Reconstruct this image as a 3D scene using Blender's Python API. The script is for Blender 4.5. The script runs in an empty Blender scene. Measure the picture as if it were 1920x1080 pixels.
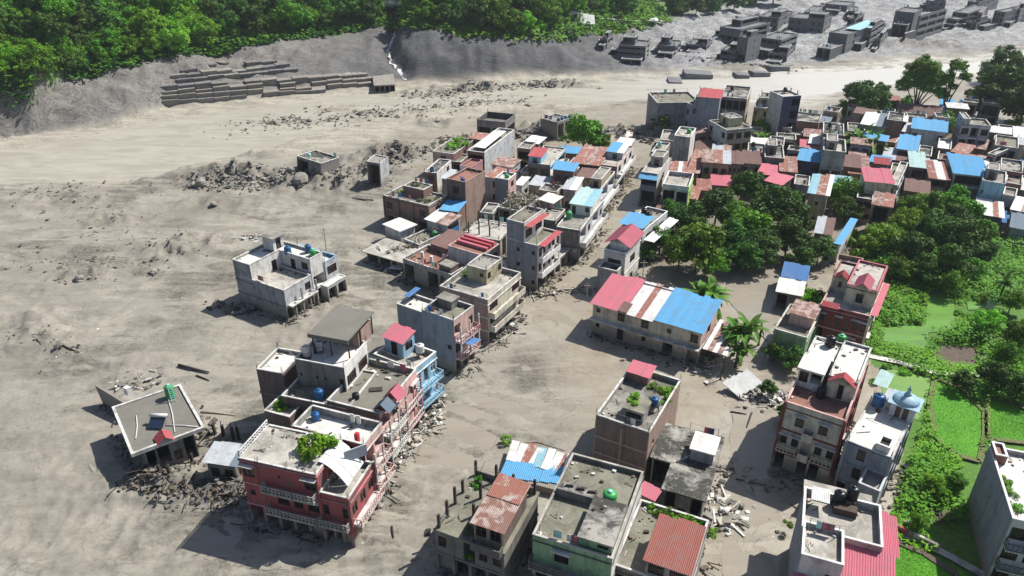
import bpy, bmesh, math, random
import numpy as np
from mathutils import Vector, Matrix
random.seed(7)
PI = math.pi
R = math.radians
S = bpy.context.scene
COL = S.collection
# ------------------------------------------------------------------ camera, world, sun, exposure
TH = R(29.0); FPX = 1400.0; CAMH = 65.0
cam_d = bpy.data.cameras.new('camera'); cam = bpy.data.objects.new('camera', cam_d); COL.objects.link(cam)
cam.location = (0, 0, CAMH); cam.rotation_euler = (PI/2 - TH, 0, 0)
cam_d.sensor_width = 36; cam_d.lens = 36*FPX/1920; cam_d.clip_start = 0.5; cam_d.clip_end = 5000
S.camera = cam
SUN_EL, SUN_AZ = R(51), R(30)          # the sun stands behind and to the right of the picture
world = bpy.data.worlds.new('World'); S.world = world; world.use_nodes = True
wn = world.node_tree; wn.nodes.clear()
sky = wn.nodes.new('ShaderNodeTexSky'); sky.sky_type = 'NISHITA'; sky.sun_disc = False
sky.sun_elevation = SUN_EL; sky.sun_rotation = PI/2 - SUN_AZ; sky.altitude = 700; sky.dust_density = 2.0
bg = wn.nodes.new('ShaderNodeBackground'); bg.inputs[1].default_value = 0.085
wo = wn.nodes.new('ShaderNodeOutputWorld')
wn.links.new(sky.outputs[0], bg.inputs[0]); wn.links.new(bg.outputs[0], wo.inputs[0])
sd = bpy.data.lights.new('sun', 'SUN'); sd.energy = 5.0; sd.angle = R(0.5); sd.color = (1, .965, .90)
sun = bpy.data.objects.new('sun', sd); COL.objects.link(sun); sun.location = (60, 60, 120)
sun.rotation_euler = Vector((math.cos(SUN_AZ)*math.cos(SUN_EL), math.sin(SUN_AZ)*math.cos(SUN_EL), math.sin(SUN_EL))).to_track_quat('Z', 'Y').to_euler()
vs = S.view_settings; vs.view_transform = 'Standard'; vs.look = 'None'; vs.gamma = 1; vs.use_curve_mapping = False; vs.exposure = 0.47
S.cycles.max_bounces = 5; S.cycles.diffuse_bounces = 2; S.cycles.glossy_bounces = 2; S.cycles.transmission_bounces = 2
S.cycles.transparent_max_bounces = 4; S.cycles.caustics_reflective = False; S.cycles.caustics_refractive = False
S.cycles.use_denoising = True; S.cycles.sample_clamp_indirect = 4

# ------------------------------------------------------------------ survey: from photo pixels to metres
def ray(px, py):
    u = (px-960)/FPX; v = (py-540)/FPX
    return u, math.cos(TH)-v*math.sin(TH), -math.sin(TH)-v*math.cos(TH)
def at(px, py, z=0.0):
    a, b, c = ray(px, py); t = (CAMH-z)/-c
    return Vector((a*t, b*t, z))
# ------------------------------------------------------------------ noise
_rs = np.random.RandomState(3); _P = _rs.rand(512, 512).astype(np.float32)
def vnoise(x, y):
    xi = np.floor(x).astype(int); yi = np.floor(y).astype(int); fx = x-xi; fy = y-yi
    fx = fx*fx*(3-2*fx); fy = fy*fy*(3-2*fy)
    a = _P[xi & 511, yi & 511]; b = _P[(xi+1) & 511, yi & 511]; c = _P[xi & 511, (yi+1) & 511]; d = _P[(xi+1) & 511, (yi+1) & 511]
    return (a*(1-fx)+b*fx)*(1-fy)+(c*(1-fx)+d*fx)*fy
def fbm(x, y, o=4, r=.5):
    s = 0; a = 1; n = 0
    for i in range(o):
        s = s+a*vnoise(x*2**i+17.3*i, y*2**i+5.1*i); n += a; a *= r
    return s/n
def ridged(x, y, o=4):
    s = 0; a = 1; n = 0
    for i in range(o):
        s = s+a*(1-np.abs(2*vnoise(x*2**i+9.3*i, y*2**i+3.7*i)-1)); n += a; a *= .5
    return s/n
def sstep(a, b, x):
    t = np.clip((x-a)/(b-a), 0, 1); return t*t*(3-2*t)
def curve(pts):                        # pixel polyline (px, py, z) -> world curve y(x), z(x)
    w = sorted([tuple(at(*p)) for p in pts]); a = np.array(w); return a
def lerp(cv, x, k): return np.interp(x, cv[:, 0], cv[:, k])
EDGE = curve([(-900, 330), (0, 262), (210, 235), (310, 203), (450, 188), (600, 172), (770, 156), (900, 152), (1000, 143), (1130, 141), (1400, 134), (1920, 98), (2600, 60)])
VEG = curve([(-900, 250, 10), (0, 150, 14), (60, 146, 14), (130, 140, 11), (280, 115, 11), (400, 90, 11), (560, 68, 11), (690, 50, 11), (735, 46, 11), (775, 60, 13), (900, 72, 11.5), (1000, 78, 9.5), (1060, 72, 8), (1130, 66, 5), (1250, 46, 3), (1400, 28, 2.5), (1600, -10, 2), (1920, -45, 2), (2600, -70, 2)])
NEAR = curve([(-900, 420), (0, 355), (300, 345), (480, 300), (650, 285), (800, 240), (900, 222), (1100, 205), (1230, 190), (1500, 196), (1600, 172), (1750, 150), (1920, 128), (2600, 100)])
CH0 = curve([(-900, 400), (0, 345), (250, 338), (420, 300), (600, 245), (770, 205), (900, 192), (1100, 190), (1300, 180), (1500, 185), (1700, 150), (1920, 128), (2600, 100)])
CH1 = curve([(-900, 340), (0, 275), (150, 255), (330, 215), (500, 195), (620, 178), (780, 160), (950, 158), (1130, 150), (1400, 141), (1920, 108), (2600, 70)])
GULLY = [at(742, 36, 11), at(738, 70, 9), at(728, 95, 6), at(734, 125, 3), at(765, 156, 0)]
def ell(px, py, rx, ry, amp):
    c = at(px, py); return (c.x, c.y, rx, ry, amp)
LUMPS = [ell(430, 330, 10, 5, 1.7), ell(590, 345, 11, 7, 1.3), ell(740, 290, 7, 6, 1.6), ell(700, 322, 8, 4, .8), ell(350, 465, 7, 6, .9), ell(215, 415, 6, 3, .7),
         ell(165, 515, 4, 3, 1.0), ell(40, 610, 7, 5, .5), ell(90, 650, 8, 4, .4), ell(1010, 250, 9, 4, 1.6), ell(880, 165, 15, 3, 1.6), ell(800, 175, 14, 4, .9), ell(560, 225, 12, 5, .5), ell(720, 215, 14, 5, .5),
         ell(1170, 250, 12, 4, 1.5), ell(640, 200, 16, 5, .4), ell(1060, 160, 10, 2, 1.3), ell(400, 380, 9, 4, .6), ell(230, 690, 7, 3, .35), ell(340, 910, 9, 2.5, .9),
         ell(1720, 90, 18, 5, 1.6), ell(1380, 130, 10, 3, 1.0), ell(660, 300, 6, 4, .8), ell(480, 290, 9, 3, .6), ell(100, 380, 14, 5, .5), ell(820, 230, 6, 3, 1.0)]
def seg_dist(X, Y, a, b):
    dx, dy = b[0]-a[0], b[1]-a[1]; L = dx*dx+dy*dy+1e-9
    t = np.clip(((X-a[0])*dx+(Y-a[1])*dy)/L, 0, 1)
    return np.hypot(X-a[0]-t*dx, Y-a[1]-t*dy), t
def ground(X, Y, fine=True):
    X = np.asarray(X, dtype=float); Y = np.asarray(Y, dtype=float)
    e = lerp(EDGE, X, 1); v = lerp(VEG, X, 1); hv = lerp(VEG, X, 2)
    wob = (fbm(X*.05+4, Y*.05, 3)-.5)
    t = (Y+wob*8-e)/np.maximum(v-e, 8)
    tb = np.clip(t, 0, 1)
    bank = hv*(tb**.75)
    hill = np.where(t > 1, (Y-v)*(.06+.42*sstep(70, 30, X)+.3*sstep(120, 260, Y-v)), 0)
    z = bank+np.minimum(np.maximum(hill, 0), 75+0*hill)
    bm = sstep(0, .12, t)*sstep(1.5, 1.0, t)*sstep(60, 30, X)
    bm2 = sstep(0, .12, t)*sstep(1.3, 1.0, t)
    if fine:
        z = z+bm*(ridged(X*.035+3+Y*.02, Y*.02, 5)-.55)*3.0*sstep(0, .5, t)+bm2*(ridged(X*.085+7, Y*.085, 5)-.55)*4.2*sstep(.03, .3, t)*(1-.75*sstep(-110, -75, X)*sstep(-40, -58, X))+bm2*(ridged(X*.16, Y*.2, 5)-.5)*1.7
    # gully with the little waterfall
    d = 1e9; zz = 0
    for i in range(len(GULLY)-1):
        di, ti = seg_dist(X, Y, GULLY[i], GULLY[i+1]); d = np.minimum(d, di)
    z = z-2.6*np.exp(-(d/3.2)**2)*sstep(-.05, .25, t)
    # river channel, a shallow bed under the water sheet
    c0 = lerp(CH0, X, 1); c1 = lerp(CH1, X, 1)
    w2 = (fbm(X*.09, Y*.16, 4)-.5)*10
    ch = sstep(-2, 5, Y-c0+w2)*sstep(-2, 5, c1-Y+w2*.5)
    z = z-ch*.75
    if fine:
        near = sstep(4, -10, Y-lerp(NEAR, X, 1))
        town = sstep(-8, 4, X+.35*(Y-110)+4)
        riv = 1-near
        open_m = near*(1-.75*town)
        low = (1-sstep(0, .1, t))
        # long shallow flow ridges along the current and finer ripples
        U = X*.85-Y*.5; V = X*.5+Y*.85
        pat = sstep(.46, .66, fbm(X*.035+9, Y*.045+2, 4))
        z = z+low*open_m*((fbm(U*.04, V*.12, 5)-.5)*.8+(ridged(U*.07+8, V*.3, 4)-.6)*.30+(ridged(X*.42, Y*.5, 4)-.55)*(.06+.6*pat))
        z = z+low*riv*((ridged(X*.055, Y*.22, 5)-.6)*1.0+(ridged(X*.28+5, Y*.6, 4)-.6)*.32+sstep(.5, .64, fbm(X*.04+5, Y*.09, 4))*(ridged(X*.38, Y*.6+3, 4)-.4)*1.5)*(1-.75*ch)
        flat = sstep(0, 4, X-(39+(Y-60)*.45))
        z = z+low*near*town*(1-flat)*((fbm(X*.12, Y*.12, 4)-.5)*.3+(ridged(X*.5, Y*.5, 3)-.6)*.06)
        lum = 0
        for (cx, cy, rx, ry, amp) in LUMPS:
            q = ((X-cx)/rx)**2+((Y-cy)/ry)**2
            m = (q < 9)
            if np.any(m):
                lum = lum+np.where(m, amp*np.exp(-q), 0)
        z = z+lum*((ridged(X*.24+1, Y*.36, 5)-.38)*5.5)
    return z
GRID = {}
def gz(x, y, fine=True):
    if not GRID: return float(ground(np.array([x]), np.array([y]), fine)[0])
    Zg, ny, nx = GRID['z'], GRID['ny'], GRID['nx']
    j = math.log(max(y, 23)/22)/math.log(1500/22)*(ny-1); i = (x/(y*.9+52)/1.15+1)/2*(nx-1); j = min(max(j, 0), ny-1.01); i = min(max(i, 0), nx-1.01)
    a, c = int(j), int(i); fj, fi = j-a, i-c
    return float((Zg[a, c]*(1-fi)+Zg[a, c+1]*fi)*(1-fj)+(Zg[a+1, c]*(1-fi)+Zg[a+1, c+1]*fi)*fj)
def hit(px, py, fine=True):            # where the line of sight meets the land
    a, b, c = ray(px, py); ts = np.arange(60, 1400, 2.5); k = len(ts)-1
    for i_, t_ in enumerate(ts):
        if CAMH+c*t_ < gz(a*t_, b*t_): k = i_; break
    t0, t1 = ts[max(k-1, 0)], ts[k]
    for _ in range(12):
        tm = (t0+t1)/2
        if CAMH+c*tm < gz(a*tm, b*tm, fine): t1 = tm
        else: t0 = tm
    return Vector((a*t1, b*t1, CAMH+c*t1))

# ------------------------------------------------------------------ materials
def nt(name):
    m = bpy.data.materials.new(name); m.use_nodes = True; n = m.node_tree; n.nodes.clear()
    out = n.nodes.new('ShaderNodeOutputMaterial'); b = n.nodes.new('ShaderNodeBsdfPrincipled')
    n.links.new(b.outputs[0], out.inputs[0]); b.inputs['Specular IOR Level'].default_value = .3
    return m, n, b
def N(n, t, **k):
    o = n.nodes.new(t)
    for a, v in k.items():
        if a.startswith('i_'): o.inputs[int(a[2:]) if a[2:].isdigit() else a[2:].replace('_', ' ')].default_value = v
        else: setattr(o, a, v)
    return o
def noise(n, vec, scale, detail=4, rough=.6, dist=0.0):
    o = N(n, 'ShaderNodeTexNoise'); o.inputs['Scale'].default_value = scale; o.inputs['Detail'].default_value = detail
    o.inputs['Roughness'].default_value = rough; o.inputs['Distortion'].default_value = dist
    if vec is not None: n.links.new(vec, o.inputs['Vector'])
    return o.outputs['Fac']
def ramp(n, fac, a, b, ca=0.0, cb=1.0):
    o = N(n, 'ShaderNodeMapRange'); o.inputs[1].default_value = a; o.inputs[2].default_value = b; o.inputs[3].default_value = ca; o.inputs[4].default_value = cb
    n.links.new(fac, o.inputs[0]); return o.outputs[0]
def mix(n, fac, a, b):
    o = N(n, 'ShaderNodeMix', data_type='RGBA')
    for i, v in ((0, fac), (6, a), (7, b)):
        if isinstance(v, (float, int)): o.inputs[i].default_value = v
        elif isinstance(v, tuple): o.inputs[i].default_value = (*v[:3], 1)
        else: n.links.new(v, o.inputs[i])
    return o.outputs[2]
def math_(n, op, a, b=0.0):
    o = N(n, 'ShaderNodeMath', operation=op)
    for i, v in ((0, a), (1, b)):
        if isinstance(v, (float, int)): o.inputs[i].default_value = v
        else: n.links.new(v, o.inputs[i])
    return o.outputs[0]
def mapping(n, vec, sc):
    o = N(n, 'ShaderNodeMapping'); o.inputs['Scale'].default_value = sc; n.links.new(vec, o.inputs['Vector']); return o.outputs[0]
def bump(n, b, h, strength=.4, dist=.05):
    o = N(n, 'ShaderNodeBump'); o.inputs['Strength'].default_value = strength; o.inputs['Distance'].default_value = dist
    n.links.new(h, o.inputs['Height']); n.links.new(o.outputs[0], b.inputs['Normal'])
MUD = (.36, .325, .275)
MUDD = (.22, .195, .165)
M = {}
def wall(name, col, dirt=.5, mud=2.2, brick=False, rough=.85):
    """painted or bare wall: weather streaks, mould blotches, and the mud line the flood left"""
    m, n, b = nt(name); geo = N(n, 'ShaderNodeNewGeometry'); pos = geo.outputs['Position']; inf = N(n, 'ShaderNodeObjectInfo')
    c = col
    if brick:
        tc = N(n, 'ShaderNodeTexCoord'); sx = N(n, 'ShaderNodeSeparateXYZ'); n.links.new(tc.outputs['Object'], sx.inputs[0])
        cx = N(n, 'ShaderNodeCombineXYZ'); n.links.new(math_(n, 'ADD', sx.outputs[0], sx.outputs[1]), cx.inputs[0]); n.links.new(sx.outputs[2], cx.inputs[1])
        bt = N(n, 'ShaderNodeTexBrick'); n.links.new(cx.outputs[0], bt.inputs['Vector']); bt.inputs['Scale'].default_value = 2.4
        bt.inputs['Color1'].default_value = (*col, 1); bt.inputs['Color2'].default_value = (*[v*.72 for v in col], 1); bt.inputs['Mortar'].default_value = (.30, .27, .24, 1); bt.inputs['Mortar Size'].default_value = .03
        c = bt.outputs['Color']
    st = noise(n, mapping(n, pos, (1.3, 1.3, .16)), 1.0, 6, .65)
    bl = noise(n, pos, .55, 6, .65); fn = noise(n, pos, 5, 4, .7)
    c = mix(n, ramp(n, fn, .3, .75, 0, .3), c, tuple(v*.72 for v in col))
    c = mix(n, ramp(n, st, .46, .66, 0, min(1, dirt*1.35)), c, tuple(v*.38+.012 for v in col))
    c = mix(n, ramp(n, bl, .50, .66, 0, min(1, dirt*1.3)), c, (.105, .10, .088))
    sz = N(n, 'ShaderNodeSeparateXYZ'); n.links.new(pos, sz.inputs[0])
    lvl = math_(n, 'ADD', sz.outputs[2], math_(n, 'MULTIPLY', noise(n, pos, .8, 5, .7), -2.4))
    if mud > 0: c = mix(n, ramp(n, lvl, mud-1.2, mud-2.4, 0, .88), c, (.235, .21, .18))
    n.links.new(c, b.inputs['Base Color']); b.inputs['Roughness'].default_value = rough
    bump(n, b, math_(n, 'ADD', fn, bl), .25, .03); M[name] = m; return m
def roofm(name, col, dark=(.09, .085, .072), amt=.8, lo=.42, hi=.62):
    m, n, b = nt(name); geo = N(n, 'ShaderNodeNewGeometry'); pos = geo.outputs['Position']
    a = noise(n, pos, .33, 6, .68, .6); d = noise(n, pos, 1.4, 6, .7, .3); f = noise(n, pos, 7, 3, .7)
    c = mix(n, ramp(n, d, .35, .7, 0, .55), col, tuple(v*.6 for v in col))
    c = mix(n, ramp(n, a, lo, hi, 0, amt), c, dark)
    c = mix(n, ramp(n, math_(n, 'MULTIPLY', d, f), .30, .40, 0, .6), c, tuple(min(v*1.35+.03, .8) for v in col))
    n.links.new(c, b.inputs['Base Color']); b.inputs['Roughness'].default_value = .9; bump(n, b, f, .3, .03); M[name] = m; return m
def metal(name, col, rust=.3, rcol=(.20, .085, .055), rough=.72):
    m, n, b = nt(name); geo = N(n, 'ShaderNodeNewGeometry'); pos = geo.outputs['Position']; inf = N(n, 'ShaderNodeObjectInfo')
    a = noise(n, pos, .9, 5, .65, .4); f = noise(n, pos, 4, 4, .7)
    c = mix(n, ramp(n, inf.outputs['Random'], 0, 1, 0, .25), col, tuple(v*.62 for v in col)); st_ = noise(n, mapping(n, pos, (1.5, 1.5, 1)), .45, 6, .7, .5); c = mix(n, ramp(n, st_, .46, .66, 0, .6), c, tuple(v*.45+.09 for v in col))
    c = mix(n, ramp(n, a, .60-.3*rust, .66-.22*rust, 0, min(1, rust*1.8)), c, rcol)
    c = mix(n, ramp(n, f, .45, .8, 0, .45), c, tuple(v*.5+.06 for v in col))
    n.links.new(c, b.inputs['Base Color']); b.inputs['Roughness'].default_value = rough; b.inputs['Metallic'].default_value = .05
    bump(n, b, f, .15, .02); M[name] = m; return m
def plain(name, col, rough=.7, var=.35, scale=3.0, metallic=0.0, spec=.3):
    m, n, b = nt(name); geo = N(n, 'ShaderNodeNewGeometry'); f = noise(n, geo.outputs['Position'], scale, 4, .65)
    n.links.new(mix(n, ramp(n, f, .35, .7, 0, 1), col, tuple(v*(1-var) for v in col)), b.inputs['Base Color'])
    b.inputs['Roughness'].default_value = rough; b.inputs['Metallic'].default_value = metallic; b.inputs['Specular IOR Level'].default_value = spec
    M[name] = m; return m
def leafm(name, a, c2, scale=.35, trans=.25):
    m, n, b = nt(name); geo = N(n, 'ShaderNodeNewGeometry'); inf = N(n, 'ShaderNodeObjectInfo')
    f = noise(n, geo.outputs['Position'], scale, 3, .6); g = noise(n, geo.outputs['Position'], 3.5, 2, .6)
    c = mix(n, ramp(n, f, .36, .64), a, c2)
    c = mix(n, ramp(n, g, .3, .75, 0, .5), c, tuple(v*.5 for v in a))
    hs = N(n, 'ShaderNodeHueSaturation'); n.links.new(c, hs.inputs['Color']); hs.inputs['Saturation'].default_value = 1.05
    n.links.new(ramp(n, inf.outputs['Random'], 0, 1, .72, 1.3), hs.inputs['Value']); n.links.new(ramp(n, inf.outputs['Random'], 0, 1, .48, .52), hs.inputs['Hue'])
    n.links.new(hs.outputs[0], b.inputs['Base Color']); b.inputs['Roughness'].default_value = .6; b.inputs['Specular IOR Level'].default_value = .2
    tr = N(n, 'ShaderNodeBsdfTranslucent'); n.links.new(hs.outputs[0], tr.inputs[0])
    mx = N(n, 'ShaderNodeMixShader'); mx.inputs[0].default_value = trans; n.links.new(b.outputs[0], mx.inputs[1]); n.links.new(tr.outputs[0], mx.inputs[2])
    out = [q for q in n.nodes if q.type == 'OUTPUT_MATERIAL'][0]; n.links.new(mx.outputs[0], out.inputs[0]); M[name] = m; return m
wall('concrete', (.34, .325, .30), .55); wall('concrete_dark', (.20, .19, .175), .6); wall('concrete_grey', (.27, .285, .31), .5)
wall('cement_blue', (.25, .275, .32), .35); wall('light_grey', (.50, .51, .52), .35); wall('white_wall', (.70, .68, .64), .35); wall('cream', (.58, .53, .42), .45)
wall('yellow', (.46, .42, .27), .5); wall('red_paint', (.33, .085, .09), .55); wall('pink', (.50, .24, .24), .4); wall('pale_pink', (.60, .40, .36), .4)
wall('maroon', (.19, .045, .045), .4); wall('sky_blue', (.30, .50, .64), .4); wall('green_wall', (.27, .42, .24), .5); wall('lime', (.30, .50, .12), .35)
wall('mint_wall', (.42, .55, .48), .4); wall('navy', (.05, .065, .12), .3); wall('tan', (.40, .32, .22), .5)
wall('brick', (.24, .115, .085), .45, brick=True); wall('brick_light', (.42, .27, .215), .4, brick=True); wall('brick_dark', (.13, .08, .065), .5, brick=True); wall('brick_red', (.26, .075, .055), .4, brick=True)
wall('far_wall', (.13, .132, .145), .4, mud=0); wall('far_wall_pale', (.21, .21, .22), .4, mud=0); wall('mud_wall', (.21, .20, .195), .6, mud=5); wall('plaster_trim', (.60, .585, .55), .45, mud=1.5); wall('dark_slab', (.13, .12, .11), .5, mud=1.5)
wall('white_trim', (.74, .73, .70), .3, mud=1.5)
roofm('roof_concrete', (.30, .285, .25)); roofm('roof_olive', (.235, .225, .175), (.10, .095, .07)); roofm('roof_white', (.66, .64, .59), (.30, .28, .25), .5, .5, .66)
roofm('roof_pale', (.46, .43, .38), (.14, .13, .11), .7); roofm('roof_mould', (.34, .325, .29), (.035, .035, .03), .95, .42, .56); roofm('roof_brown', (.25, .20, .165), (.12, .10, .085))
roofm('roof_grey', (.185, .176, .152), (.13, .122, .105), .5); roofm('roof_far', (.20, .20, .205), (.10, .10, .105), .7); roofm('roof_smooth', (.20, .185, .155), (.13, .12, .10), .5); roofm('roof_terracotta', (.30, .15, .11), (.10, .07, .06), .5)
metal('sheet_blue', (.085, .32, .56), .12, (.16, .17, .18)); metal('sheet_lightblue', (.25, .46, .54), .12); metal('sheet_red', (.40, .06, .07), .1, (.3, .08, .07)); metal('sheet_pink', (.52, .135, .18), .10, (.26, .11, .10))
metal('sheet_rust', (.46, .40, .36), .85, (.27, .10, .07)); metal('sheet_rusty', (.22, .105, .08), .45, (.42, .34, .30)); metal('sheet_brown', (.17, .092, .078), .3, (.14, .07, .06))
metal('sheet_white', (.68, .68, .66), .18, (.36, .28, .22)); metal('sheet_zinc', (.44, .47, .50), .22, (.26, .20, .17)); metal('sheet_rusty_red', (.27, .085, .065), .06, (.17, .08, .07)); metal('sheet_mint', (.40, .56, .54), .1); metal('sheet_slate', (.15, .20, .25), .1)
metal('sheet_deepblue', (.04, .15, .36), .08)
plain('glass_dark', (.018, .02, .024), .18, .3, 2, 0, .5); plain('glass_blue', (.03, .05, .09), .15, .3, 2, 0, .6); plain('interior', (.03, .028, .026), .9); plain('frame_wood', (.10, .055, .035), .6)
plain('frame_white', (.6, .6, .58), .5, .2); plain('tank_black', (.012, .013, .016), .35, .2); plain('tank_blue', (.02, .10, .26), .4); plain('tank_green', (.05, .32, .09), .4, .2); plain('tank_mint', (.35, .62, .60), .4, .2)
plain('steel', (.5, .5, .5), .35, .2, 3, .6); plain('rust_iron', (.07, .045, .035), .7); plain('wood', (.17, .135, .10), .85, .5, 2); plain('wood_dark', (.06, .05, .042), .9, .4)
plain('wood_pale', (.46, .41, .34), .85, .35); plain('cloth_blue', (.05, .2, .5), .8); plain('white_scrap', (.66, .65, .62), .6, .3, 1.5); plain('red_plastic', (.5, .03, .04), .5); plain('soil', (.13, .10, .08), .95, .4)
plain('rock', (.30, .28, .245), .9, .45, .8); plain('rock_dark', (.19, .178, .158), .9, .4, .8); plain('bark', (.10, .08, .06), .9, .4); plain('solar', (.02, .03, .06), .15, .3, 2, 0, .6); plain('rope', (.4, .38, .34), .8)
plain('door_blue', (.08, .18, .34), .6); plain('dome_blue', (.30, .47, .56), .45, .35, 2)
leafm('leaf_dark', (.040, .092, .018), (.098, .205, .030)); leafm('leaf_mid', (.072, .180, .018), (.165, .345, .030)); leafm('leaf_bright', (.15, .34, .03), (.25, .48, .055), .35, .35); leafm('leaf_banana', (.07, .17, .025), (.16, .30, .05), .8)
leafm('leaf_dry', (.09, .10, .05), (.14, .15, .08))

# ------------------------------------------------------------------ mesh builder
class MB:
    def __init__(s): s.v = []; s.f = []; s.m = []
    def add(s, vs_, fs, mi=0):
        o = len(s.v); s.v += [tuple(v) for v in vs_]; s.f += [tuple(i+o for i in f) for f in fs]; s.m += [mi]*len(fs)
    def quad(s, a, b, c, d, mi=0): s.add([a, b, c, d], [(0, 1, 2, 3)], mi)
    def box(s, x0, y0, z0, x1, y1, z1, mi=0):
        s.add([(x0, y0, z0), (x1, y0, z0), (x1, y1, z0), (x0, y1, z0), (x0, y0, z1), (x1, y0, z1), (x1, y1, z1), (x0, y1, z1)],
              [(0, 3, 2, 1), (4, 5, 6, 7), (0, 1, 5, 4), (1, 2, 6, 5), (2, 3, 7, 6), (3, 0, 4, 7)], mi)
    def xbox(s, mat, sx, sy, sz, mi=0):
        vs_ = [mat @ Vector((x*sx/2, y*sy/2, z*sz/2)) for z in (-1, 1) for x, y in ((-1, -1), (1, -1), (1, 1), (-1, 1))]
        s.add(vs_, [(0, 3, 2, 1), (4, 5, 6, 7), (0, 1, 5, 4), (1, 2, 6, 5), (2, 3, 7, 6), (3, 0, 4, 7)], mi)
    def beam(s, a, b, w, h=None, mi=0, roll=0.0):
        a = Vector(a); b = Vector(b); d = b-a
        m = Matrix.Translation((a+b)/2) @ d.to_track_quat('Z', 'Y').to_matrix().to_4x4() @ Matrix.Rotation(roll, 4, 'Z')
        s.xbox(m, w, h or w, d.length, mi)
    def tube(s, pts, rads, n=8, mi=0, cap=True):
        pts = [Vector(p) for p in pts]; rings = []; o = len(s.v)
        for i, p in enumerate(pts):
            d = (pts[min(i+1, len(pts)-1)]-pts[max(i-1, 0)]); q = d.to_track_quat('Z', 'Y')
            r = rads[i] if isinstance(rads, (list, tuple)) else rads
            for k in range(n):
                s.v.append(tuple(p+q @ Vector((r*math.cos(2*PI*k/n), r*math.sin(2*PI*k/n), 0))))
        for i in range(len(pts)-1):
            for k in range(n):
                s.f.append((o+i*n+k, o+i*n+(k+1) % n, o+(i+1)*n+(k+1) % n, o+(i+1)*n+k)); s.m.append(mi)
        if cap:
            s.f.append(tuple(o+k for k in range(n))[::-1]); s.m.append(mi); s.f.append(tuple(o+(len(pts)-1)*n+k for k in range(n))); s.m.append(mi)
    def lathe(s, prof, n=12, c=(0, 0, 0), mi=0):
        s.tube([(c[0], c[1], c[2]+z+1e-4*i) for i, (r, z) in enumerate(prof)], [max(r, .001) for r, z in prof], n, mi, True)
    def lump(s, c, r, mi=0, sq=.7, seed=None):
        rr = random.Random(seed) if seed is not None else random
        vs_ = []
        for z, k, q in ((-.6, 5, .75), (.1, 6, 1.0), (.65, 5, .6)):
            off = rr.random()*6
            for i in range(5):
                a = 2*PI*i/5+off*0+rr.uniform(-.35, .35); rad = q*rr.uniform(.65, 1.15)
                vs_.append((c[0]+r*rad*math.cos(a), c[1]+r*rad*math.sin(a), c[2]+r*sq*(z+rr.uniform(-.2, .2))))
        fs = [tuple(range(5))[::-1], tuple(range(10, 15))]
        for L in (0, 5):
            for i in range(5): fs.append((L+i, L+(i+1) % 5, L+5+(i+1) % 5, L+5+i))
        s.add(vs_, fs, mi)
    def mesh(s, name, mats, smooth=False):
        me = bpy.data.meshes.new(name); me.from_pydata(s.v, [], s.f)
        mats = mats if isinstance(mats, (list, tuple)) else [mats]
        for m in mats: me.materials.append(M[m] if isinstance(m, str) else m)
        if len(mats) > 1: me.polygons.foreach_set('material_index', s.m)
        if smooth: me.polygons.foreach_set('use_smooth', [True]*len(s.f))
        me.update(); return me
    def build(s, name, mats, parent=None, smooth=False, loc=None, rz=None):
        return put(name, s.mesh(name, mats, smooth), parent, loc, rz)
def put(name, me, parent=None, loc=None, rz=None, scale=None):
    o = bpy.data.objects.new(name, me); COL.objects.link(o)
    if parent is not None: o.parent = parent
    if loc is not None: o.location = loc
    if rz is not None: o.rotation_euler = rz if isinstance(rz, (tuple, list)) else (0, 0, rz)
    if scale is not None: o.scale = scale
    return o
USED = {}
def tag(o, label=None, cat=None, group=None, kind=None):
    if label:
        if not group:
            if label in USED: print('DUP LABEL', label)
            USED[label] = 1
        o['label'] = label
    if cat: o['category'] = cat
    if group: o['group'] = group
    if kind: o['kind'] = kind
    return o
def empty(name, loc, rz=0.0, label=None, cat=None, group=None):
    o = bpy.data.objects.new(name, None); COL.objects.link(o); o.empty_display_size = .5; o.location = loc
    o.rotation_euler = rz if isinstance(rz, (tuple, list)) else (0, 0, rz)
    return tag(o, label, cat, group)

# ------------------------------------------------------------------ the ground: one sheet to the horizon
def inpoly(X, Y, poly):
    w = [at(*p) for p in poly]; r = np.zeros(X.shape, bool); j = len(w)-1
    for i in range(len(w)):
        xi, yi, xj, yj = w[i].x, w[i].y, w[j].x, w[j].y
        c = ((yi > Y) != (yj > Y)) & (X < (xj-xi)*(Y-yi)/((yj-yi) if yj != yi else 1e-9)+xi); r ^= c; j = i
    return r
VEGPOLY = [(1625, 480), (1640, 450), (1925, 440), (2300, 440), (2500, 1300), (1640, 1300), (1650, 1010), (1680, 930), (1700, 800), (1660, 700), (1615, 660), (1640, 580), (1640, 520)]
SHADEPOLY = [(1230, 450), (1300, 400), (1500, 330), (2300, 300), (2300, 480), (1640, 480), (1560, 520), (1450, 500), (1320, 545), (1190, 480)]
TOWNPOLY = [(1290, 300), (1480, 215), (1640, 210), (1900, 225), (2300, 225), (2300, 420), (1500, 420), (1300, 400)]
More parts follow.
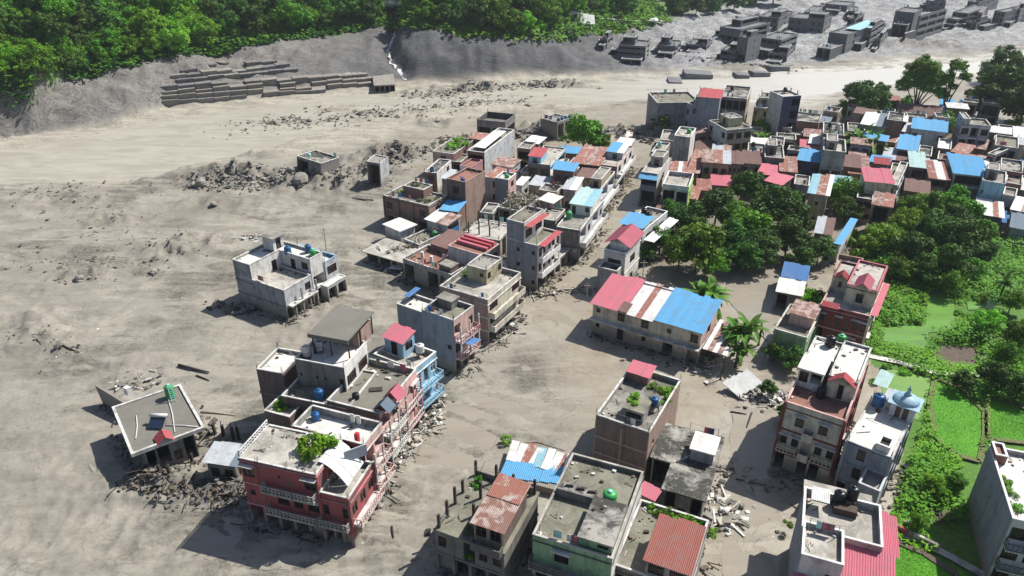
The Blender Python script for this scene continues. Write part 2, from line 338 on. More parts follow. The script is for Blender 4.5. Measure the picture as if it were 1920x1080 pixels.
def make_ground():
    ny, nx = 620, 760
    ys = 22*np.exp(np.linspace(0, math.log(1500/22), ny)); sx = np.linspace(-1, 1, nx)*1.15
    Yg, Sg = np.meshgrid(ys, sx, indexing='ij'); Xg = Sg*(Yg*.9+52)
    Xf, Yf = Xg.ravel(), Yg.ravel(); Z = ground(Xf, Yf)
    GRID.update(z=Z.reshape(ny, nx), ny=ny, nx=nx)
    me = bpy.data.meshes.new('mud_ground'); co = np.stack([Xf, Yf, Z], 1).astype(np.float32)
    idx = np.arange(ny*nx).reshape(ny, nx); q = np.stack([idx[:-1, :-1], idx[:-1, 1:], idx[1:, 1:], idx[1:, :-1]], -1).reshape(-1, 4)
    me.vertices.add(len(co)); me.vertices.foreach_set('co', co.ravel()); me.loops.add(q.size); me.loops.foreach_set('vertex_index', q.ravel().astype(np.int32))
    me.polygons.add(len(q)); me.polygons.foreach_set('loop_start', np.arange(0, q.size, 4, dtype=np.int32)); me.polygons.foreach_set('loop_total', np.full(len(q), 4, dtype=np.int32))
    me.update(calc_edges=True); me.polygons.foreach_set('use_smooth', [True]*len(q))
    e = lerp(EDGE, Xf, 1); v = lerp(VEG, Xf, 1); t = (Yf-e)/np.maximum(v-e, 8)
    wob = (fbm(Xf*.07, Yf*.07, 4)-.5)
    pale = sstep(-5, 6, Yf-lerp(NEAR, Xf, 1)+wob*26)*sstep(4, -3, Yf-e+wob*10)
    pale = np.maximum(pale, .75*sstep(.5, .0, t)*sstep(0, .01, t)*sstep(-60, -110, Xf))
    veg = sstep(.96, 1.1, t+wob*.5)*sstep(95, 60, Xf+wob*60)
    vp = inpoly(Xf+wob*5, Yf+wob*5, VEGPOLY); veg = np.maximum(veg, vp*1.0)
    town_ = inpoly(Xf+wob*6, Yf+wob*6, TOWNPOLY)*.8; tree_shade_ = inpoly(Xf+wob*8, Yf+wob*8, SHADEPOLY)*.45; soil_shade_ = np.maximum(town_, tree_shade_)  # shade under the trees is painted as darker ground; town part is dark soil
    lum = np.zeros_like(Xf)
    for (cx, cy, rx, ry, amp) in LUMPS: lum += amp*np.exp(-((Xf-cx)/rx)**2-((Yf-cy)/ry)**2)
    rough = np.clip(lum, 0, 1)
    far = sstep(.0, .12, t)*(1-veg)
    wet = np.clip(sstep(-6, 8, Xf+.35*(Yf-110))*(1-veg)*(1-pale)*sstep(0, -4, Yf-lerp(NEAR, Xf, 1)), 0, 1)
    at1 = me.attributes.new('zone', 'FLOAT_COLOR', 'POINT'); c = np.stack([pale, veg, rough, wet], 1).astype(np.float32); at1.data.foreach_set('color', c.ravel())
    at3 = me.attributes.new('soil', 'FLOAT', 'POINT'); at3.data.foreach_set('value', soil_shade_.astype(np.float32)); at2 = me.attributes.new('bank', 'FLOAT', 'POINT'); at2.data.foreach_set('value', far.astype(np.float32))  # soil attribute: town soil plus the shade painted under the trees
    m, n, b = nt('mud'); geo = N(n, 'ShaderNodeNewGeometry'); pos = geo.outputs['Position']
    za = N(n, 'ShaderNodeAttribute', attribute_name='zone'); sp = N(n, 'ShaderNodeSeparateColor'); n.links.new(za.outputs['Color'], sp.inputs[0])
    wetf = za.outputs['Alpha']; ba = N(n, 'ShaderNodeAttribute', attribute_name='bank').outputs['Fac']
    mp = N(n, 'ShaderNodeMapping'); mp.inputs['Rotation'].default_value = (0, 0, R(30)); mp.inputs['Scale'].default_value = (.35, 1.2, 1); n.links.new(pos, mp.inputs['Vector'])
    big = noise(n, pos, .045, 5, .6, .5); med = noise(n, mp.outputs[0], .28, 7, .68, .8); fin = noise(n, pos, 1.7, 7, .72, .3); vf = noise(n, pos, 6.5, 4, .75)
    c = mix(n, ramp(n, big, .42, .56), (0.256, 0.236, 0.196), (0.308, 0.284, 0.236))
    clod = math_(n, 'MULTIPLY', ramp(n, noise(n, pos, .05, 5, .62, .6), .50, .60), ramp(n, med, .40, .56)); c = mix(n, ramp(n, med, .46, .60, 0, .75), c, (0.208, 0.191, 0.158)); c = mix(n, ramp(n, noise(n, pos, .085, 5, .65, .8), .54, .62, 0, .6), c, (0.180, 0.164, 0.135)); c = mix(n, clod, c, (0.160, 0.146, 0.119))
    c = mix(n, math_(n, 'MULTIPLY', ramp(n, fin, .50, .62), math_(n, 'ADD', math_(n, 'MULTIPLY', clod, .75), .15)), c, (0.076, 0.068, 0.056))
    c = mix(n, ramp(n, fin, .42, .28, 0, .35), c, (0.360, 0.333, 0.281))
    wc = mix(n, ramp(n, med, .36, .6), (0.312, 0.275, 0.212), (0.248, 0.209, 0.155)); wc = mix(n, ramp(n, big, .44, .54, 0, .7), wc, (0.304, 0.281, 0.232)); wc = mix(n, ramp(n, noise(n, pos, .11, 4, .6, 1.0), .55, .62, 0, .55), wc, (0.216, 0.190, 0.148))
    wc = mix(n, ramp(n, fin, .60, .72, 0, .3), wc, (0.128, 0.109, 0.086))
    c = mix(n, wetf, c, wc)
    pc = mix(n, ramp(n, med, .40, .60), (0.376, 0.345, 0.281), (0.296, 0.270, 0.220)); pc = mix(n, math_(n, 'MULTIPLY', ramp(n, fin, .50, .64), ramp(n, med, .40, .56)), pc, (0.136, 0.122, 0.099))
    psx = N(n, 'ShaderNodeSeparateXYZ'); n.links.new(pos, psx.inputs[0]); pc = mix(n, math_(n, 'MULTIPLY', ramp(n, psx.outputs[0], 30, 110, 0, .85), ramp(n, med, .62, .42)), pc, (.50, .49, .455))
    c = mix(n, sp.outputs[0], c, pc)
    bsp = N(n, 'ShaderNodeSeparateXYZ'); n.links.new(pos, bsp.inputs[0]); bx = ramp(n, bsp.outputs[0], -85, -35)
    bc = mix(n, ramp(n, med, .35, .62), mix(n, bx, (.155, .145, .132), (.075, .075, .08)), mix(n, bx, (.225, .213, .193), (.12, .12, .125)))  # slope shade is put into the bank mud colour, deepest on the middle stretch
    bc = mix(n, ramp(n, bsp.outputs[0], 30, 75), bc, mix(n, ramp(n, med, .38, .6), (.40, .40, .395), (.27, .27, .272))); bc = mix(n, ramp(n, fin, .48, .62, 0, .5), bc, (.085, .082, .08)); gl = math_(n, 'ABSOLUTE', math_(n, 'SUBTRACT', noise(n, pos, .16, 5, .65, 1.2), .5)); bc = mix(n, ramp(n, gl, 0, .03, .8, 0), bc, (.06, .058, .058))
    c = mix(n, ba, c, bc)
    ln = math_(n, 'ABSOLUTE', math_(n, 'SUBTRACT', noise(n, pos, .075, 4, .55, 1.5), .5)); l2 = math_(n, 'ABSOLUTE', math_(n, 'SUBTRACT', noise(n, mp.outputs[0], .55, 3, .6, 1.0), .5))
    thin = math_(n, 'MAXIMUM', ramp(n, ln, .0, .009, 1, 0), ramp(n, l2, 0, .012, .6, 0)); c = mix(n, math_(n, 'MULTIPLY', thin, ramp(n, fin, .35, .55, 0, .7)), c, (.14, .128, .112))
    c = mix(n, math_(n, 'MULTIPLY', sp.outputs[2], ramp(n, fin, .3, .65, .25, .95)), c, (.15, .135, .115))
    sa = N(n, 'ShaderNodeAttribute', attribute_name='soil').outputs['Fac']; c = mix(n, sa, c, mix(n, ramp(n, med, .4, .6), (.12, .10, .075), (.07, .08, .04)))  # soil holds the town dirt and the shade painted under the trees
    gc = mix(n, ramp(n, fin, .35, .65), (.05, .12, .02), (.11, .22, .035)); gc = mix(n, ramp(n, med, .6, .75, 0, .8), gc, (.15, .12, .08))
    c = mix(n, sp.outputs[1], c, gc)
    n.links.new(c, b.inputs['Base Color'])
    rg = ramp(n, wetf, 0, 1, .88, .38); n.links.new(math_(n, 'ADD', rg, ramp(n, fin, .3, .7, -.06, .14)), b.inputs['Roughness'])
    hh = math_(n, 'ADD', math_(n, 'MULTIPLY', fin, 1.0), math_(n, 'ADD', math_(n, 'MULTIPLY', vf, .35), math_(n, 'MULTIPLY', med, 1.4)))
    o = N(n, 'ShaderNodeBump'); o.inputs['Distance'].default_value = .22; n.links.new(math_(n, 'ADD', math_(n, 'ADD', math_(n, 'MULTIPLY', clod, .7), math_(n, 'MULTIPLY', ba, .6)), ramp(n, wetf, 0, 1, .42, .12)), o.inputs['Strength']); n.links.new(hh, o.inputs['Height']); n.links.new(o.outputs[0], b.inputs['Normal'])
    me.materials.append(m)
    g = put('ground', me); tag(g, kind='structure'); return g
make_ground()
def sheet(name, poly, z, mat, kind='structure', step=4.0, label=None, cat=None):
    w = [at(*p) for p in poly]; mb = MB()
    if name == 'flood_water':
        v_ = []
        for i_ in range(len(w)):
            a_, b_, c_, d_ = w[i_-1], w[i_], w[(i_+1) % len(w)], w[(i_+2) % len(w)]
            for t_ in (0, .125, .25, .375, .5, .625, .75, .875):
                q_ = .5*((2*b_)+(c_-a_)*t_+(2*a_-5*b_+4*c_-d_)*t_*t_+(3*b_-a_-3*c_+d_)*t_**3); f_ = float(fbm(np.array([q_.x*.3]), np.array([q_.y*.3]), 3)[0])-.5; v_.append(Vector((q_.x+f_*2.2, q_.y-f_*1.6, z)))
        w = v_
        cx_ = sum((q_.x for q_ in w))/len(w); cy_ = sum((q_.y for q_ in w))/len(w); nn_ = len(w); mb.add([(q_.x, q_.y, z) for q_ in w]+[(cx_, cy_, z)], [(i_, (i_+1) % nn_, nn_) for i_ in range(nn_)]); o = mb.build(name, mat); tag(o, label, cat, None, kind); return o
    mb.add([(p.x, p.y, z) for p in w], [tuple(range(len(w)))]); o = mb.build(name, mat); tag(o, label, cat, None, kind); return o
def water_mat(name, col, col2, rough, bs=.12):
    m, n, b = nt(name); geo = N(n, 'ShaderNodeNewGeometry'); pos = geo.outputs['Position']
    f = noise(n, mapping(n, pos, (.12, .5, 1)), .6, 6, .6, 1.2); g = noise(n, mapping(n, pos, (.8, 2.2, 1)), 1.4, 4, .6)
    sx_ = N(n, 'ShaderNodeSeparateXYZ'); n.links.new(pos, sx_.inputs[0]); wc_ = mix(n, ramp(n, f, .4, .62), col, col2)
    if 'river' in name: wc_ = mix(n, ramp(n, sx_.outputs[0], 30, 110, 0, .8), wc_, (.50, .49, .455))
    n.links.new(wc_, b.inputs['Base Color']); b.inputs['Roughness'].default_value = rough
    bump(n, b, math_(n, 'ADD', f, math_(n, 'MULTIPLY', g, .5)), .5, bs); M[name] = m
water_mat('river_water', (.385, .36, .30), (.31, .285, .235), .45, .2); water_mat('flood_mud', (.285, .255, .21), (.25, .222, .18), .28, .03)
water_mat('pond_water', (.13, .27, .05), (.10, .21, .045), .25, .02); water_mat('duckweed', (.13, .26, .04), (.11, .22, .035), .6, .02); water_mat('stream_foam', (.75, .75, .73), (.45, .44, .42), .5, .3)
riv = MB(); xs = np.linspace(-700, 700, 71)
for i in range(70):
    a, b_ = xs[i], xs[i+1]
    q = [(a, float(lerp(CH0, a, 1))-9, -.30), (b_, float(lerp(CH0, b_, 1))-9, -.30), (b_, float(lerp(CH1, b_, 1))+6, -.30), (a, float(lerp(CH1, a, 1))+6, -.30)]
    riv.quad(*q)
tag(riv.build('river', 'river_water'), kind='structure')
st = MB(); rs_ = random.Random(4); pts_ = []
for i in range(len(GULLY)-1):
    for k in range(12):
        q = GULLY[i].lerp(GULLY[i+1], k/12); pts_.append((q.x+rs_.uniform(-.7, .7), q.y, .15+.75*rs_.random()**2))
for i in range(len(pts_)-1):
    (x0_, y0_, w0_), (x1_, y1_, w1_) = pts_[i], pts_[i+1]; za_, zb_ = gz(x0_, y0_)+.22, gz(x1_, y1_)+.22
    st.quad((x0_-w0_, y0_, za_), (x0_+w0_, y0_, za_), (x1_+w1_, y1_, zb_), (x1_-w1_, y1_, zb_))
tag(st.build('stream', 'stream_foam'), kind='structure')
# ------------------------------------------------------------------ building kit
_win = {}
def win_mesh(w, h, style):
    w = round(w, 1); h = round(h, 1); k = (w, h, style)
    if k in _win: return _win[k]
    fr = MB(); t = .07; fm = 'frame_white' if 'w' in style else 'frame_wood'
    for a in ((-w/2, 0, -w/2+t, h), (w/2-t, 0, w/2, h), (-w/2+t, h-t, w/2-t, h), (-w/2+t, 0, w/2-t, t)): fr.box(a[0], -.05, a[1], a[2], .03, a[3])
    nb = max(0, round(w/.6)-1) if 'd' not in style else (1 if w > 1.4 else 0)
    for i in range(nb):
        x = -w/2+w*(i+1)/(nb+1); fr.box(x-.03, -.035, t, x+.03, .02, h-t)
    if 'd' not in style and h > 1.0: fr.box(-w/2+t, -.03, h*.68, w/2-t, .015, h*.68+.05)
    pn = MB(); pn.box(-w/2+.02, .035, .02, w/2-.02, .055, h-.02)
    pm = 'glass_dark'
    if 'd' in style: pm = 'door_blue' if 'b' in style else ('frame_wood' if 'k' in style else 'glass_dark')
    if 'g' in style: pm = 'glass_blue'
    lg = MB(); lg.box(-w/2-.2, -.55, h+.1, w/2+.2, .0-.001-.155+.155, h+.2)
    r = (fr.mesh('window_frame', fm), pn.mesh('pane', pm), lg.mesh('sunshade', 'plaster_trim')); _win[k] = r; return r
_rail = {}
def rail_mesh(L, mat, kind='bars'):
    k = (round(L, 1), mat, kind)
    if k in _rail: return _rail[k]
    mb = MB(); L = k[0]
    if kind == 'solid': mb.box(0, 0, 0, L, .1, .9)
    else:
        mb.box(0, 0, .82, L, .1, .94); mb.box(0, .01, 0, L, .09, .12); n = max(2, int(L/.45))
        for i in range(n+1):
            x = (L-.1)*i/n; mb.box(x, .02, .12, x+.1, .08, .82)
        if kind == 'double': mb.box(.001, .02, .45, L-.001, .079, .55)
    _rail[k] = mb.mesh('railing', mat); return _rail[k]
_sheet = {}
def sheet_mesh(mat, ridges=5):
    if mat in _sheet: return _sheet[mat]
    mb = MB(); n = ridges*2
    for i in range(n):
        x0 = i/n; x1 = (i+1)/n; z0 = .05 if i % 2 else 0; z1 = 0 if i % 2 else .05
        mb.quad((x0, 0, z0), (x1, 0, z1), (x1, 1, z1), (x0, 1, z0)); mb.quad((x1, 0, z1-.02), (x0, 0, z0-.02), (x0, 1, z0-.02), (x1, 1, z1-.02))
    _sheet[mat] = mb.mesh('roof_sheet', mat); return _sheet[mat]
ALLB = []
class Bld:
    """a house in its own frame: x along its left/front face, y along its right/side face, z up, origin at the left corner on the ground"""
    def __init__(s, label, A, B_, C, h, short=None, name='house', cat='house', g=0.0, sink=.6, bid=None):
        a, b, c = at(*A, h+g), at(*B_, h+g), at(*C, h+g)
        u = (b-a); v = (c-b); s.L = max(u.length, 1.0); s.W = min(max(v.length, 1.0), 22 if b.y < 230 else 15)
        ua = math.atan2(u.y, u.x); va = math.atan2(v.y, v.x)-PI/2
        dd = (va-ua+PI) % (2*PI)-PI; s.skew = math.degrees(dd)
        if abs(s.skew) > 25: print('SKEW %s %.0f L%.1f W%.1f' % (label[:40], s.skew, s.L, s.W))
        th = ua+dd*s.L*0+dd*(s.W/(s.L+s.W))
        s.th = th; ctr = (a+c)/2
        if abs(dd) > R(12):
            # a skewed outline: keep the diagonal A-C, square the corner
            d = c-a; cu = math.cos(th); su = math.sin(th); s.L = max(abs(d.x*cu+d.y*su), 1); s.W = max(abs(-d.x*su+d.y*cu), 1)
        o = ctr-Vector((math.cos(th)*s.L-math.sin(th)*s.W, math.sin(th)*s.L+math.cos(th)*s.W, 0))/2
        s.o = Vector((o.x, o.y, g)); s.h = h; s.g = g; s.label = label; s.short = short or label; s.sink = sink
        s.root = empty(name, s.o, th, label, cat); s.n = 0; ALLB.append(s)
    def loc(s, px, py, z):              # pixel at local height z -> local coordinates
        p = at(px, py, z+s.g)-s.o; c, d = math.cos(-s.th), math.sin(-s.th)
        return (p.x*c-p.y*d, p.x*d+p.y*c)
    def wpt(s, x, y, z):
        c, d = math.cos(s.th), math.sin(s.th); return Vector((s.o.x+x*c-y*d, s.o.y+x*d+y*c, s.g+z))
    def block(s, x0=0, y0=0, x1=None, y1=None, z0=None, z1=None, mats='white_wall', roof='roof_concrete', par=.7, floors=None, front=None, side=None, left=None, fh=None,
              band=None, cols=None, parm=None, win='', ledge=False, over=0.0, capm=None, noroof=False, first=0):
        """one box of the house. mats: (front, side, left, back); front/side/left: bay patterns per floor, top floor first"""
        x1 = s.L if x1 is None else x1; y1 = s.W if y1 is None else y1; z1 = s.h if z1 is None else z1
        z0 = -s.sink if z0 is None else z0
        if isinstance(mats, str): mats = (mats,)*4
        mats = tuple(mats)+(mats[-1],)*(4-len(mats)); base = max(z0, 0); zr = z1-par
        fl = floors or max(1, round((zr-base)/3.0)); fh = (zr-base)/fl
        L = x1-x0; W = y1-y0; mb = MB(); um = sorted(set(mats+('interior',))); mi = {m: i for i, m in enumerate(um)}
        sides = {'front': (L, lambda q, d, z: (x0+q, y0+d, z), front, 0, mats[0]), 'side': (W, lambda q, d, z: (x1-d, y0+q, z), side, PI/2, mats[1]),
                 'left': (W, lambda q, d, z: (x0+d, y1-q, z), left, -PI/2, mats[2]), 'back': (L, lambda q, d, z: (x1-q, y1-d, z), None, PI, mats[3])}
        for nm, (len_, P, pat, rz, mt) in sides.items():
            rects = []
            if pat:
                pats = [pat]*fl if isinstance(pat, str) else list(pat)
                for k in range(fl):
                    p = pats[min(k, len(pats)-1)]; zf = zr-(k+1)*fh
                    if not p: continue
                    bw = len_/len(p)
                    for i, ch in enumerate(p):
                        c = (i+.5)*bw
                        if ch == 'w': w, a, t = min(1.5, bw*.62), .8, min(fh-.42, 2.3)
                        elif ch == 'W': w, a, t = min(2.4, bw*.75), .75, min(fh-.4, 2.35)
                        elif ch == 's': w, a, t = min(.7, bw*.5), 1.2, min(fh-.5, 2.0)
                        elif ch == 'v': w, a, t = .32, 1.5, 1.95
                        elif ch == 'd': w, a, t = min(1.1, bw*.6), .05, min(fh-.4, 2.2)
                        elif ch == 'o': w, a, t = bw*.82, .05, fh-.45
                        elif ch == 'O': w, a, t = bw*.9, .9, fh-.35
                        elif ch == 'r': w, a, t = bw*.78, .05, fh-.5
                        else: continue
                        if zf+t < .3: continue
                        rects.append((c-w/2, c+w/2, max(zf+a, .02), zf+t, ch))
            ss = sorted({0.0, len_, *[r[0] for r in rects], *[r[1] for r in rects]}); zs = sorted({z0, z1, *[r[2] for r in rects], *[r[3] for r in rects]})
            for i in range(len(ss)-1):
                for j in range(len(zs)-1):
                    cs, cz = (ss[i]+ss[i+1])/2, (zs[j]+zs[j+1])/2
                    if any(r[0] < cs < r[1] and r[2] < cz < r[3] for r in rects): continue
                    mb.quad(P(ss[i], 0, zs[j]), P(ss[i+1], 0, zs[j]), P(ss[i+1], 0, zs[j+1]), P(ss[i], 0, zs[j+1]), mi[mt])
            for (a, c, za, zb, ch) in rects:
                D = {'o': 2.2, 'O': 1.6, 'r': .25}.get(ch, .17); D = min(D, .45*(W if nm in ('front', 'back') else L))
                e = mi[mt]
                mb.quad(P(a, 0, za), P(a, D, za), P(a, D, zb), P(a, 0, zb), e); mb.quad(P(c, D, za), P(c, 0, za), P(c, 0, zb), P(c, D, zb), e)
                mb.quad(P(a, 0, zb), P(a, D, zb), P(c, D, zb), P(c, 0, zb), e); mb.quad(P(a, D, za), P(a, 0, za), P(c, 0, za), P(c, D, za), e)
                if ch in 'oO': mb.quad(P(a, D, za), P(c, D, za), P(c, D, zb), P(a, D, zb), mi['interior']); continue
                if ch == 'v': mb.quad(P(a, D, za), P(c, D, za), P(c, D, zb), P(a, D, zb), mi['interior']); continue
                st = ('d' if ch in 'dr' else '')+win
                if ch == 'r': st = 'dr'
                fm, pm, lm = win_mesh(c-a-.02, zb-za-.02, st); nme = 'door' if ch in 'dr' else 'window'
                w = put(nme, fm, s.root, P((a+c)/2, .11 if ch != 'r' else .2, za+.01), rz); put('pane' if ch not in 'dr' else 'door_panel', pm, w)
                if ledge and ch in 'wW': put('sunshade', lm, w, (0, -.11, 0))
        mb.build('wall', [m for m in um], s.root)
        if not noroof:
            r = MB(); rb = zr-.12
            if par > .05:
                r.box(x0+.16, y0+.16, rb, x1-.16, y1-.16, zr); r.build('roof_slab', roof, s.root)
                p = MB(); t = .19; pz = z1+.05; w2 = .045
                for q in ((x0-w2, y0-w2, x1+w2, y0+t), (x0-w2, y1-t, x1+w2, y1+w2), (x0-w2, y0+t, x0+t, y1-t), (x1-t, y0+t, x1+w2, y1-t)):
                    p.box(q[0], q[1], zr-.02+.002*0, q[2], q[3], z1-.06) if False else p.box(q[0], q[1], z1-.07, q[2], q[3], pz)
                # inner faces of the parapet
                i0, j0, i1, j1 = x0+t-.03, y0+t-.03, x1-t+.03, y1-t+.03
                for a, c in (((i0, j0), (i1, j0)), ((i1, j0), (i1, j1)), ((i1, j1), (i0, j1)), ((i0, j1), (i0, j0))):
                    p.quad((c[0], c[1], zr-.01), (a[0], a[1], zr-.01), (a[0], a[1], z1-.06), (c[0], c[1], z1-.06))
                    p.quad((a[0], a[1], zr-.01), (c[0], c[1], zr-.01), (c[0], c[1], z1-.06), (a[0], a[1], z1-.06))
                p.build('parapet', capm or parm or 'plaster_trim', s.root)
            else:
                r.box(x0-over-.05, y0-over-.05, z1-.16, x1+over+.05, y1+over+.05, z1+.02); r.build('roof_slab', roof, s.root)
        if not noroof and L > 3 and W > 3 and z1 > 2.5 and not (par < .05 and over > .3):
            rnd = random.Random(int(L*1000+W*77+z1*13)); j = MB()
            for _ in range(int(L*W*.28)+3):
                x, y = (rnd.uniform(x0+.4, x1-.4), y1-.3-abs(rnd.gauss(0, W*.12))) if rnd.random() < .6 else (x0+.3+abs(rnd.gauss(0, L*.1)), rnd.uniform(y0+.4, y1-.4))
                x = min(max(x, x0+.35), x1-.35); y = min(max(y, y0+.35), y1-.35); q_ = rnd.random(); s_ = rnd.uniform(.06, .24); mi_ = rnd.choice([0, 1, 1, 2, 3, 3, 4])
                if q_ < .3: a_ = rnd.uniform(0, PI); l_ = rnd.uniform(.5, 1.8); j.beam((x, y, zr+.05), (min(max(x+math.cos(a_)*l_, x0+.3), x1-.3), min(max(y+math.sin(a_)*l_, y0+.3), y1-.3), zr+.08+rnd.random()*.4), .07, .05, mi_)
                elif q_ < .65: j.xbox(Matrix.Translation((x, y, zr+s_*.5)) @ Matrix.Rotation(rnd.uniform(0, PI), 4, 'Z'), s_*2, s_*1.4, s_, mi_)
                else: j.lump((x, y, zr+s_*.3), s_, mi_, .8, rnd.randrange(999))
            o_ = j.build('roof_junk', ['wood_pale', 'rock_dark', 'white_scrap', 'rust_iron', 'brick'], s.root); o_['kind'] = 'stuff'
            if rnd.random() < .6 and par > .05:
                for (cx, cy) in ((x0+.1, y0+.1), (x1-.1, y0+.1), (x1-.1, y1-.1), (x0+.1, y1-.1)):
                    j = MB()
                    for a_, c_ in ((0, 0), (.12, 0), (0, .12), (.12, .12)): j.tube([(cx-.06+a_, cy-.06+c_, z1-.1), (cx-.06+a_+rnd.uniform(-.12, .12), cy-.06+c_+rnd.uniform(-.12, .12), z1+rnd.uniform(.5, 1.1))], .022, 3)
                    j.build('steel_rods', 'rust_iron', s.root)
            if rnd.random() < .5:
                j = MB(); yy = rnd.choice([y0+.5, y1-.5]); j.tube([(x0+.5, yy, zr), (x0+.5, yy, zr+1.6)], .035, 4); j.tube([(x1-.5, yy, zr), (x1-.5, yy, zr+1.6)], .035, 4); j.tube([(x0+.5, yy, zr+1.55), ((x0+x1)/2, yy, zr+1.4), (x1-.5, yy, zr+1.55)], .02, 3); j.build('clothes_line', 'rope', s.root)
                for _ in range(rnd.randint(1, 4)):
                    xx = rnd.uniform(x0+.8, x1-1.2); j = MB(); j.box(xx, yy-.02, zr+.55, xx+rnd.uniform(.4, .9), yy+.02, zr+1.45); j.build('cloth', rnd.choice(['white_scrap', 'cloth_blue', 'sheet_pink', 'tan', 'tank_mint']), s.root)
        if band:
            for k in range(first, fl+(1 if par > .3 else 0)):
                zz = zr-k*fh
                if zz < .4: continue
                b = MB(); b.box(x0-.10, y0-.10, zz-.24, x1+.10, y1+.10, zz-.02) if k else b.box(x0-.13, y0-.13, zz-.2, x1+.13, y1+.13, zz-.125)
                b.build('floor_band', band, s.root)
        if cols:
            for (cx, cy) in ((x0, y0), (x1, y0), (x1, y1), (x0, y1)) + tuple(((x0+L*i/3, y0) for i in (1, 2)) if L > 8 else ()) + tuple(((x1, y0+W*i/3) for i in (1, 2)) if W > 8 else ()):
                c = MB(); c.box(cx-.17, cy-.17, z0, cx+.17, cy+.17, z1-.08); c.build('pillar', cols, s.root)
        return dict(x0=x0, y0=y0, x1=x1, y1=y1, z1=z1, zr=zr, fh=fh, fl=fl)
    def balconies(s, b, face='side', depth=1.1, mat='plaster_trim', rail='white_trim', kind='bars', q0=.03, q1=.97, floors=None, zoff=0.0, posts=False):
        L = (b['x1']-b['x0']) if face == 'front' else (b['y1']-b['y0']); a, c = L*q0, L*q1
        for k in (floors if floors is not None else range(b['fl'])):
            zf = b['zr']-(k+1)*b['fh']+zoff
            if zf < .5: continue
            m = MB(); m.box(0, -depth, -.16, c-a, 0.0-.003, 0)
            if face == 'front': o = m.build('balcony', mat, s.root, loc=(b['x0']+a, b['y0'], zf), rz=0)
            else: o = m.build('balcony', mat, s.root, loc=(b['x1'], b['y0']+a, zf), rz=PI/2)
            put('railing', rail_mesh(c-a, rail, kind), o, (0, -depth, 0)); r2 = rail_mesh(depth-.1, rail, kind)
            put('railing', r2, o, (.1, -depth+.1, 0), PI/2); put('railing', r2, o, (c-a, -depth+.1, 0), PI/2)
            if posts:
                for px in (.12, (c-a)/2, c-a-.12):
                    p = MB(); p.box(px-.09, -depth+.1, 0, px+.09, -depth+.28, b['fh']-.17); p.build('post', mat, o)
    def sheet(s, x0, y0, x1, y1, zf, zb, mats, pw=.95, across=False, jitter=.02, posts=0, skip=()):
        """corrugated sheets side by side; slope runs along y from zf (front) to zb (back), or along x when across"""
        if isinstance(mats, str): mats = [mats]
        W = (y1-y0) if across else (x1-x0); D = (x1-x0) if across else (y1-y0)
        n = max(1, round(W/pw)); w = W/n; L = math.hypot(D, zb-zf); an = math.atan2(zb-zf, D)
        for i in range(n):
            if i in skip: continue
            mt = mats[(i*len(mats))//n] if len(mats) > 1 else mats[0]; j = random.uniform(-jitter, jitter)*2
            if across: e = (an+j*.2, 0, PI/2*-1); o = put('roof_sheet', sheet_mesh(mt), s.root, (x0, y0+(i+1)*w, zf+abs(j)), (0, 0, 0), (w*1.04, L*(1+j*.5), 1)); o.rotation_euler = (an, 0, -PI/2)
            else: o = put('roof_sheet', sheet_mesh(mt), s.root, (x0+i*w, y0-abs(j)*3, zf+abs(j)), (an+j*.1, 0, 0), (w*1.04, L*(1+j), 1))
        if posts:
            for (px, py, pz) in ((x0+.2, y0+.2, zf), (x1-.2, y0+.2, zf if not across else zb), (x0+.2, y1-.2, zb if not across else zf), (x1-.2, y1-.2, zb)):
                p = MB(); p.box(px-.06, py-.06, posts, px+.06, py+.06, pz-.01); p.build('post', 'rust_iron', s.root)
    def shed(s, mats, wallm='brick', over=.45, rise=.9, front='w.w', side='w.', floors=1, win='', band=None, hz=None, flip=False, left=None):
        z = s.h-(0 if not flip else 0); b = s.block(z1=z-.12, mats=wallm, par=0, floors=floors, front=front, side=side, left=left, win=win, band=band, noroof=True)
        g = MB()
        for x in (0, s.L):      # gable ends under the slope
            g.add([(x, 0, z-.12), (x, s.W, z-.12), (x, s.W, z+rise-.14)], [(0, 1, 2), (2, 1, 0)])
        g.quad((s.L, s.W, z-.12), (0, s.W, z-.12), (0, s.W, z+rise-.14), (s.L, s.W, z+rise-.14)); g.build('gable_wall', wallm if isinstance(wallm, str) else wallm[0], s.root)
        sl = rise/s.W; s.sheet(-over, -over, s.L+over, s.W+over*.6, z-sl*over, z+rise+sl*over*.6, mats); return b
    def gable(s, mats, wallm='brick', over=.5, rise=1.3, front='w.w', side='w', floors=1, ridge='x', win='', band=None):
        z = s.h; b = s.block(z1=z-.02, mats=wallm, par=0, floors=floors, front=front, side=side, win=win, band=band, noroof=True); s.gab(0, 0, s.L, s.W, z, rise, mats, over, ridge, wallm if isinstance(wallm, str) else wallm[0]); return b
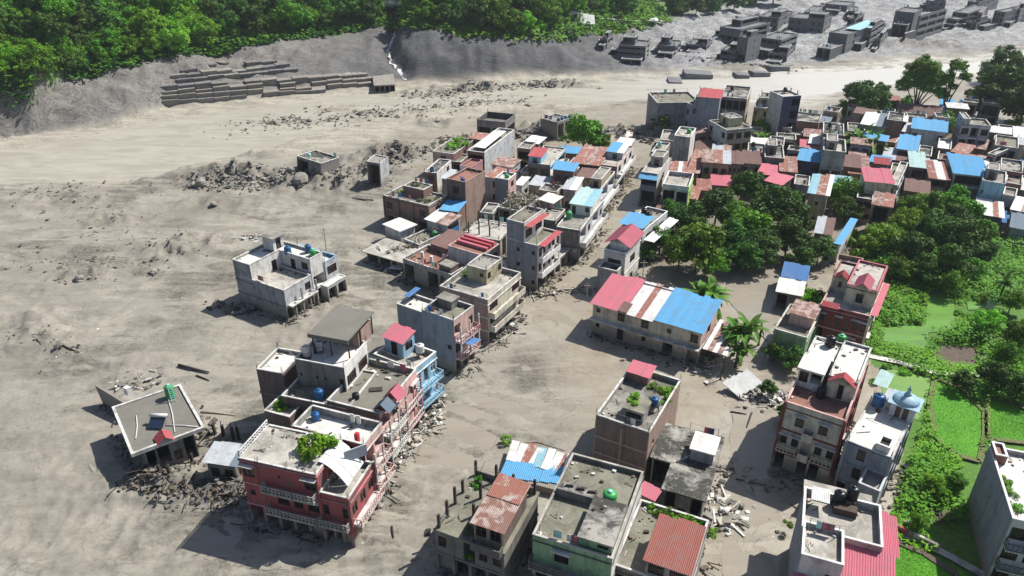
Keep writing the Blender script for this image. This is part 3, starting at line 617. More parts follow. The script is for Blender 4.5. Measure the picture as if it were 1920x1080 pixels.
    def gab(s, x0, y0, x1, y1, z, rise, mats, over=.4, ridge='x', wm='white_wall'):
        g = MB()
        if ridge == 'x':
            ym = (y0+y1)/2; sl = rise/((y1-y0)/2)
            for x in (x0, x1): g.add([(x, y0, z-.03), (x, y1, z-.03), (x, ym, z+rise-.05)], [(0, 1, 2), (2, 1, 0)])
            s.sheet(x0-over, y0-over, x1+over, ym+.02, z-sl*over+.04, z+rise+.04, mats)
            W = x1-x0+2*over; n = max(1, round(W/.95)); w = W/n; L = math.hypot((y1-y0)/2+over, rise+sl*over); an = math.atan2(rise+sl*over, (y1-y0)/2+over)
            mt = mats if isinstance(mats, str) else mats[0]
            for i in range(n): put('roof_sheet', sheet_mesh(mt), s.root, (x1+over-i*w, y1+over, z-sl*over+.04), (an, 0, PI), (w*1.03, L, 1))
        else:
            xm = (x0+x1)/2; sl = rise/((x1-x0)/2)
            for y in (y0, y1): g.add([(x0, y, z-.03), (x1, y, z-.03), (xm, y, z+rise-.05)], [(0, 1, 2), (2, 1, 0)])
            W = y1-y0+2*over; n = max(1, round(W/.95)); w = W/n; L = math.hypot((x1-x0)/2+over, rise+sl*over); an = math.atan2(rise+sl*over, (x1-x0)/2+over)
            mt = mats if isinstance(mats, str) else mats[0]
            for i in range(n):
                put('roof_sheet', sheet_mesh(mt), s.root, (x0-over, y1+over-i*w, z-sl*over+.04), (an, 0, -PI/2), (w*1.03, L, 1))
                put('roof_sheet', sheet_mesh(mt), s.root, (x1+over, y0-over+i*w, z-sl*over+.04), (an, 0, PI/2), (w*1.03, L, 1))
        g.build('gable_wall', wm, s.root)
    def hut(s, x0, y0, x1, y1, z0, hh=2.4, mats='white_wall', roof='roof_concrete', front='d', side='', over=.2, sheet=None, rise=.3, par=0, left=None):
        b = s.block(x0, y0, x1, y1, z0-.02, z0+hh, mats, roof, par, 1, front, side, left, over=0 if sheet else over, noroof=bool(sheet))
        if sheet: s.sheet(x0-.3, y0-.3, x1+.3, y1+.3, z0+hh+.02, z0+hh+rise, sheet)
        return b
_tank = {}
def tank(b, x, y, z, col='tank_black', r=.62, label=None, h=1.3, stand=0.0):
    p = b.wpt(x, y, z); k = (col, r, h, stand)
    if k not in _tank:
        m = MB(); m.lathe([(r*.97, 0), (r, .08), (r, h*.3), (r*.96, h*.33), (r, h*.36), (r, h*.66), (r*.96, h*.69), (r, h*.72), (r, h*.86), (r*.7, h*.97), (r*.3, h)], 16)
        c = MB(); c.lathe([(r*.32, h+.01), (r*.34, h+.1), (r*.2, h+.16)], 12)
        lid = 'tank_mint' if col == 'tank_green' else col
        _tank[k] = (m.mesh('tank_body', col, True), c.mesh('lid', lid, True))
    e = empty('water_tank', p+Vector((0, 0, stand)), random.uniform(0, 1), label or 'WT', 'water tank'); put('tank_body', _tank[k][0], e); put('lid', _tank[k][1], e)
    if stand:
        m = MB()
        for a, c in ((-.4, -.4), (.4, -.4), (.4, .4), (-.4, .4)): m.box(a-.05, c-.05, -stand, a+.05, c+.05, -.06)
        m.box(-.55, -.55, -.06, .55, .55, -.003); m.build('stand', 'rust_iron', e)
    return e
def leaf_cloud(mb, c, r, n, size, sq=.75, rnd=random, mi=0, shell=.55):
    for _ in range(n):
        d = Vector((rnd.gauss(0, 1), rnd.gauss(0, 1), rnd.gauss(0, 1)*.9)).normalized(); q = shell+(1-shell)*rnd.random()
        p = Vector(c)+Vector((d.x*r*q, d.y*r*q, d.z*r*q*sq)); s_ = size*rnd.uniform(.6, 1.3)
        nrm = (d+Vector((rnd.uniform(-.7, .7), rnd.uniform(-.7, .7), rnd.uniform(-.2, .9)))).normalized(); m = nrm.to_track_quat('Z', 'Y').to_matrix(); a = rnd.uniform(0, PI)
        ux = m @ Vector((math.cos(a), math.sin(a), 0)); uy = m @ Vector((-math.sin(a), math.cos(a), 0))
        mb.quad(p-ux*s_-uy*s_*.55, p+ux*s_*.9-uy*s_*.5, p+ux*s_+uy*s_*.6, p-ux*s_*.8+uy*s_*.55, mi)
_shrub = {}
def shrub_mesh(k, mat):
    if (k, mat) not in _shrub:
        rnd = random.Random(100+k); mb = MB()
        for i in range(9):
            c = (rnd.uniform(-.65, .65), rnd.uniform(-.65, .65), rnd.uniform(.15, .62)); leaf_cloud(mb, c, rnd.uniform(.25, .42), 60, .085, .85, rnd)
        st = MB()
        for i in range(5): st.tube([(0, 0, -.05), (rnd.uniform(-.4, .4), rnd.uniform(-.4, .4), .5)], [.03, .012], 5)
        _shrub[(k, mat)] = (mb.mesh('foliage', mat), st.mesh('stem', 'bark'))
    return _shrub[(k, mat)]
def shrub(p, r, label, mat='leaf_mid', hh=1.0, name='shrub', cat='shrub', group=None):
    e = empty(name, p, random.uniform(0, 6), label, cat, group); f, t = shrub_mesh(random.randint(0, 3), mat)
    o = put('foliage', f, e); o.scale = (r, r, r*hh); o = put('stem', t, e); o.scale = (r, r, r*hh); return e
# ------------------------------------------------------------------ the buildings standing in the mud, nearest first
def small(b, x, y, z, sx, sy, sz, mat, name, label, cat, rz=0.0):
    e = MB(); e.box(-sx/2, -sy/2, 0, sx/2, sy/2, sz); o = e.build(name, mat); o.location = b.wpt(x, y, z); o.rotation_euler = (0, 0, b.th+rz); return tag(o, label, cat)
# 1 red house
b = Bld('deep red three-storey house with balconies, lowest of the row along the muddy street', (446, 858), (592, 890), (642, 824), 9.6, sink=1.2)
k = b.block(mats=('red_paint', 'red_paint', 'red_paint'), roof='roof_pale', par=.12, floors=3, front=['W.v.W', 's.WwW', 'ooooo'], side=['', 'ww', 'oo'], band='pink', ledge=True, parm='plaster_trim')
x2, y2 = b.loc(651, 936, 6.7); x3, y3 = b.loc(691, 886, 6.7)
k2 = b.block(b.L+.01, 0, max(x2, b.L+3.5), b.W*1.0, None, 7.2, mats=('red_paint', 'red_paint'), roof='roof_pale', par=.75, floors=2, front=['w.w', 'ooo'], side=['www', 'ooo'], band='pink', cols='red_paint', capm='plaster_trim')
b.balconies(k, 'front', 1.0, 'concrete', 'concrete', 'double', .30, .98, floors=[0, 1], zoff=-.1)
b.balconies(k2, 'front', 1.0, 'concrete', 'concrete', 'double', 0, .98, floors=[0], zoff=-.1)
b.balconies(k2, 'side', 1.2, 'plaster_trim', 'pale_pink', 'bars', 0.02, .98, floors=[0], zoff=0)
rl = put('railing', rail_mesh(b.W-.4, 'white_trim', 'double'), b.root, (.12, .2, 9.5), PI/2)
for i, (px, py) in enumerate(((478, 868), (533, 878), (567, 885))):   # bare rods left for the next storey
    q = b.loc(px, py, 9.6); r = MB(); [r.tube([(q[0]+a, q[1]+c, 9.4), (q[0]+a+.1, q[1]+c, 10.5)], .03, 4) for a, c in ((0, 0), (.2, 0), (.2, .2))]; r.build('steel_rods', 'rust_iron', b.root)
cv = MB(); cx0, cx1 = b.L-.6, b.L+2.6
for i in range(8):
    a0, a1 = i/8, (i+1)/8; zf = lambda t: 9.9-2.7*t**1.8
    for j in range(3):
        yj = b.W*.28+j*1.3; cv.quad((cx0+(cx1-cx0)*a0, yj, zf(a0)), (cx0+(cx1-cx0)*a1, yj, zf(a1)), (cx0+(cx1-cx0)*a1, yj+1.25, zf(a1)), (cx0+(cx1-cx0)*a0, yj+1.25, zf(a0)))
cvo = cv.build('tin_sheet', 'sheet_white'); cvo.location = b.o; cvo.rotation_euler = (0, 0, b.th); tag(cvo, 'bent white tin sheet hanging off the red house roof onto its terrace', 'tin sheet')
q = b.loc(588, 845, 10); shrub(b.wpt(q[0], q[1], 9.5), 2.1, 'tall bright green shrub growing on the flat roof of the red house', 'leaf_bright', 1.3)
shrub(b.wpt(q[0]+.5, q[1]+1.5, 9.5), 1.7, 'bushy green plant behind the taller shrub on the red house roof', 'leaf_bright', 1.2)
small(b, b.L+1.5, b.W*.7, 6.5, 1.2, .8, .7, 'cloth_blue', 'plastic_sheet', 'blue plastic bundle under the bent tin sheet on the red house', 'plastic sheet')
# 2 terrace house with white terrace
b = Bld('house with a wide pale roof terrace edged in dark pink directly behind the red house', (547, 798), (688, 848), (716, 792), 9.6, sink=1.2)
k = b.block(mats=('maroon', 'pale_pink', 'concrete_dark'), roof='roof_white', par=1.0, floors=3, side=['oO', 'bw', 'oo'], band='plaster_trim', parm='pink', capm='plaster_trim')
b.balconies(k, 'side', 1.3, 'plaster_trim', 'pale_pink', 'bars', .02, .98, zoff=0, posts=True)
small(b, b.L-1.6, 1.2, 8.62, .45, .45, 1.2, 'red_plastic', 'plastic_drum', 'red plastic drum by the front edge of the pale roof terrace', 'drum')
small(b, b.L-3.5, .9, 8.62, 1.4, .6, .5, 'roof_white', 'bench', 'low white concrete bench by the front parapet of the pale terrace', 'bench')
tank(b, 1.2, b.W-1.2, 8.62, 'tank_blue', .5, 'blue barrel in the back left corner of the pale roof terrace', 1.0)
small(b, b.L-.5, -1.0, 8.3, 2.6, .12, 1.5, 'sheet_zinc', 'sign_board', 'grey metal board leaning off the front corner of the pale terrace', 'board', .9)
small(b, b.L-3.6, b.W-.5, 9.0, .5, .12, 1.2, 'white_scrap', 'cloth', 'left of two white cloths drying on the pale terrace back wall', 'cloth')
small(b, b.L-2.8, b.W-.5, 9.0, .5, .12, 1.2, 'white_scrap', 'cloth', 'right of two white cloths drying on the pale terrace back wall', 'cloth')
# 3 pink balcony house
b = Bld('house with pink arched balconies on the street and a dark sunken roof', (622, 748), (713, 780), (772, 694), 9.4, sink=1.2)
k = b.block(mats=('brick_dark', 'pale_pink', 'concrete_dark'), roof='roof_smooth', par=.8, floors=3, side=['Ow.w', 'Ww.w', 'oooo'], band='pink', parm='maroon', capm='plaster_trim', ledge=True)
b.balconies(k, 'side', 1.35, 'plaster_trim', 'plaster_trim', 'double', .02, .48, posts=True); b.balconies(k, 'side', .9, 'pink', 'plaster_trim', 'bars', .52, .98, posts=True)
b.gab(b.L-.9, b.W*.30, b.L+1.0, b.W*.48, 9.5, 1.0, 'sheet_pink', .15, 'y', 'pink'); b.gab(b.L-.9, b.W*.05, b.L+1.0, b.W*.2, 9.5, .9, 'sheet_slate', .15, 'y', 'maroon')
small(b, b.L*.55, b.W*.5, 8.61, 1.6, .8, .15, 'wood_dark', 'plank_heap', 'dark wet plank lying on the sunken roof beside the pink balconies', 'plank', .5)
tank(b, b.L*.35, b.W*.25, 8.61, 'tank_black', .45, 'short black barrel on the dark sunken roof behind the pink balconies', .8)
# 4 light blue house
b = Bld('light blue house with railed balconies behind the pink balcony house', (697, 664), (776, 690), (821, 659), 8.6, sink=1.2)
k = b.block(mats=('sky_blue', 'sky_blue', 'sky_blue'), roof='roof_pale', par=.85, floors=3, side=['wdw', 'wdw', 'ooo'], band='white_trim', parm='sky_blue', capm='white_trim', win='w')
b.balconies(k, 'side', 1.2, 'sky_blue', 'sky_blue', 'bars', .02, .98)
x, y = b.loc(700, 655, 8); h2 = b.hut(.2, b.W*.45, 3.4, b.W-.2, 7.8, 2.5, 'sky_blue', front='d', side='w', sheet='sheet_pink', rise=.7)
tank(b, 5.0, b.W-1.1, 7.8, 'frame_white', .6, 'white water tank next to the red-roofed stair hut on the light blue house', 1.2, .8)
# 5 brick tower row at the left
b = Bld('dark brick house with a white roof strip at the left end of the street row', (482, 691), (530, 701), (566, 660), 9.6, sink=1.2)
b.block(mats=('brick_dark', 'brick_dark', 'brick_dark'), roof='roof_white', par=.5, floors=3, front='', side='', band='concrete_dark', capm='plaster_trim', first=1)
b = Bld('dark brick house with a penthouse under a large flat brown canopy', (530, 741), (652, 768), (704, 698), 8.8, sink=1.2)
b.block(mats=('brick_dark', 'white_wall', 'brick_dark'), roof='roof_olive', par=.6, floors=3, front=['', '', 'ww'], side=['w.', 'w.'], band='concrete_dark', capm='plaster_trim', first=1)
x0, y0 = b.loc(538, 668, 12.2); x1, y1 = b.loc(615, 689, 12.2); X0, X1 = min(x0, .8), max(x1, 6)
ym = b.W*.42
b.block(X0+1.2, ym, X1+1.2, b.W+1.5, 8.2, 12.2, ('concrete_dark', 'white_wall', 'brick_dark'), 'roof_white', .45, 1, front=['v.vv.d'], side='WW', capm='white_trim')
cx0, cy0 = b.loc(577, 625, 15.0); cx1, cy1 = b.loc(648, 643, 15.0); cx2, cy2 = b.loc(684, 601, 15.0)
c = MB(); c.box(cx0, cy0, 14.8, cx1, cy0+7.2, 15.0); c.box(cx0-.02, cy0-.12, 14.45, cx1+.02, cy0-.002, 15.02); c.build('canopy', 'roof_grey', b.root)
for px in (cx0+.3, (cx0+cx1)/2, cx1-.3):
    for py in (cy0+.4, cy0+3.6, cy0+6.8):
        p = MB(); p.box(px-.07, py-.07, 11.75, px+.07, py+.07, 14.8); p.build('post', 'rust_iron', b.root)
c = MB(); c.box(cx0+1.5, cy0+3.2, 11.75, cx1-.4, cy0+6.7, 13.9); c.build('penthouse_wall', 'brick_light', b.root)
for i, (tx, ty) in enumerate(((X0+2.2, ym+1.2), (X0+3.0, ym+2.8))): tank(b, tx, ty, 11.75, 'steel', .55, ['silver round water tank on the penthouse roof, the nearer one', 'silver round water tank on the penthouse roof, the one behind'][i], 1.5, .3)
small(b, X1-.6, ym+1.6, 11.76, 3.2, 2.2, .1, 'roof_white', 'mat', 'bright white sheet spread on the penthouse roof beside the silver tanks', 'sheet')
tank(b, 4.4, 1.4, 8.2, 'tank_blue', .6, 'dark blue water tank in the shade below the penthouse', 1.5)
b2 = Bld('low brick annex with a planted roof garden left of the pale terrace', (497, 769), (543, 783), (579, 744), 7.6, sink=1.2)
b2.block(mats=('brick_dark', 'brick_dark', 'brick_dark'), roof='roof_pale', par=.5, floors=2, front='', side='', capm='plaster_trim')
for i, (u, v, r, w) in enumerate(((.35, .35, 1.2, 'near the front wall'), (.6, .65, 1.4, 'in the middle'), (.3, .8, 1.1, 'near the back wall'))):
    shrub(b2.wpt(b2.L*u, b2.W*v, 7.1), r, 'green leafy garden plant %s of the brick annex roof' % w, 'leaf_bright', .8)
# 6 bungalow tilting in the mud
b = Bld('flat-roofed grey bungalow with a white roof rim standing alone in the mud', (208, 764), (250, 849), (386, 802), 4.6, cat='house', sink=1.5)
b.block(.9, 1.1, b.L-.7, b.W-1.2, None, 4.35, ('concrete_dark', 'concrete_dark', 'concrete_dark'), par=0, noroof=True, floors=1, front='.w', side='oOwo', left='w')
r = MB(); r.box(0, 0, 4.3, b.L, b.W, 4.5); r.build('roof_slab', 'roof_grey', b.root)
p = MB(); L, W = b.L, b.W
for q in ((-.1, -.1, L+.1, .22), (-.1, W-.22, L+.1, W+.1), (-.1, .22, .22, W-.22), (L-.22, .22, L+.1, W-.22)): p.box(q[0], q[1], 4.22, q[2], q[3], 4.72)
p.build('roof_rim', 'plaster_trim', b.root)
c = MB(); c.box(L-1.0, W*.5, -.5, L-.8, W*.5+.25, 4.3); c.build('pillar', 'concrete', b.root); c = MB(); c.box(L-1.0, W*.14, -.5, L-.8, W*.14+.25, 4.3); c.build('pillar', 'concrete', b.root)
b.gab(L-1.4, W*.36, L+.3, W*.56, 4.75, .75, 'sheet_red', .1, 'x', 'plaster_trim')
g = empty('solar_water_heater', b.wpt(L*.66, W*.45, 4.52), b.th+.9, 'solar water heater with dark collector and white barrel on the bungalow roof', 'solar heater')
m = MB(); m.xbox(Matrix.Translation((0, 0, .6)) @ Matrix.Rotation(.5, 4, 'X'), 1.9, 1.5, .08); m.build('collector', 'solar', g)
m = MB(); m.tube([(-1.1, .75, 1.15), (1.1, .75, 1.15)], .26, 12); m.build('barrel', 'frame_white', g, True)
m = MB(); [m.beam((x, y, 0), (x, y, z), .05) for x, y, z in ((-.8, -.6, .3), (.8, -.6, .3), (-.8, .7, 1.0), (.8, .7, 1.0))]; m.build('stand', 'steel', g)
tank(b, 2.0, W*.80, 4.5, 'tank_green', .6, 'green water tank with a pale lid on the bungalow roof corner', 2.0)
ld = empty('ladder', b.wpt(3.3, W*.78, 4.5), b.th, 'pale blue ladder leaning against the green tank on the bungalow', 'ladder')
m = MB(); m.beam((0, 0, 0), (-.7, 0, 2.4), .09); m.build('rail', 'tank_mint', ld); m = MB(); m.beam((0, .45, 0), (-.7, .45, 2.4), .09); m.build('rail', 'tank_mint', ld)
for i in range(7):
    m = MB(); t = (i+1)/8; m.beam((-.7*t, .05, 2.4*t), (-.7*t, .4, 2.4*t), .05); m.build('rung', 'tank_mint', ld)
for i, (a, c_, lb) in enumerate((((2.2, W*.75), (L-1.2, W*.62), 'long white pipe lying across the bungalow roof behind the heater'), ((3.5, W*.25), (L*.75, 1.0), 'white pipe lying along the near corner of the bungalow roof'), ((L*.7, W*.55), (L-.6, W*.93), 'white pipe running to the far right corner of the bungalow roof'))):
    m = MB(); m.tube([b.wpt(a[0], a[1], 4.6), b.wpt((a[0]+c_[0])/2, (a[1]+c_[1])/2+.15, 4.62), b.wpt(c_[0], c_[1], 4.6)], .07, 6); tag(m.build('pipe', 'white_scrap', smooth=True), lb, 'pipe')
b = Bld('small dark shed with a blue-grey sheet roof beside the red house', (386, 862), (442, 876), (460, 842), 3.4, name='shed', cat='shed')
b.shed(['sheet_zinc', 'sheet_zinc', 'sheet_slate'], 'concrete_dark', .4, .5, 'ww', 'w')
b = Bld('broken leaning wall of a buried house behind the grey bungalow', (184, 727), (233, 752), (296, 716), 3.0, name='ruined_house', cat='ruin', sink=1)
m = MB(); m.add([(0, 0, -1), (b.L*1.1, 0, -1), (b.L*1.1, .3, -1), (0, .3, -1), (-.8, 0, 3.1), (b.L*1.1, 0, 2.5), (b.L*1.1, .3, 2.5), (-.8, .3, 3.1)], [(0, 3, 2, 1), (4, 5, 6, 7), (0, 1, 5, 4), (1, 2, 6, 5), (2, 3, 7, 6), (3, 0, 4, 7)]); m.build('wall', 'mud_wall', b.root)
m = MB(); m.add([(b.L*1.1-.3, .3, -1), (b.L*1.1, .3, -1), (b.L*1.1, b.W*.6, -1), (b.L*1.1-.3, b.W*.6, -1), (b.L*1.1-.3, .3, 2.4), (b.L*1.1, .3, 2.4), (b.L*1.1, b.W*.6, .9), (b.L*1.1-.3, b.W*.6, .9)], [(0, 3, 2, 1), (4, 5, 6, 7), (0, 1, 5, 4), (1, 2, 6, 5), (2, 3, 7, 6), (3, 0, 4, 7)]); m.build('side_wall', 'mud_wall', b.root)
m = MB(); m.lump((b.L*.5, 2.4, .2), 3.4, 0, .62, 12); m.lump((b.L*.9, 4.4, 0), 2.6, 0, .5, 13); o = m.build('mud_heap', 'rock', b.root); s_ = o.modifiers.new('s', 'SUBSURF'); s_.levels = s_.render_levels = 2
small(b, b.L*.75, b.W*.3, 2.7, .8, .6, 1.1, 'white_scrap', 'cistern', 'white cistern block on the broken wall behind the bungalow', 'cistern')
# 7 grey L-shaped house alone in the mud
b = Bld('grey concrete house with a courtyard terrace and a blue end standing alone in the mud', (441, 514), (532, 533), (634, 486), 5.7, cat='house', sink=1.2)
XL = b.L; XW = b.W
b.block(0, 0, XL, XW*.48, mats=('concrete_grey', 'light_grey', 'concrete_grey'), roof='roof_pale', par=.5, floors=2, front=['.v..', ''], side=['..w', 'oo.o'], band='concrete_dark', first=1, capm='plaster_trim')
b.block(0, .01, XL*.36, XW*.52, 5.0, 8.5, ('concrete_grey', 'white_wall', 'concrete_grey'), 'roof_white', .4, 1, front='', side='.d', band='concrete_dark', first=1, capm='plaster_trim')
b.block(0.02, XW*.52+.01, XL-.4, XW*.76, None, 8.3, ('light_grey', 'white_wall', 'concrete_grey'), 'roof_white', .5, 3, front=['..dw', ''], side=['', 'o'], capm='plaster_trim')
b.block(XL*.12, XW*.44, XL*.34, XW*.62, 8.51, 11.0, ('light_grey', 'white_wall', 'light_grey'), 'roof_concrete', 0, 1, front='', side='d', over=.35)
b.block(XL*.15, XW*.76+.01, XL-.2, XW, None, 6.4, ('sky_blue', 'light_grey', 'light_grey'), 'roof_white', .6, 2, side=['W', 'o'], capm='sky_blue')
k = b.block(XL-.02, XW*.62, XL+1.6, XW*.98, -1, 2.9, ('light_grey', 'light_grey'), 'roof_white', .1, 1, side='oo')
for i in range(4):
    q = MB(); yy = XW*(.1+.13*i); q.box(XL+.5, yy, -.8, XL+.75, yy+.25, 4.9 if i % 2 else 3.0); q.build('pillar', 'concrete', b.root)
q = MB(); q.box(XL+.01, .3, 2.6, XL+1.0, XW*.5, 2.8); q.build('balcony', 'plaster_trim', b.root)
tank(b, XL*.48, XW*.56, 7.8, 'tank_blue', .6, 'dark blue water tank nearest the stair tower of the lone grey house', 1.4); tank(b, XL*.72, XW*.72, 7.8, 'tank_blue', .55, 'blue water tank beside the green one on the lone grey house', 1.5); tank(b, XL*.86, XW*.68, 7.8, 'tank_green', .55, 'bright green water tank on the lone grey house', 1.2)
# 8 grey pink corner house with blue awning
b = Bld('house with a tall blank grey side wall and pink balconies on the muddy street', (790, 580), (854, 612), (888, 573), 9.4, sink=1.2)
k = b.block(mats=('cement_blue', 'pale_pink', 'cement_blue'), roof='roof_olive', par=.7, floors=3, front=['', '..s', ''], side=['O.w', 'W.w', 'ooo'], band='pink', capm='plaster_trim', first=3)
b.balconies(k, 'side', 1.2, 'plaster_trim', 'pink', 'bars', .02, .98, posts=True)
b.block(-5.8, 1.2, -.01, b.W, None, 8.0, ('cement_blue', 'light_grey', 'cement_blue'), 'roof_white', .5, 2, capm='plaster_trim')
b.sheet(-5.6, b.W*.55, -4.6, b.W+.8, 8.7, 8.9, ['sheet_deepblue'], pw=1.4); b.sheet(b.L+.2, b.W*.2, b.L+2.2, b.W*.7, 5.4, 5.0, ['sheet_deepblue'], pw=.8)
b.hut(.6, b.W*.62, 3.2, b.W-.1, 8.7, 1.5, 'concrete_dark', over=.1, front='')
# 9 cream three storey with brick side
b = Bld('three-storey house with cream balconies, brick side and a yellow stair hut on the roof', (826, 536), (915, 563), (975, 511), 8.0, sink=1.2)
k = b.block(mats=('brick_light', 'cream', 'brick'), roof='roof_pale', par=.8, floors=3, front=['', '', '..'], side=['W.W', 'w.wW', 'oooo'], band='plaster_trim', capm='plaster_trim')
b.balconies(k, 'side', 1.1, 'plaster_trim', 'cream', 'solid', .02, .98)
b.hut(b.L*.2, b.W*.5, b.L*.62, b.W*.98, 7.2, 2.7, 'yellow', par=.3, front='.s', side='w.w')
shrub(b.wpt(1, b.W*.6, 7.3), .8, 'small green plant beside the yellow stair hut', 'leaf_mid')
# 10 low open-fronted market
b = Bld('long low house with an open dark arcade facing the mud, beside the cream house', (757, 484), (846, 516), (890, 487), 4.2)
b.block(mats=('concrete', 'concrete', 'concrete'), roof='roof_terracotta', par=.45, floors=1, front=['o.oo'], side='o', capm='plaster_trim', over=.2)
b.hut(b.L*.72, .6, b.L-.5, 2.6, 3.8, 1.4, 'brick', over=.1, front='')
for i, (u, v) in enumerate(((.2, .4), (.42, .35), (.55, .6))): small(b, b.L*u, b.W*v, 3.77, .5, .5, 1.2, 'white_wall', 'pillar_stub', ['first', 'middle', 'third'][i]+' unfinished white pillar stub on the terracotta arcade roof', 'pillar', .3)
# 11 red-roofed beams
b = Bld('grey-fronted house with a pink terrace and long red beams on its roof', (842, 460), (904, 480), (934, 458), 6.6, sink=1)
b.block(mats=('light_grey', 'concrete', 'brick_light'), roof='roof_terracotta', par=.15, floors=2, front=['', 'oo'], side='ww', capm='pale_pink')
for i in range(3):
    m = MB(); yy = b.W*(.35+.2*i); m.box(.5, yy, 6.55, b.L-.3, yy+.55, 7.1+.12*i); m.build('roof_beam', 'sheet_pink' if i != 1 else 'sheet_red', b.root)
b = Bld('house with brown tin roof wedged behind the low arcade', (810, 455), (838, 466), (872, 444), 5.2); b.shed(['sheet_brown'], 'brick', .3, .5, 'w', 'w')
b = Bld('unfinished concrete floor with bare rods and rubble behind the red-beamed house', (868, 440), (935, 450), (965, 420), 4.6, cat='building'); b.block(mats='concrete', roof='roof_pale', par=.1, floors=1, front='o.o', side='oo', cols='rust_iron')
for i in range(6):
    m = MB(); x, y = b.L*(.05+.3*(i % 3)), b.W*(.15+.6*(i//3)); m.box(x, y, 4.4, x+.22, y+.22, 6.8+.4*(i % 2)); m.build('pillar', 'rust_iron', b.root)
# 12 tall grey slender block
b = Bld('tall slender grey block with red-roofed white balconies in the middle of the town edge', (951, 446), (1008, 461), (1043, 433), 9.0, sink=1.2, cat='building')
k = b.block(mats=('cement_blue', 'white_wall', 'cement_blue'), roof='roof_olive', par=.35, floors=3, front=['.s.s', '.s.s', '.s.s'], side=['WW', 'WW', 'oo'], band='white_trim', first=3, capm='plaster_trim')
b.balconies(k, 'side', 1.0, 'white_trim', 'white_trim', 'solid', .03, .97, posts=True)
k3 = b.block(0, .01, b.L*.56, b.W, 8.65, 12.6, ('cement_blue', 'white_wall', 'cement_blue'), 'roof_olive', .5, 1, side='WW', capm='plaster_trim')
b.sheet(b.L*.56+.02, .2, b.L*.56+1.3, b.W-.2, 12.0, 12.0, ['sheet_red'], across=False); b.sheet(b.L+.02, .2, b.L+1.3, b.W-.1, 9.0, 9.3, ['sheet_red'])
b = Bld('single-storey flat slab shop on the street right of the tall grey block', (1022, 488), (1040, 494), (1073, 461), 2.9, cat='shop'); b.block(mats='concrete_dark', roof='roof_pale', par=.1, floors=1, side='ooo', over=.3)
# 13 street row behind
b = Bld('house with slanted balconies and a pale blue tin hut above the long street', (1048, 424), (1090, 434), (1128, 375), 6.8, sink=1)
k = b.block(mats=('concrete_dark', 'light_grey', 'concrete_dark'), roof='roof_concrete', par=.2, floors=2, front=['', 'o'], side=['OwOw', 'oooo'], band='dark_slab'); b.balconies(k, 'side', 1.2, 'plaster_trim', 'plaster_trim', 'solid', .02, .98)
b.hut(.4, b.W*.45, b.L*.95, b.W*.9, 6.6, 2.2, 'white_wall', front='d.w', sheet=['sheet_mint', 'sheet_lightblue'], rise=.7); tank(b, .9, b.W*.3, 6.6, 'tank_green', .6, 'dark green water tank in front of the pale blue tin hut', 1.5)
b = Bld('concrete house with cantilevered white balconies further up the long street', (1085, 368), (1121, 378), (1153, 322), 7.0, sink=1)
k = b.block(mats=('concrete', 'light_grey', 'concrete'), roof='roof_mould', par=.3, floors=2, front=['w.', ''], side=['OOO', 'ooo'], band='dark_slab'); b.balconies(k, 'side', 1.3, 'white_trim', 'white_trim', 'solid', .02, .98)
b.hut(.5, b.W*.4, b.L*.9, b.W*.85, 6.7, 2.0, 'tan', par=.2)
b = Bld('little pink hut with a white sheet roof between the concrete houses', (1013, 373), (1038, 383), (1053, 371), 5.4, name='shed', cat='hut'); b.shed(['sheet_white'], 'pale_pink', .4, .3, 'v', 'w')
b = Bld('flat roof buried under scrap wood beside the slim grey-blue tower', (934, 388), (986, 403), (1012, 370), 5.0, cat='house', sink=1); b.block(mats='concrete', roof='roof_mould', par=.1, floors=1, front='oo', side='oo', over=.3)
scrapb = b
b = Bld('slim grey-blue tower house with a pink street side', (928, 333), (953, 337), (968, 325), 8.2, sink=1); b.block(mats=('cement_blue', 'pale_pink', 'cement_blue'), roof='roof_white', par=.5, floors=3, front='', side='w', capm='white_trim'); tank(b, b.L*.6, b.W*.5, 7.7, 'tank_green', .5, 'green tank on top of the slim grey-blue tower house', .8)
b = Bld('small white canopy roof beside the slim grey-blue tower', (966, 345), (984, 352), (992, 335), 4.0, name='shed', cat='hut'); b.shed('sheet_white', 'light_grey', .3, .3, '', 'w')
b = Bld('dark brick two-storey house with a cluttered planted roof at the mud edge', (720, 366), (803, 386), (836, 366), 6.6, sink=1); k = b.block(mats=('brick', 'brick_light', 'brick'), roof='roof_olive', par=.35, floors=2, front=['w..w', 'w.so'], side=['w', ''], band='dark_slab', cols='brick_dark')
b.block(b.L*.25, b.W*.5, b.L*.7, b.W, 6.2, 8.2, 'brick', 'roof_olive', .3, 1, front='')
for i, (u, v) in enumerate(((.15, .6), (.85, .35), (.95, .6), (.4, .8), (.7, .3))): shrub(b.wpt(b.L*u, b.W*v, 6.3 if i != 3 else 7.9), 1.1, 'green potted growth on the cluttered brick roof, number %s from its left end' % ['two', 'four', 'five', 'one', 'three'][i] if 0 else ['pot plant at the left back of the cluttered brick roof', 'leafy creeper over the right front of the cluttered brick roof', 'leafy creeper at the right edge of the cluttered brick roof', 'plant on the raised part of the cluttered brick roof', 'sprawling plant at the front of the cluttered brick roof'][i], 'leaf_dry' if i else 'leaf_bright', .6)
tank(b, 1.8, b.W*.8, 6.3, 'tank_blue', .5, 'blue tank behind the raised part of the cluttered brick roof', 1.0)
b = Bld('tall brick house with a sunlit bare pink-brick side wall', (841, 334), (873, 343), (906, 321), 10.0, sink=1); b.block(mats=('brick_dark', 'brick_light', 'brick'), roof='roof_terracotta', par=.5, floors=3, front=['w', 's', ''], side=['', '', ''], capm='brick_light'); tank(b, b.L*.75, .8, 9.5, 'tank_blue', .45, 'blue barrel on the tall brick house with the sunlit side', 1.0)
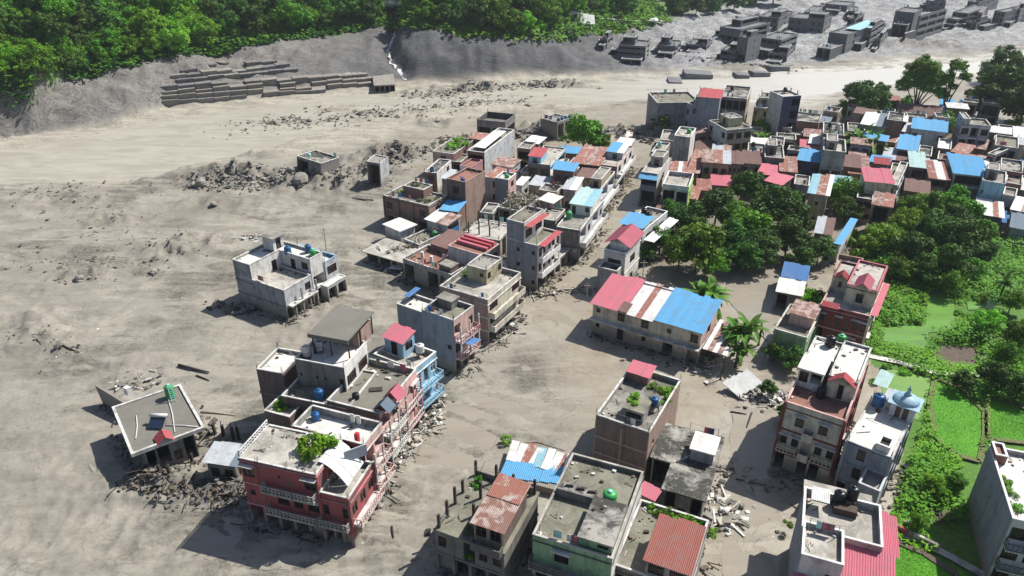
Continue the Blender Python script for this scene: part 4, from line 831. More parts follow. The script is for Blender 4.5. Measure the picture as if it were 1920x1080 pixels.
b = Bld('low shed with a faded blue sheet roof at the foot of the tall brick house', (826, 392), (862, 400), (872, 382), 5.4, name='shed', cat='shed'); b.shed('sheet_blue', 'brick', .3, .4, 'w', '')
b = Bld('shed half roofed in white and half in rusty red sheet with blue cloths below', (800, 410), (840, 427), (862, 408), 4.6, name='shed', cat='shed'); b.shed(['sheet_white', 'sheet_rusty'], 'light_grey', .4, .5, '..', 'o'); small(b, b.L+.5, b.W*.4, .8, .1, 2.6, 2.6, 'cloth_blue', 'tarpaulin', 'blue cloth hanging under the rusty half of the two-coloured roof', 'tarpaulin')
b = Bld('small white house with a plain white flat roof at the edge of the mud', (724, 420), (750, 433), (775, 421), 3.6); b.block(mats=('white_wall', 'white_wall', 'white_wall'), roof='roof_white', par=0, floors=1, front='', side='v', over=.35)
b = Bld('low house with a sunken dark terrace beside the small white house', (760, 448), (786, 460), (828, 438), 2.9); b.block(mats='light_grey', roof='roof_olive', par=.5, floors=1, front='', side='o', capm='plaster_trim'); tank(b, b.L*.7, b.W*.85, 2.4, 'tank_green', .55, 'green tank with a pale lid behind the sunken dark terrace', 1.0)
b = Bld('broken flat slab over a dark buried ground floor at the mud edge', (688, 470), (756, 490), (790, 468), 2.3, name='ruined_house', cat='ruin'); b.block(mats='mud_wall', roof='roof_pale', par=0, floors=1, front='ooo', side='o', over=.6); ruinb = b
b = Bld('white-sided house with a dark roof beside the cluttered brick house', (795, 322), (822, 327), (846, 300), 5.6, sink=1); b.block(mats=('brick', 'white_wall', 'brick'), roof='roof_mould', par=.3, floors=2, front='w', side=['.w', '.w'], capm='white_trim'); tank(b, b.L*.5, 1, 5.3, 'tank_blue', .5, 'blue barrel on the white-sided house', 1.2)
b = Bld('broken grey concrete house with an open dark front alone on the mud flat', (686, 301), (711, 304), (727, 293), 6.4, name='ruined_house', cat='ruin', sink=1); b.block(mats=('mud_wall', 'light_grey', 'mud_wall'), roof='rock', par=.2, floors=1, front='o', side='v'); b.root.rotation_euler = (R(3), R(3), b.th)
b = Bld('ruined concrete box leaning against a dark mud heap on the mud flat', (552, 292), (596, 302), (629, 287), 6.2, name='ruined_house', cat='ruin', sink=1.5); b.block(mats=('mud_wall', 'mud_wall', 'mud_wall'), roof='roof_mould', par=.4, floors=1, front='O.', side='..'); b.root.rotation_euler = (R(-4), R(5), b.th); tank(b, 3, 2, 5.9, 'tank_mint', .45, 'mint green tank on the ruined concrete box', .8)
b = Bld('house with green roof garden and a pink upper wall left of the white windowed wall', (815, 283), (852, 290), (886, 262), 6.0, sink=1); b.block(mats=('pale_pink', 'brick', 'brick'), roof='roof_olive', par=.3, floors=2, front=['w', 'o'], side=['w', 'w']); 
for i, (u, v) in enumerate(((.5, .4), (.8, .6), (.5, .8))): shrub(b.wpt(b.L*u, b.W*v, 5.8), 2.0, ['bright', 'sprawling', 'tall'][i]+' green plant in the roof garden left of the white windowed wall', 'leaf_bright', .7)
b = Bld('big house with a tall pale blank wall dotted with small windows at the river edge', (876, 282), (908, 286), (965, 243), 9.0, sink=1.2, cat='building'); b.block(mats=('brick', 'light_grey', 'brick'), roof='roof_olive', par=.4, floors=3, front=['o', 'w', ''], side=['v.v.v.v', '.v.v..v', 'v..v.v.'], capm='white_trim')
b.sheet(b.L*.2, 1.2, b.L-.4, b.W*.75, 9.6, 9.9, ['sheet_white'])
b = Bld('pink-topped small brick house behind the tall brick house', (862, 310), (885, 316), (905, 300), 7.5, sink=1); b.block(mats=('white_wall', 'pink', 'brick'), roof='roof_terracotta', par=.4, floors=2, front='w', side='w', capm='pink')
b = Bld('roofless dark ruin facing the river behind the white windowed wall', (894, 224), (952, 232), (966, 214), 6.0, name='ruined_house', cat='ruin', sink=1); b.block(mats='mud_wall', roof='rock_dark', par=1.6, floors=1, front='OO', side='O', capm='mud_wall')
b = Bld('mud-coated flat house carrying blue barrels beside the big round tree', (1014, 222), (1047, 233), (1072, 220), 5.2, sink=1); b.block(mats=('mud_wall', 'concrete', 'mud_wall'), roof='roof_concrete', par=.3, floors=1, front='', side='oo')
for i in range(4): tank(b, b.L*.95-.2*i, b.W*(.9-.22*i), 4.9, 'tank_blue', .45, ['first', 'second', 'third', 'fourth'][i]+' blue barrel from the back on the mud-coated riverside house', 1.0)
b = Bld('blue and pink house with a bright red tin roof ending the far row', (993, 304), (1034, 311), (1057, 278), 6.6, sink=1); k = b.block(mats=('brick', 'plaster_trim', 'brick'), roof='roof_pale', par=.3, floors=2, front=['Ww', 'o.'], side=['OO', 'oo'], band='sky_blue'); b.balconies(k, 'side', 1.1, 'white_trim', 'white_trim', 'solid'); b.hut(.2, .5, b.L*.55, b.W*.4, 6.3, 1.8, 'sky_blue', sheet='sheet_red', rise=.5)
b = Bld('brown house with a long rusty corrugated roof in front of the big round tree', (1078, 304), (1124, 311), (1140, 283), 5.6, sink=1); b.shed(['sheet_rust', 'sheet_rusty', 'sheet_rust'], 'brick', .4, .7, 'w.w', 'w')
b = Bld('house of open brown balconies between the red tin roof and the rusty roof', (1055, 320), (1078, 324), (1098, 298), 5.0, sink=1); b.block(mats=('concrete_dark', 'concrete', 'concrete'), roof='roof_brown', par=.3, floors=2, front='o', side='OO')
b = Bld('corner house with white tin and light blue tin on its roof at the street end', (1126, 308), (1158, 313), (1186, 275), 5.6, sink=1); k = b.block(mats=('brick', 'white_wall', 'brick'), roof='roof_pale', par=.2, floors=2, front=['W', 'o'], side=['WWW', 'ooo'], capm='pale_pink'); b.balconies(k, 'side', 1, 'white_trim', 'white_trim', 'solid'); b.hut(.2, b.W*.35, b.L-.2, b.W*.75, 5.4, 1.7, 'light_grey', sheet=['sheet_blue', 'sheet_white'], rise=.4); b.sheet(.3, b.W*.78, b.L, b.W*1.1, 6.8, 7.1, 'sheet_white')
# 14 near the bottom edge
b = Bld('concrete house with bare roof pillars and a rusty tin upper room at the bottom edge', (812, 992), (944, 1034), (1012, 923), 6.2, sink=1.2)
L, W = b.L, b.W
k = b.block(mats=('concrete_dark', 'concrete_dark', 'concrete_dark'), roof='roof_olive', par=.05, floors=2, front=['w.oww', 'oooo'], side=['', ''], left=['ooo', 'oo'], band='concrete_dark', over=.1)
for i, (x, y) in enumerate(((.2, .2), (.2, W*.22), (.2, W*.42), (.2, W*.62), (.3, W-.4), (L*.36, W-.4), (L*.62, W-.4), (L-.4, W-.5), (L*.30, W*.62), (L*.36, W*.33))):
    m = MB(); m.box(x, y, 6.0, x+.26, y+.26, 8.0+.3*(i % 3)); m.build('pillar', 'wood_dark', b.root)
m = MB(); m.box(.5, W-.3, 6.2, L-.3, W-.12, 6.95); m.build('parapet', 'concrete_dark', b.root)
m = MB(); m.box(.2, .5, 6.2, .36, W*.22, 6.7); m.build('parapet', 'concrete_dark', b.root)
ux0, uy0 = b.loc(903, 976, 9.0); hx = max(L*.5, ux0)
b.hut(L*.56, .3, L-.3, W*.72, 6.2, 2.6, ('tan', 'brick_dark', 'brick'), front='WW', side='', sheet='sheet_rusty', rise=.5)
b.sheet(L*.56-.2, W*.42, L, W*.76, 9.2, 9.55, 'sheet_rust')
b.balconies(dict(x0=L*.56, y0=0, x1=L, y1=W, zr=9.2, fh=3.0, fl=1), 'front', .9, 'dark_slab', 'dark_slab', 'solid')
shrub(b.wpt(1.2, W-1.6, 6.2), 1.0, 'small green bush in the corner of the pillared concrete roof', 'leaf_mid'); shrub(b.wpt(L*.46, .9, 6.2), .9, 'dry pot plant beside the rusty tin upper room', 'leaf_dry'); shrub(b.wpt(L*.75, W-.8, 6.3), .6, 'little green tuft on the back wall behind the rusty tin room', 'leaf_bright'); shrub(b.wpt(L*.5, -.3, 4.0), .6, 'green pot plant on the ledge under the rusty tin room', 'leaf_bright')
b = Bld('green house with a mould-stained flat roof at the bottom edge', (1004, 1000), (1151, 1052), (1202, 886), 9.4, sink=1.2)
L, W = b.L, b.W
k = b.block(mats=('green_wall', 'white_wall', 'white_wall'), roof='roof_olive', par=.55, floors=3, front=['.W..', 'w..w', 'w..w'], side=['', '', ''], band='dark_slab', capm='roof_pale', ledge=True)
b.balconies(k, 'front', 1.1, 'concrete', 'dark_slab', 'double', .0, 1.0)
b.block(L*.56, .6, L-.25, W*.48, 8.8, 10.4, 'green_wall', 'roof_mould', 0, 1, front='.W', over=.1)
m = MB(); m.box(.25, W*.50, 8.86, L*.6, W*.50+.25, 9.9); m.build('roof_wall', 'concrete_dark', b.root); m = MB(); m.box(.3, W*.50+.26, 9.7, L*.55, W*.50+1.3, 9.82); m.build('shelf_slab', 'roof_mould', b.root)
tank(b, L*.72, W*.56, 9.0, 'tank_green', .72, 'bright green water tank with a pale lid on the mould-stained roof', 1.7)
for i in range(3): m = MB(); m.tube([b.wpt(1+1.2*i, W*.5+.7, 9.95), b.wpt(1.8+1.2*i, W*.5+.9, 9.95)], .14, 6); tag(m.build('pot', 'wood_dark'), ['left', 'middle', 'right'][i]+' dark pot on the shelf wall across the mould-stained roof', 'pot')
b = Bld('brick house with a planted roof, pink awning and a tall brick front', (1114, 778), (1216, 808), (1280, 712), 8.2, sink=1.2)
L, W = b.L, b.W
k = b.block(mats=('brick_dark', 'brick_light', 'brick'), roof='roof_concrete', par=.7, floors=2, front=['', ''], side=['s..', ''], capm='plaster_trim')
for i in range(3): m = MB(); m.box(L*i/2-.12 if i else -.03, -.05, -1, L*i/2+.12 if i < 2 else L+.03, -.001, 7.3); m.build('frame_column', 'brick_light', b.root)
for z in (2.4, 4.9): m = MB(); m.box(-.05, -.07, z, L+.05, -.002, z+.25); m.build('frame_beam', 'brick_light', b.root)
b.hut(L*.42, W*.15, L*.78, W*.38, 7.5, 1.7, 'concrete', roof='roof_olive', front='o', over=.1); b.sheet(L*.02, W*.78, L*.5, W*1.0, 8.9, 9.2, ['sheet_pink']); m = MB(); m.box(.2, W*.80, 7.5, L*.46, W*.97, 8.8); m.build('upper_room', 'brick', b.root)
for i, (u, v, z, r, t) in enumerate(((.5, .3, 9.2, 1.3, 'on top of the little roof hut'), (.7, .5, 7.5, 1.2, 'behind the little roof hut'), (.85, .8, 7.5, 1.3, 'in the far right corner'), (.6, .8, 7.5, 1.0, 'beside the pink awning'), (.55, .08, 7.5, .8, 'along the front parapet'), (.9, .62, 7.5, 1.0, 'along the sunlit side wall'))):
    shrub(b.wpt(L*u, W*v, z), r, 'green rooftop plant of the brick house %s' % t, 'leaf_bright' if i % 2 == 0 else 'leaf_mid', .7)
tank(b, L*.82, W*.42, 7.5, 'tank_blue', .5, 'small blue ball-shaped tank on a stand on the planted brick roof', 1.0, 1.0)
b = Bld('single-storey house with a mottled concrete roof and white water hut', (1247, 914), (1320, 937), (1353, 822), 4.6, sink=1)
L, W = b.L, b.W
b.block(mats='concrete_dark', roof='roof_mould', par=0, floors=1, front=['owo'], side='ww', over=.25); b.block(-2.6, W*.42, -.06, W, None, 4.5, 'concrete_dark', 'roof_mould', 0, 1, front='o', over=.2)
b.hut(L*.35, W*.52, L*.96, W*.80, 4.62, 1.7, ('concrete_grey', 'white_wall', 'concrete_grey'), 'roof_white', front='', over=.12)
b = Bld('low house with a mossy terrace and a red sheet upper room at the bottom edge', (1150, 1058), (1289, 1106), (1329, 976), 6.4, sink=1.2)
L, W = b.L, b.W
b.block(mats=('concrete_dark', 'white_wall', 'concrete_dark'), roof='roof_olive', par=.5, floors=2, front=['W.W', 'o.o'], side=['w', ''], capm='plaster_trim', band='dark_slab')
b.hut(L*.42, W*.02, L-.15, W*.62, 5.92, 2.5, 'concrete', front='WW', side='W', sheet='sheet_rusty_red', rise=.35)
for i in range(5): shrub(b.wpt(L*(.2+.17*i), W*.93, 5.9), .85+.2*(i % 2), ['leftmost bush', 'second bush', 'middle bush', 'fourth bush', 'rightmost bush'][i]+' along the back wall of the mossy terrace', 'leaf_mid' if i % 2 else 'leaf_bright', .9)
b = Bld('tiny shed with a pink sheet roof squeezed behind the green house', (1197, 922), (1226, 936), (1238, 920), 4.2, name='shed', cat='shed'); b.shed('sheet_pink', 'brick_dark', .2, .2, '', '')
# white and maroon house
b = Bld('cream and maroon three-storey house with rounded balconies and a white roof', (1477, 752), (1588, 792), (1623, 682), 10.0, sink=1.2)
L, W = b.L, b.W
k = b.block(mats=('cream', 'white_wall', 'cream'), roof='roof_terracotta', par=.7, floors=3, front=['.W.W.', 'ww.ww', 'o.oo.'], side=['', 'w.', ''], band='maroon', cols='maroon', capm='pale_pink', ledge=True)
b.balconies(k, 'front', 1.1, 'plaster_trim', 'cream', 'solid', .40, .58, floors=[0, 1]); b.balconies(k, 'front', .8, 'maroon', 'cream', 'double', .02, .36, floors=[1]); b.balconies(k, 'front', .8, 'maroon', 'cream', 'double', .62, .98, floors=[1])
b.block(0.02, W*.36, L*.42, W*.62, 9.35, 12.1, 'white_wall', 'roof_white', 0, 1, front='WO', over=.15); b.block(L*.52, W*.34, L-.02, W-.02, 9.35, 12.4, ('cream', 'white_wall', 'cream'), 'roof_white', .3, 1, front='.d.', capm='plaster_trim'); b.block(.02, W*.63, L*.515, W-.02, 9.35, 11.9, 'white_wall', 'roof_white', .3, 1, capm='plaster_trim')
b.gab(L*.56, W*.30, L-.3, W*.36, 12.2, .9, 'sheet_red', .25, 'y', 'cream')
tank(b, L*.3, W*.92, 11.6, 'tank_black', .6, 'black water tank at the back of the white roof above the cream and maroon house', 1.2, .3); tank(b, L*.47, W*.30, 9.35, 'tank_black', .55, 'black tank in the gap of the terrace above the maroon front', 1.4)
tank(b, L*.45, W*1.06, 10.2, 'tank_green', .6, 'green tank behind the white roof of the cream and maroon house', 1.4, 1.0)
# blue grey house with white roof and domed hut
b = Bld('blue-grey house with a broad white roof and striped window corners', (1582, 826), (1668, 853), (1722, 768), 8.4, sink=1.2)
L, W = b.L, b.W
k = b.block(mats=('cement_blue', 'concrete_grey', 'cement_blue'), roof='roof_white', par=.12, floors=3, front=['.W..', '.W..', 'o.w.'], side=['ww', 'ww', ''], band='concrete_grey', cols='concrete_grey', over=.25)
b.block(L*.56, -3.2, L+.1, -.01, None, 5.9, ('cement_blue', 'light_grey', 'cement_blue'), 'roof_concrete', .6, 2, front=['', 'oo'], capm='light_grey'); b.block(L*.5, -6.0, L+.3, -3.3, None, 3.0, ('concrete_grey', 'light_grey', 'concrete_grey'), 'roof_smooth', .4, 1, front='', side='', capm='light_grey')
b.block(L*.62, .3, L*.9, W*.2, 8.42, 9.3, 'white_wall', 'interior', .4, 1, capm='white_trim')
dx, dy = L*.78, W*.83
e = empty('roof_shrine', b.wpt(dx, dy, 8.42), b.th, 'pale blue square roof shrine with a round domed top and finial', 'shrine')
e.scale = (.82, .82, .82); m = MB(); m.box(-1.6, -1.4, 0, 1.6, 1.4, 2.3); m.build('wall', 'light_grey', e); m = MB(); m.box(-2.1, -1.9, 2.3, 2.1, 1.9, 2.45); m.build('roof_slab', 'dome_blue', e)
m = MB(); m.lathe([(1.75, 2.46), (1.8, 2.6), (1.55, 2.95), (1.1, 3.25), (.5, 3.45), (.35, 3.5)], 24); m.build('dome', 'dome_blue', e, True)
m = MB(); m.lathe([(.5, 3.5), (.42, 3.75), (.25, 3.95), (.18, 4.3), (.32, 4.45), (.1, 4.7), (.03, 5.2)], 12); m.build('finial', 'dome_blue', e, True)
for sx in (-.5, .5): m = MB(); m.box(sx-.35, -1.46, .1, sx+.35, -1.401, 1.9); m.build('door', 'frame_wood', e)
tank(b, 1.0, W*.80, 8.42, 'tank_blue', .7, 'dark blue water tank at the left corner of the broad white roof', 1.5, .3); b.sheet(-.2, W*.85, 1.4, W*1.15, 11.0, 11.3, ['tank_mint'][0:0] or ['sheet_mint'])
b.sheet(L*.25, W*.9, L*.55, W*1.15, 9.3, 9.2, ['sheet_zinc', 'sheet_pink']); 
# bottom right pink-roofed building
b = Bld('grey-walled building with terraces and a large pink sloping roof at the bottom', (1500, 988), (1651, 1022), (1655, 946), 9.2, sink=1.2, cat='building')
L, W = b.L, b.W
b.block(mats=('pale_pink', 'white_wall', 'cement_blue'), roof='roof_pale', par=.9, floors=3, front=['', '', ''], left=['..v..', 'v..v', '.v.'], capm='white_trim')
b.block(.02, -4.4, L*.5, -.01, None, 10.0, ('white_wall', 'white_wall', 'cement_blue'), 'roof_pale', .6, 3, front=['.s', '', ''], left=['', 'v', ''], capm='white_trim')
b.block(L*.5, -6.5, L+.5, -.01, None, 6.0, ('white_wall', 'pale_pink', 'white_wall'), 'roof_pale', 0, 2, noroof=True); b.sheet(L*.5+.05, -8.5, L+1.2, -.05, 6.2, 8.4, 'sheet_pink', pw=1.1)
b.sheet(L+.1, -.04, L+1.6, W, 8.4, 8.4, 'sheet_pink'); b.sheet(-.3, -9.5, L*.5+.1, -4.45, 6.0, 7.6, 'sheet_pink', pw=1.1)
b.block(0.02, -9.0, L*.5-.1, -4.46, None, 5.9, ('white_wall', 'white_wall', 'cement_blue'), noroof=True, par=0, floors=2)
b.hut(.3, W+.05, L*.9, W+2.3, 6.0, 2.0, 'cream', roof='roof_pale', front='', over=.2)
b.sheet(.6, W*.62, L*.32, W*.95, 9.7, 9.9, 'sheet_white')
tank(b, L*.46, W*.9, 8.3, 'tank_black', .6, 'left of two black tanks on the pink-roofed building', 1.5, .4); tank(b, L*.62, W*1.0, 8.3, 'tank_black', .6, 'right of two black tanks on the pink-roofed building', 1.5, .9)
small(b, L*.55, W*.75, 8.32, 2.2, 1.0, .8, 'rust_iron', 'scrap_heap', 'dark scrap heap beside the black tanks on the pink-roofed building', 'scrap')
# far bottom right
b = Bld('grey-walled house with a white terrace and dark windows at the lower right corner', (1900, 972), (1988, 992), (1932, 850), 9.0, sink=1.2)
L, W = b.L, b.W
k = b.block(mats=('light_grey', 'white_wall', 'cement_blue'), roof='roof_white', par=.6, floors=3, front=['WW', 'WW', 'WW'], left=['', '', ''], capm='white_trim'); b.balconies(k, 'front', 1.0, 'light_grey', 'dark_slab', 'bars')
b.block(0.05, W*.8, L*.3, W-.05, 8.3, 9.6, 'brick_red', 'roof_terracotta', .3, 1, capm='white_trim')
for i, v in enumerate((.2, .4, .55)): shrub(b.wpt(.8, W*v, 8.4), 1.0, ['nearest', 'middle', 'farthest'][i]+' creeper along the edge of the white terrace at the lower right corner', 'leaf_mid', .6)
# right middle
b = Bld('long two-storey house roofed in pink, white and blue sheets in the flooded yard', (1113, 566), (1316, 625), (1345, 583), 5.6, sink=.8)
L, W = b.L, b.W
k = b.block(z1=5.5, mats=('cream', 'pale_pink', 'cream'), par=0, noroof=True, floors=2, front=['s.w.w.s.w', 's.d.s.o.o'], side=['w', 'o'], band='plaster_trim', first=1)
b.sheet(-.4, -.5, L*.30, W+.5, 5.5, 7.2, 'sheet_pink'); b.sheet(L*.30, -.5, L*.585, W+.8, 5.4, 7.0, ['sheet_white', 'sheet_rust', 'sheet_white', 'sheet_white']); b.sheet(L*.585, -.5, L+.4, W+.5, 5.8, 7.3, 'sheet_blue')
b.sheet(L*.25, -.45, L*.335, W*.25, 5.62, 6.1, 'sheet_brown'); m = MB()
for x in (0, L): m.add([(x, 0, 5.5), (x, W, 5.5), (x, W, 7.1)], [(0, 1, 2), (2, 1, 0)])
m.quad((0, W, 5.5), (L, W, 5.5), (L, W, 7.1), (0, W, 7.1)); m.build('gable_wall', 'pale_pink', b.root)
b.sheet(L+.5, -.3, L+4.2, W+.2, 3.2, 4.2, ['sheet_white', 'sheet_rusty', 'sheet_white', 'sheet_rusty', 'sheet_white'], pw=.75, posts=-.8)
m = MB(); m.box(-.2, -.9, 2.72, L+.1, -.002, 2.88); m.build('balcony', 'plaster_trim', b.root)
b = Bld('house with a red gabled tin roof on its terrace beside the street and trees', (1135, 466), (1174, 476), (1200, 446), 7.6, sink=1); b.block(mats=('light_grey', 'white_wall', 'cement_blue'), roof='roof_pale', par=.3, floors=2, front=['W', 's'], side=['W', 'w'], band='plaster_trim', capm='white_trim'); b.gab(.2, 1.0, b.L, b.W-.2, 8.8, 1.0, 'sheet_pink', .6, 'y', 'white_wall'); m = MB(); m.box(.5, 1.2, 7.3, b.L-.4, b.W-.4, 8.8); m.build('upper_room', 'white_wall', b.root); b.block(0, -2.6, b.L-.4, -.01, None, 5.2, ('concrete_grey', 'concrete', 'cement_blue'), 'roof_mould', .5, 2)
b = Bld('house with a bright blue tin awning and black tanks by the street trees', (1165, 424), (1211, 441), (1252, 396), 6.8, sink=1); b.block(mats=('concrete_dark', 'light_grey', 'concrete_grey'), roof='roof_concrete', par=.5, floors=2, front=['O', ''], side=['WW', 'w'], capm='white_trim'); b.sheet(-.3, -.8, b.L+.3, b.W*.36, 7.7, 8.3, 'sheet_blue'); b.sheet(b.L+.3, 0, b.L+2.4, b.W, 5.2, 5.4, ['sheet_white']); tank(b, b.L*.3, b.W*.62, 6.4, 'tank_black', .6, 'left black tank behind the bright blue tin awning', 1.4, .4); tank(b, b.L*.6, b.W*.55, 6.4, 'tank_black', .6, 'right black tank behind the bright blue tin awning', 1.3, .3)
b = Bld('low house with a brown tin roof behind the bright blue awning', (1228, 396), (1262, 402), (1280, 372), 4.6); b.shed('sheet_brown', 'brick', .3, .4, 'w', 'w')
b = Bld('house with lime green parapets and a shaded terrace room by the tree clump', (1242, 345), (1291, 350), (1302, 325), 8.6, sink=1); b.block(mats=('white_wall', 'lime', 'white_wall'), roof='roof_pale', par=.9, floors=2, front=['Oo', 'w.'], side=['w', 'w'], capm='white_trim', band='lime')
b = Bld('narrow house with a bright blue awning strip in street shade', (1203, 322), (1241, 331), (1256, 296), 7.4, sink=1); b.block(mats=('cement_blue', 'white_wall', 'cement_blue'), roof='roof_pale', par=.3, floors=2, front=['O', 'o'], side=['w', 'w'], capm='plaster_trim'); b.sheet(-.3, -1.6, b.L+.2, -.05, 6.4, 7.0, 'sheet_blue'); b.hut(.5, b.W*.5, b.L*.9, b.W*.9, 7.1, 2.2, 'concrete', par=.2)
b = Bld('tall narrow house with a bare grey front and bright white side wall', (1263, 254), (1294, 257), (1306, 240), 11.4, sink=1, cat='building'); b.block(mats=('concrete', 'white_wall', 'white_wall'), roof='roof_pale', par=.5, floors=3, front='', side='', capm='white_trim'); tank(b, b.L*.7, b.W*.6, 10.9, 'tank_green', .5, 'green tank on top of the tall narrow white-sided house', 1.0)
b = Bld('maroon and cream gabled villa beside the green gardens', (1541, 569), (1633, 594), (1656, 530), 6.9, sink=.8, cat='villa')
L, W = b.L, b.W
k = b.block(mats=('maroon', 'cream', 'cream'), roof='roof_pale', par=.5, floors=2, front=['w.wdWw', 'o.d.W.'], side=['w.w', 'w.w'], band='pale_pink', capm='pale_pink', cols='cream', ledge=True)
k = b.block(L*.38, W*.22, L-.1, W-.05, 6.4, 9.9, ('cream', 'cream', 'cream'), 'roof_pale', .35, 1, front='.W.', side='w.w', band='maroon', capm='sheet_pink'); b.block(.05, W*.5, L*.375, W-.05, 6.4, 9.0, ('cream', 'cream'), 'roof_pale', .3, 1, front='.w.', capm='maroon')
b.gab(L*.55, W*.20, L*.83, W*.5, 9.95, .8, 'sheet_pink', .2, 'y', 'cream'); b.gab(L*.08, W*.48, L*.3, W*.6, 9.05, .7, 'sheet_red', .2, 'y', 'cream'); b.sheet(L+.02, .2, L+.9, W, 7.0, 7.0, 'sheet_pink'); b.sheet(L*.02, -.6, L*.36, .4, 6.9, 7.4, 'sheet_red')
b = Bld('bare brick and concrete house at the back of the maroon villa', (1563, 506), (1612, 514), (1620, 484), 7.4); b.block(mats=('brick_light', 'concrete', 'brick'), roof='roof_pale', par=.8, floors=2, front=['s.w', 'w.w'], side='w', capm='brick_light'); tank(b, b.L*1.25, b.W*.3, 6.2, 'tank_black', .5, 'black tank on a pole stand right of the bare brick house', 1.0, 1.5)
b = Bld('low green-walled house with a red sheet room on its terrace', (1452, 616), (1521, 641), (1540, 585), 4.8); b.block(mats=('green_wall', 'green_wall', 'concrete'), roof='roof_olive', par=.5, floors=1, front='..d.', side='', capm='plaster_trim', band='concrete'); b.hut(b.L*.25, b.W*.4, b.L-.2, b.W*.85, 4.3, 2.0, 'pale_pink', front='', sheet='sheet_rusty', rise=.25)
b = Bld('small hut roofed half in white and half in blue sheet by the flooded yard', (1456, 545), (1501, 552), (1514, 504), 3.4, name='shed', cat='hut'); b.block(z1=3.3, mats='concrete_dark', par=0, noroof=True, floors=1, front='o.', side='w'); b.sheet(-.3, -.4, b.L+.3, b.W*.45, 3.35, 3.7, 'sheet_white'); b.sheet(-.1, b.W*.45, b.L+.5, b.W+.3, 3.8, 4.0, 'sheet_deepblue')
b = Bld('long steep roof of plain blue sheet between the trees', (1566, 456), (1586, 466), (1606, 411), 4.2, name='shed', cat='shed'); b.shed('sheet_blue', 'white_wall', .2, .2, '', 'w')
b = Bld('shed with a grey ribbed roof left of the long blue roof', (1526, 436), (1557, 440), (1566, 413), 4.2, name='shed', cat='shed'); b.shed(['sheet_zinc', 'sheet_brown'], 'brick_dark', .2, .5, 'w', '')

# infill of the dense middle cluster
def F(label, A, B_, C, h, kind, walls, roof, front='w', side='w', fl=1, cat='house'):
    b = Bld(label, A, B_, C, h, cat=cat, name='house' if cat == 'house' else cat)
    if kind == 'flat': b.block(mats=walls, roof=roof, par=.35, floors=fl, front=front, side=side)
    else: b.shed(roof, walls, .35, .4, front, side, fl)
F('dark two-storey house squeezed beside the sunlit pink-brick wall', (900, 398), (930, 405), (937, 382), 5.0, 'flat', 'concrete_dark', 'roof_mould', 'o', 'o')
F('low house with grey tin over pale boxes behind the pale blue tin hut', (1056, 353), (1082, 358), (1092, 336), 5.2, 'shed', ('light_grey', 'white_wall'), ['sheet_zinc', 'sheet_white'], 'w', 'w')
F('flat terrace house in front of the little pink hut', (1008, 409), (1046, 418), (1060, 392), 4.2, 'flat', ('concrete_dark', 'concrete'), 'roof_pale', 'oo', 'o')
F('low blue-grey walled room between the arcade roof and the tall grey block', (905, 498), (946, 508), (960, 486), 3.6, 'flat', ('light_grey', 'light_grey'), 'roof_white', 'W', '')
F('small brick lean-to with a faded red lid behind the brick row', (842, 366), (868, 372), (874, 358), 5.5, 'shed', 'brick', 'sheet_brown', '', '')
F('grey box house between the slim tower and the red tin roof', (975, 322), (993, 326), (1002, 312), 4.4, 'flat', 'concrete', 'roof_mould', 'o', 'w')
F('concrete carport with a dark mouth near the street end', (1140, 345), (1160, 350), (1172, 322), 3.0, 'flat', 'concrete_dark', 'roof_mould', 'o', 'o', 1, 'carport')
F('brown roofed room in the yard behind the brown galleries', (1085, 330), (1108, 334), (1116, 318), 4.6, 'shed', 'tan', 'sheet_brown', 'w', 'w')
F('low mossy brick house between the roof garden and the white-sided house', (845, 302), (868, 307), (880, 290), 4.4, 'flat', 'brick', 'roof_olive', 'o', '')

# what the flood left against the walls
for b in ALLB:
    if any(w in b.label for w in ('villa', 'lower right corner', 'tiny shed', 'bare brick and concrete', 'long blue', 'grey ribbed')): continue
    rnd = random.Random(int(b.L*100)+int(b.W*37)); m = MB(); n = int((b.L+b.W)*5.5)
    for _ in range(n):
        if rnd.random() < b.L/(b.L+b.W): x, y = rnd.uniform(-.5, b.L+.5), -abs(rnd.gauss(0, .8))-.1
        else: x, y = b.L+abs(rnd.gauss(0, .8))+.1, rnd.uniform(-.5, b.W+.5)
        w = b.wpt(x, y, 0); z = gz(w.x, w.y)-b.g+abs(rnd.gauss(0, .18)); s_ = rnd.uniform(.12, .5); mi = rnd.choice([0, 0, 1, 1, 2, 3]); k = rnd.random()
        if k < .35: a = rnd.uniform(0, 2*PI); l_ = rnd.uniform(.6, 2.4); m.beam((x, y, z), (x+math.cos(a)*l_, y-abs(math.sin(a))*l_*.6, z+rnd.uniform(-.2, .5)), .1, .07, mi)
        elif k < .6: m.xbox(Matrix.Translation((x, y, z)) @ Matrix.Rotation(rnd.uniform(0, PI), 4, 'Z') @ Matrix.Rotation(rnd.uniform(-.5, .5), 4, 'X'), s_*1.8, s_*1.2, s_*.3, mi)
        else: m.lump((x, y, z), s_*.7, mi, .7, rnd.randrange(999))
    o = m.build('flood_debris', ['rock_dark', 'wood_dark', 'rock', 'wood'], b.root); o['kind'] = 'stuff'
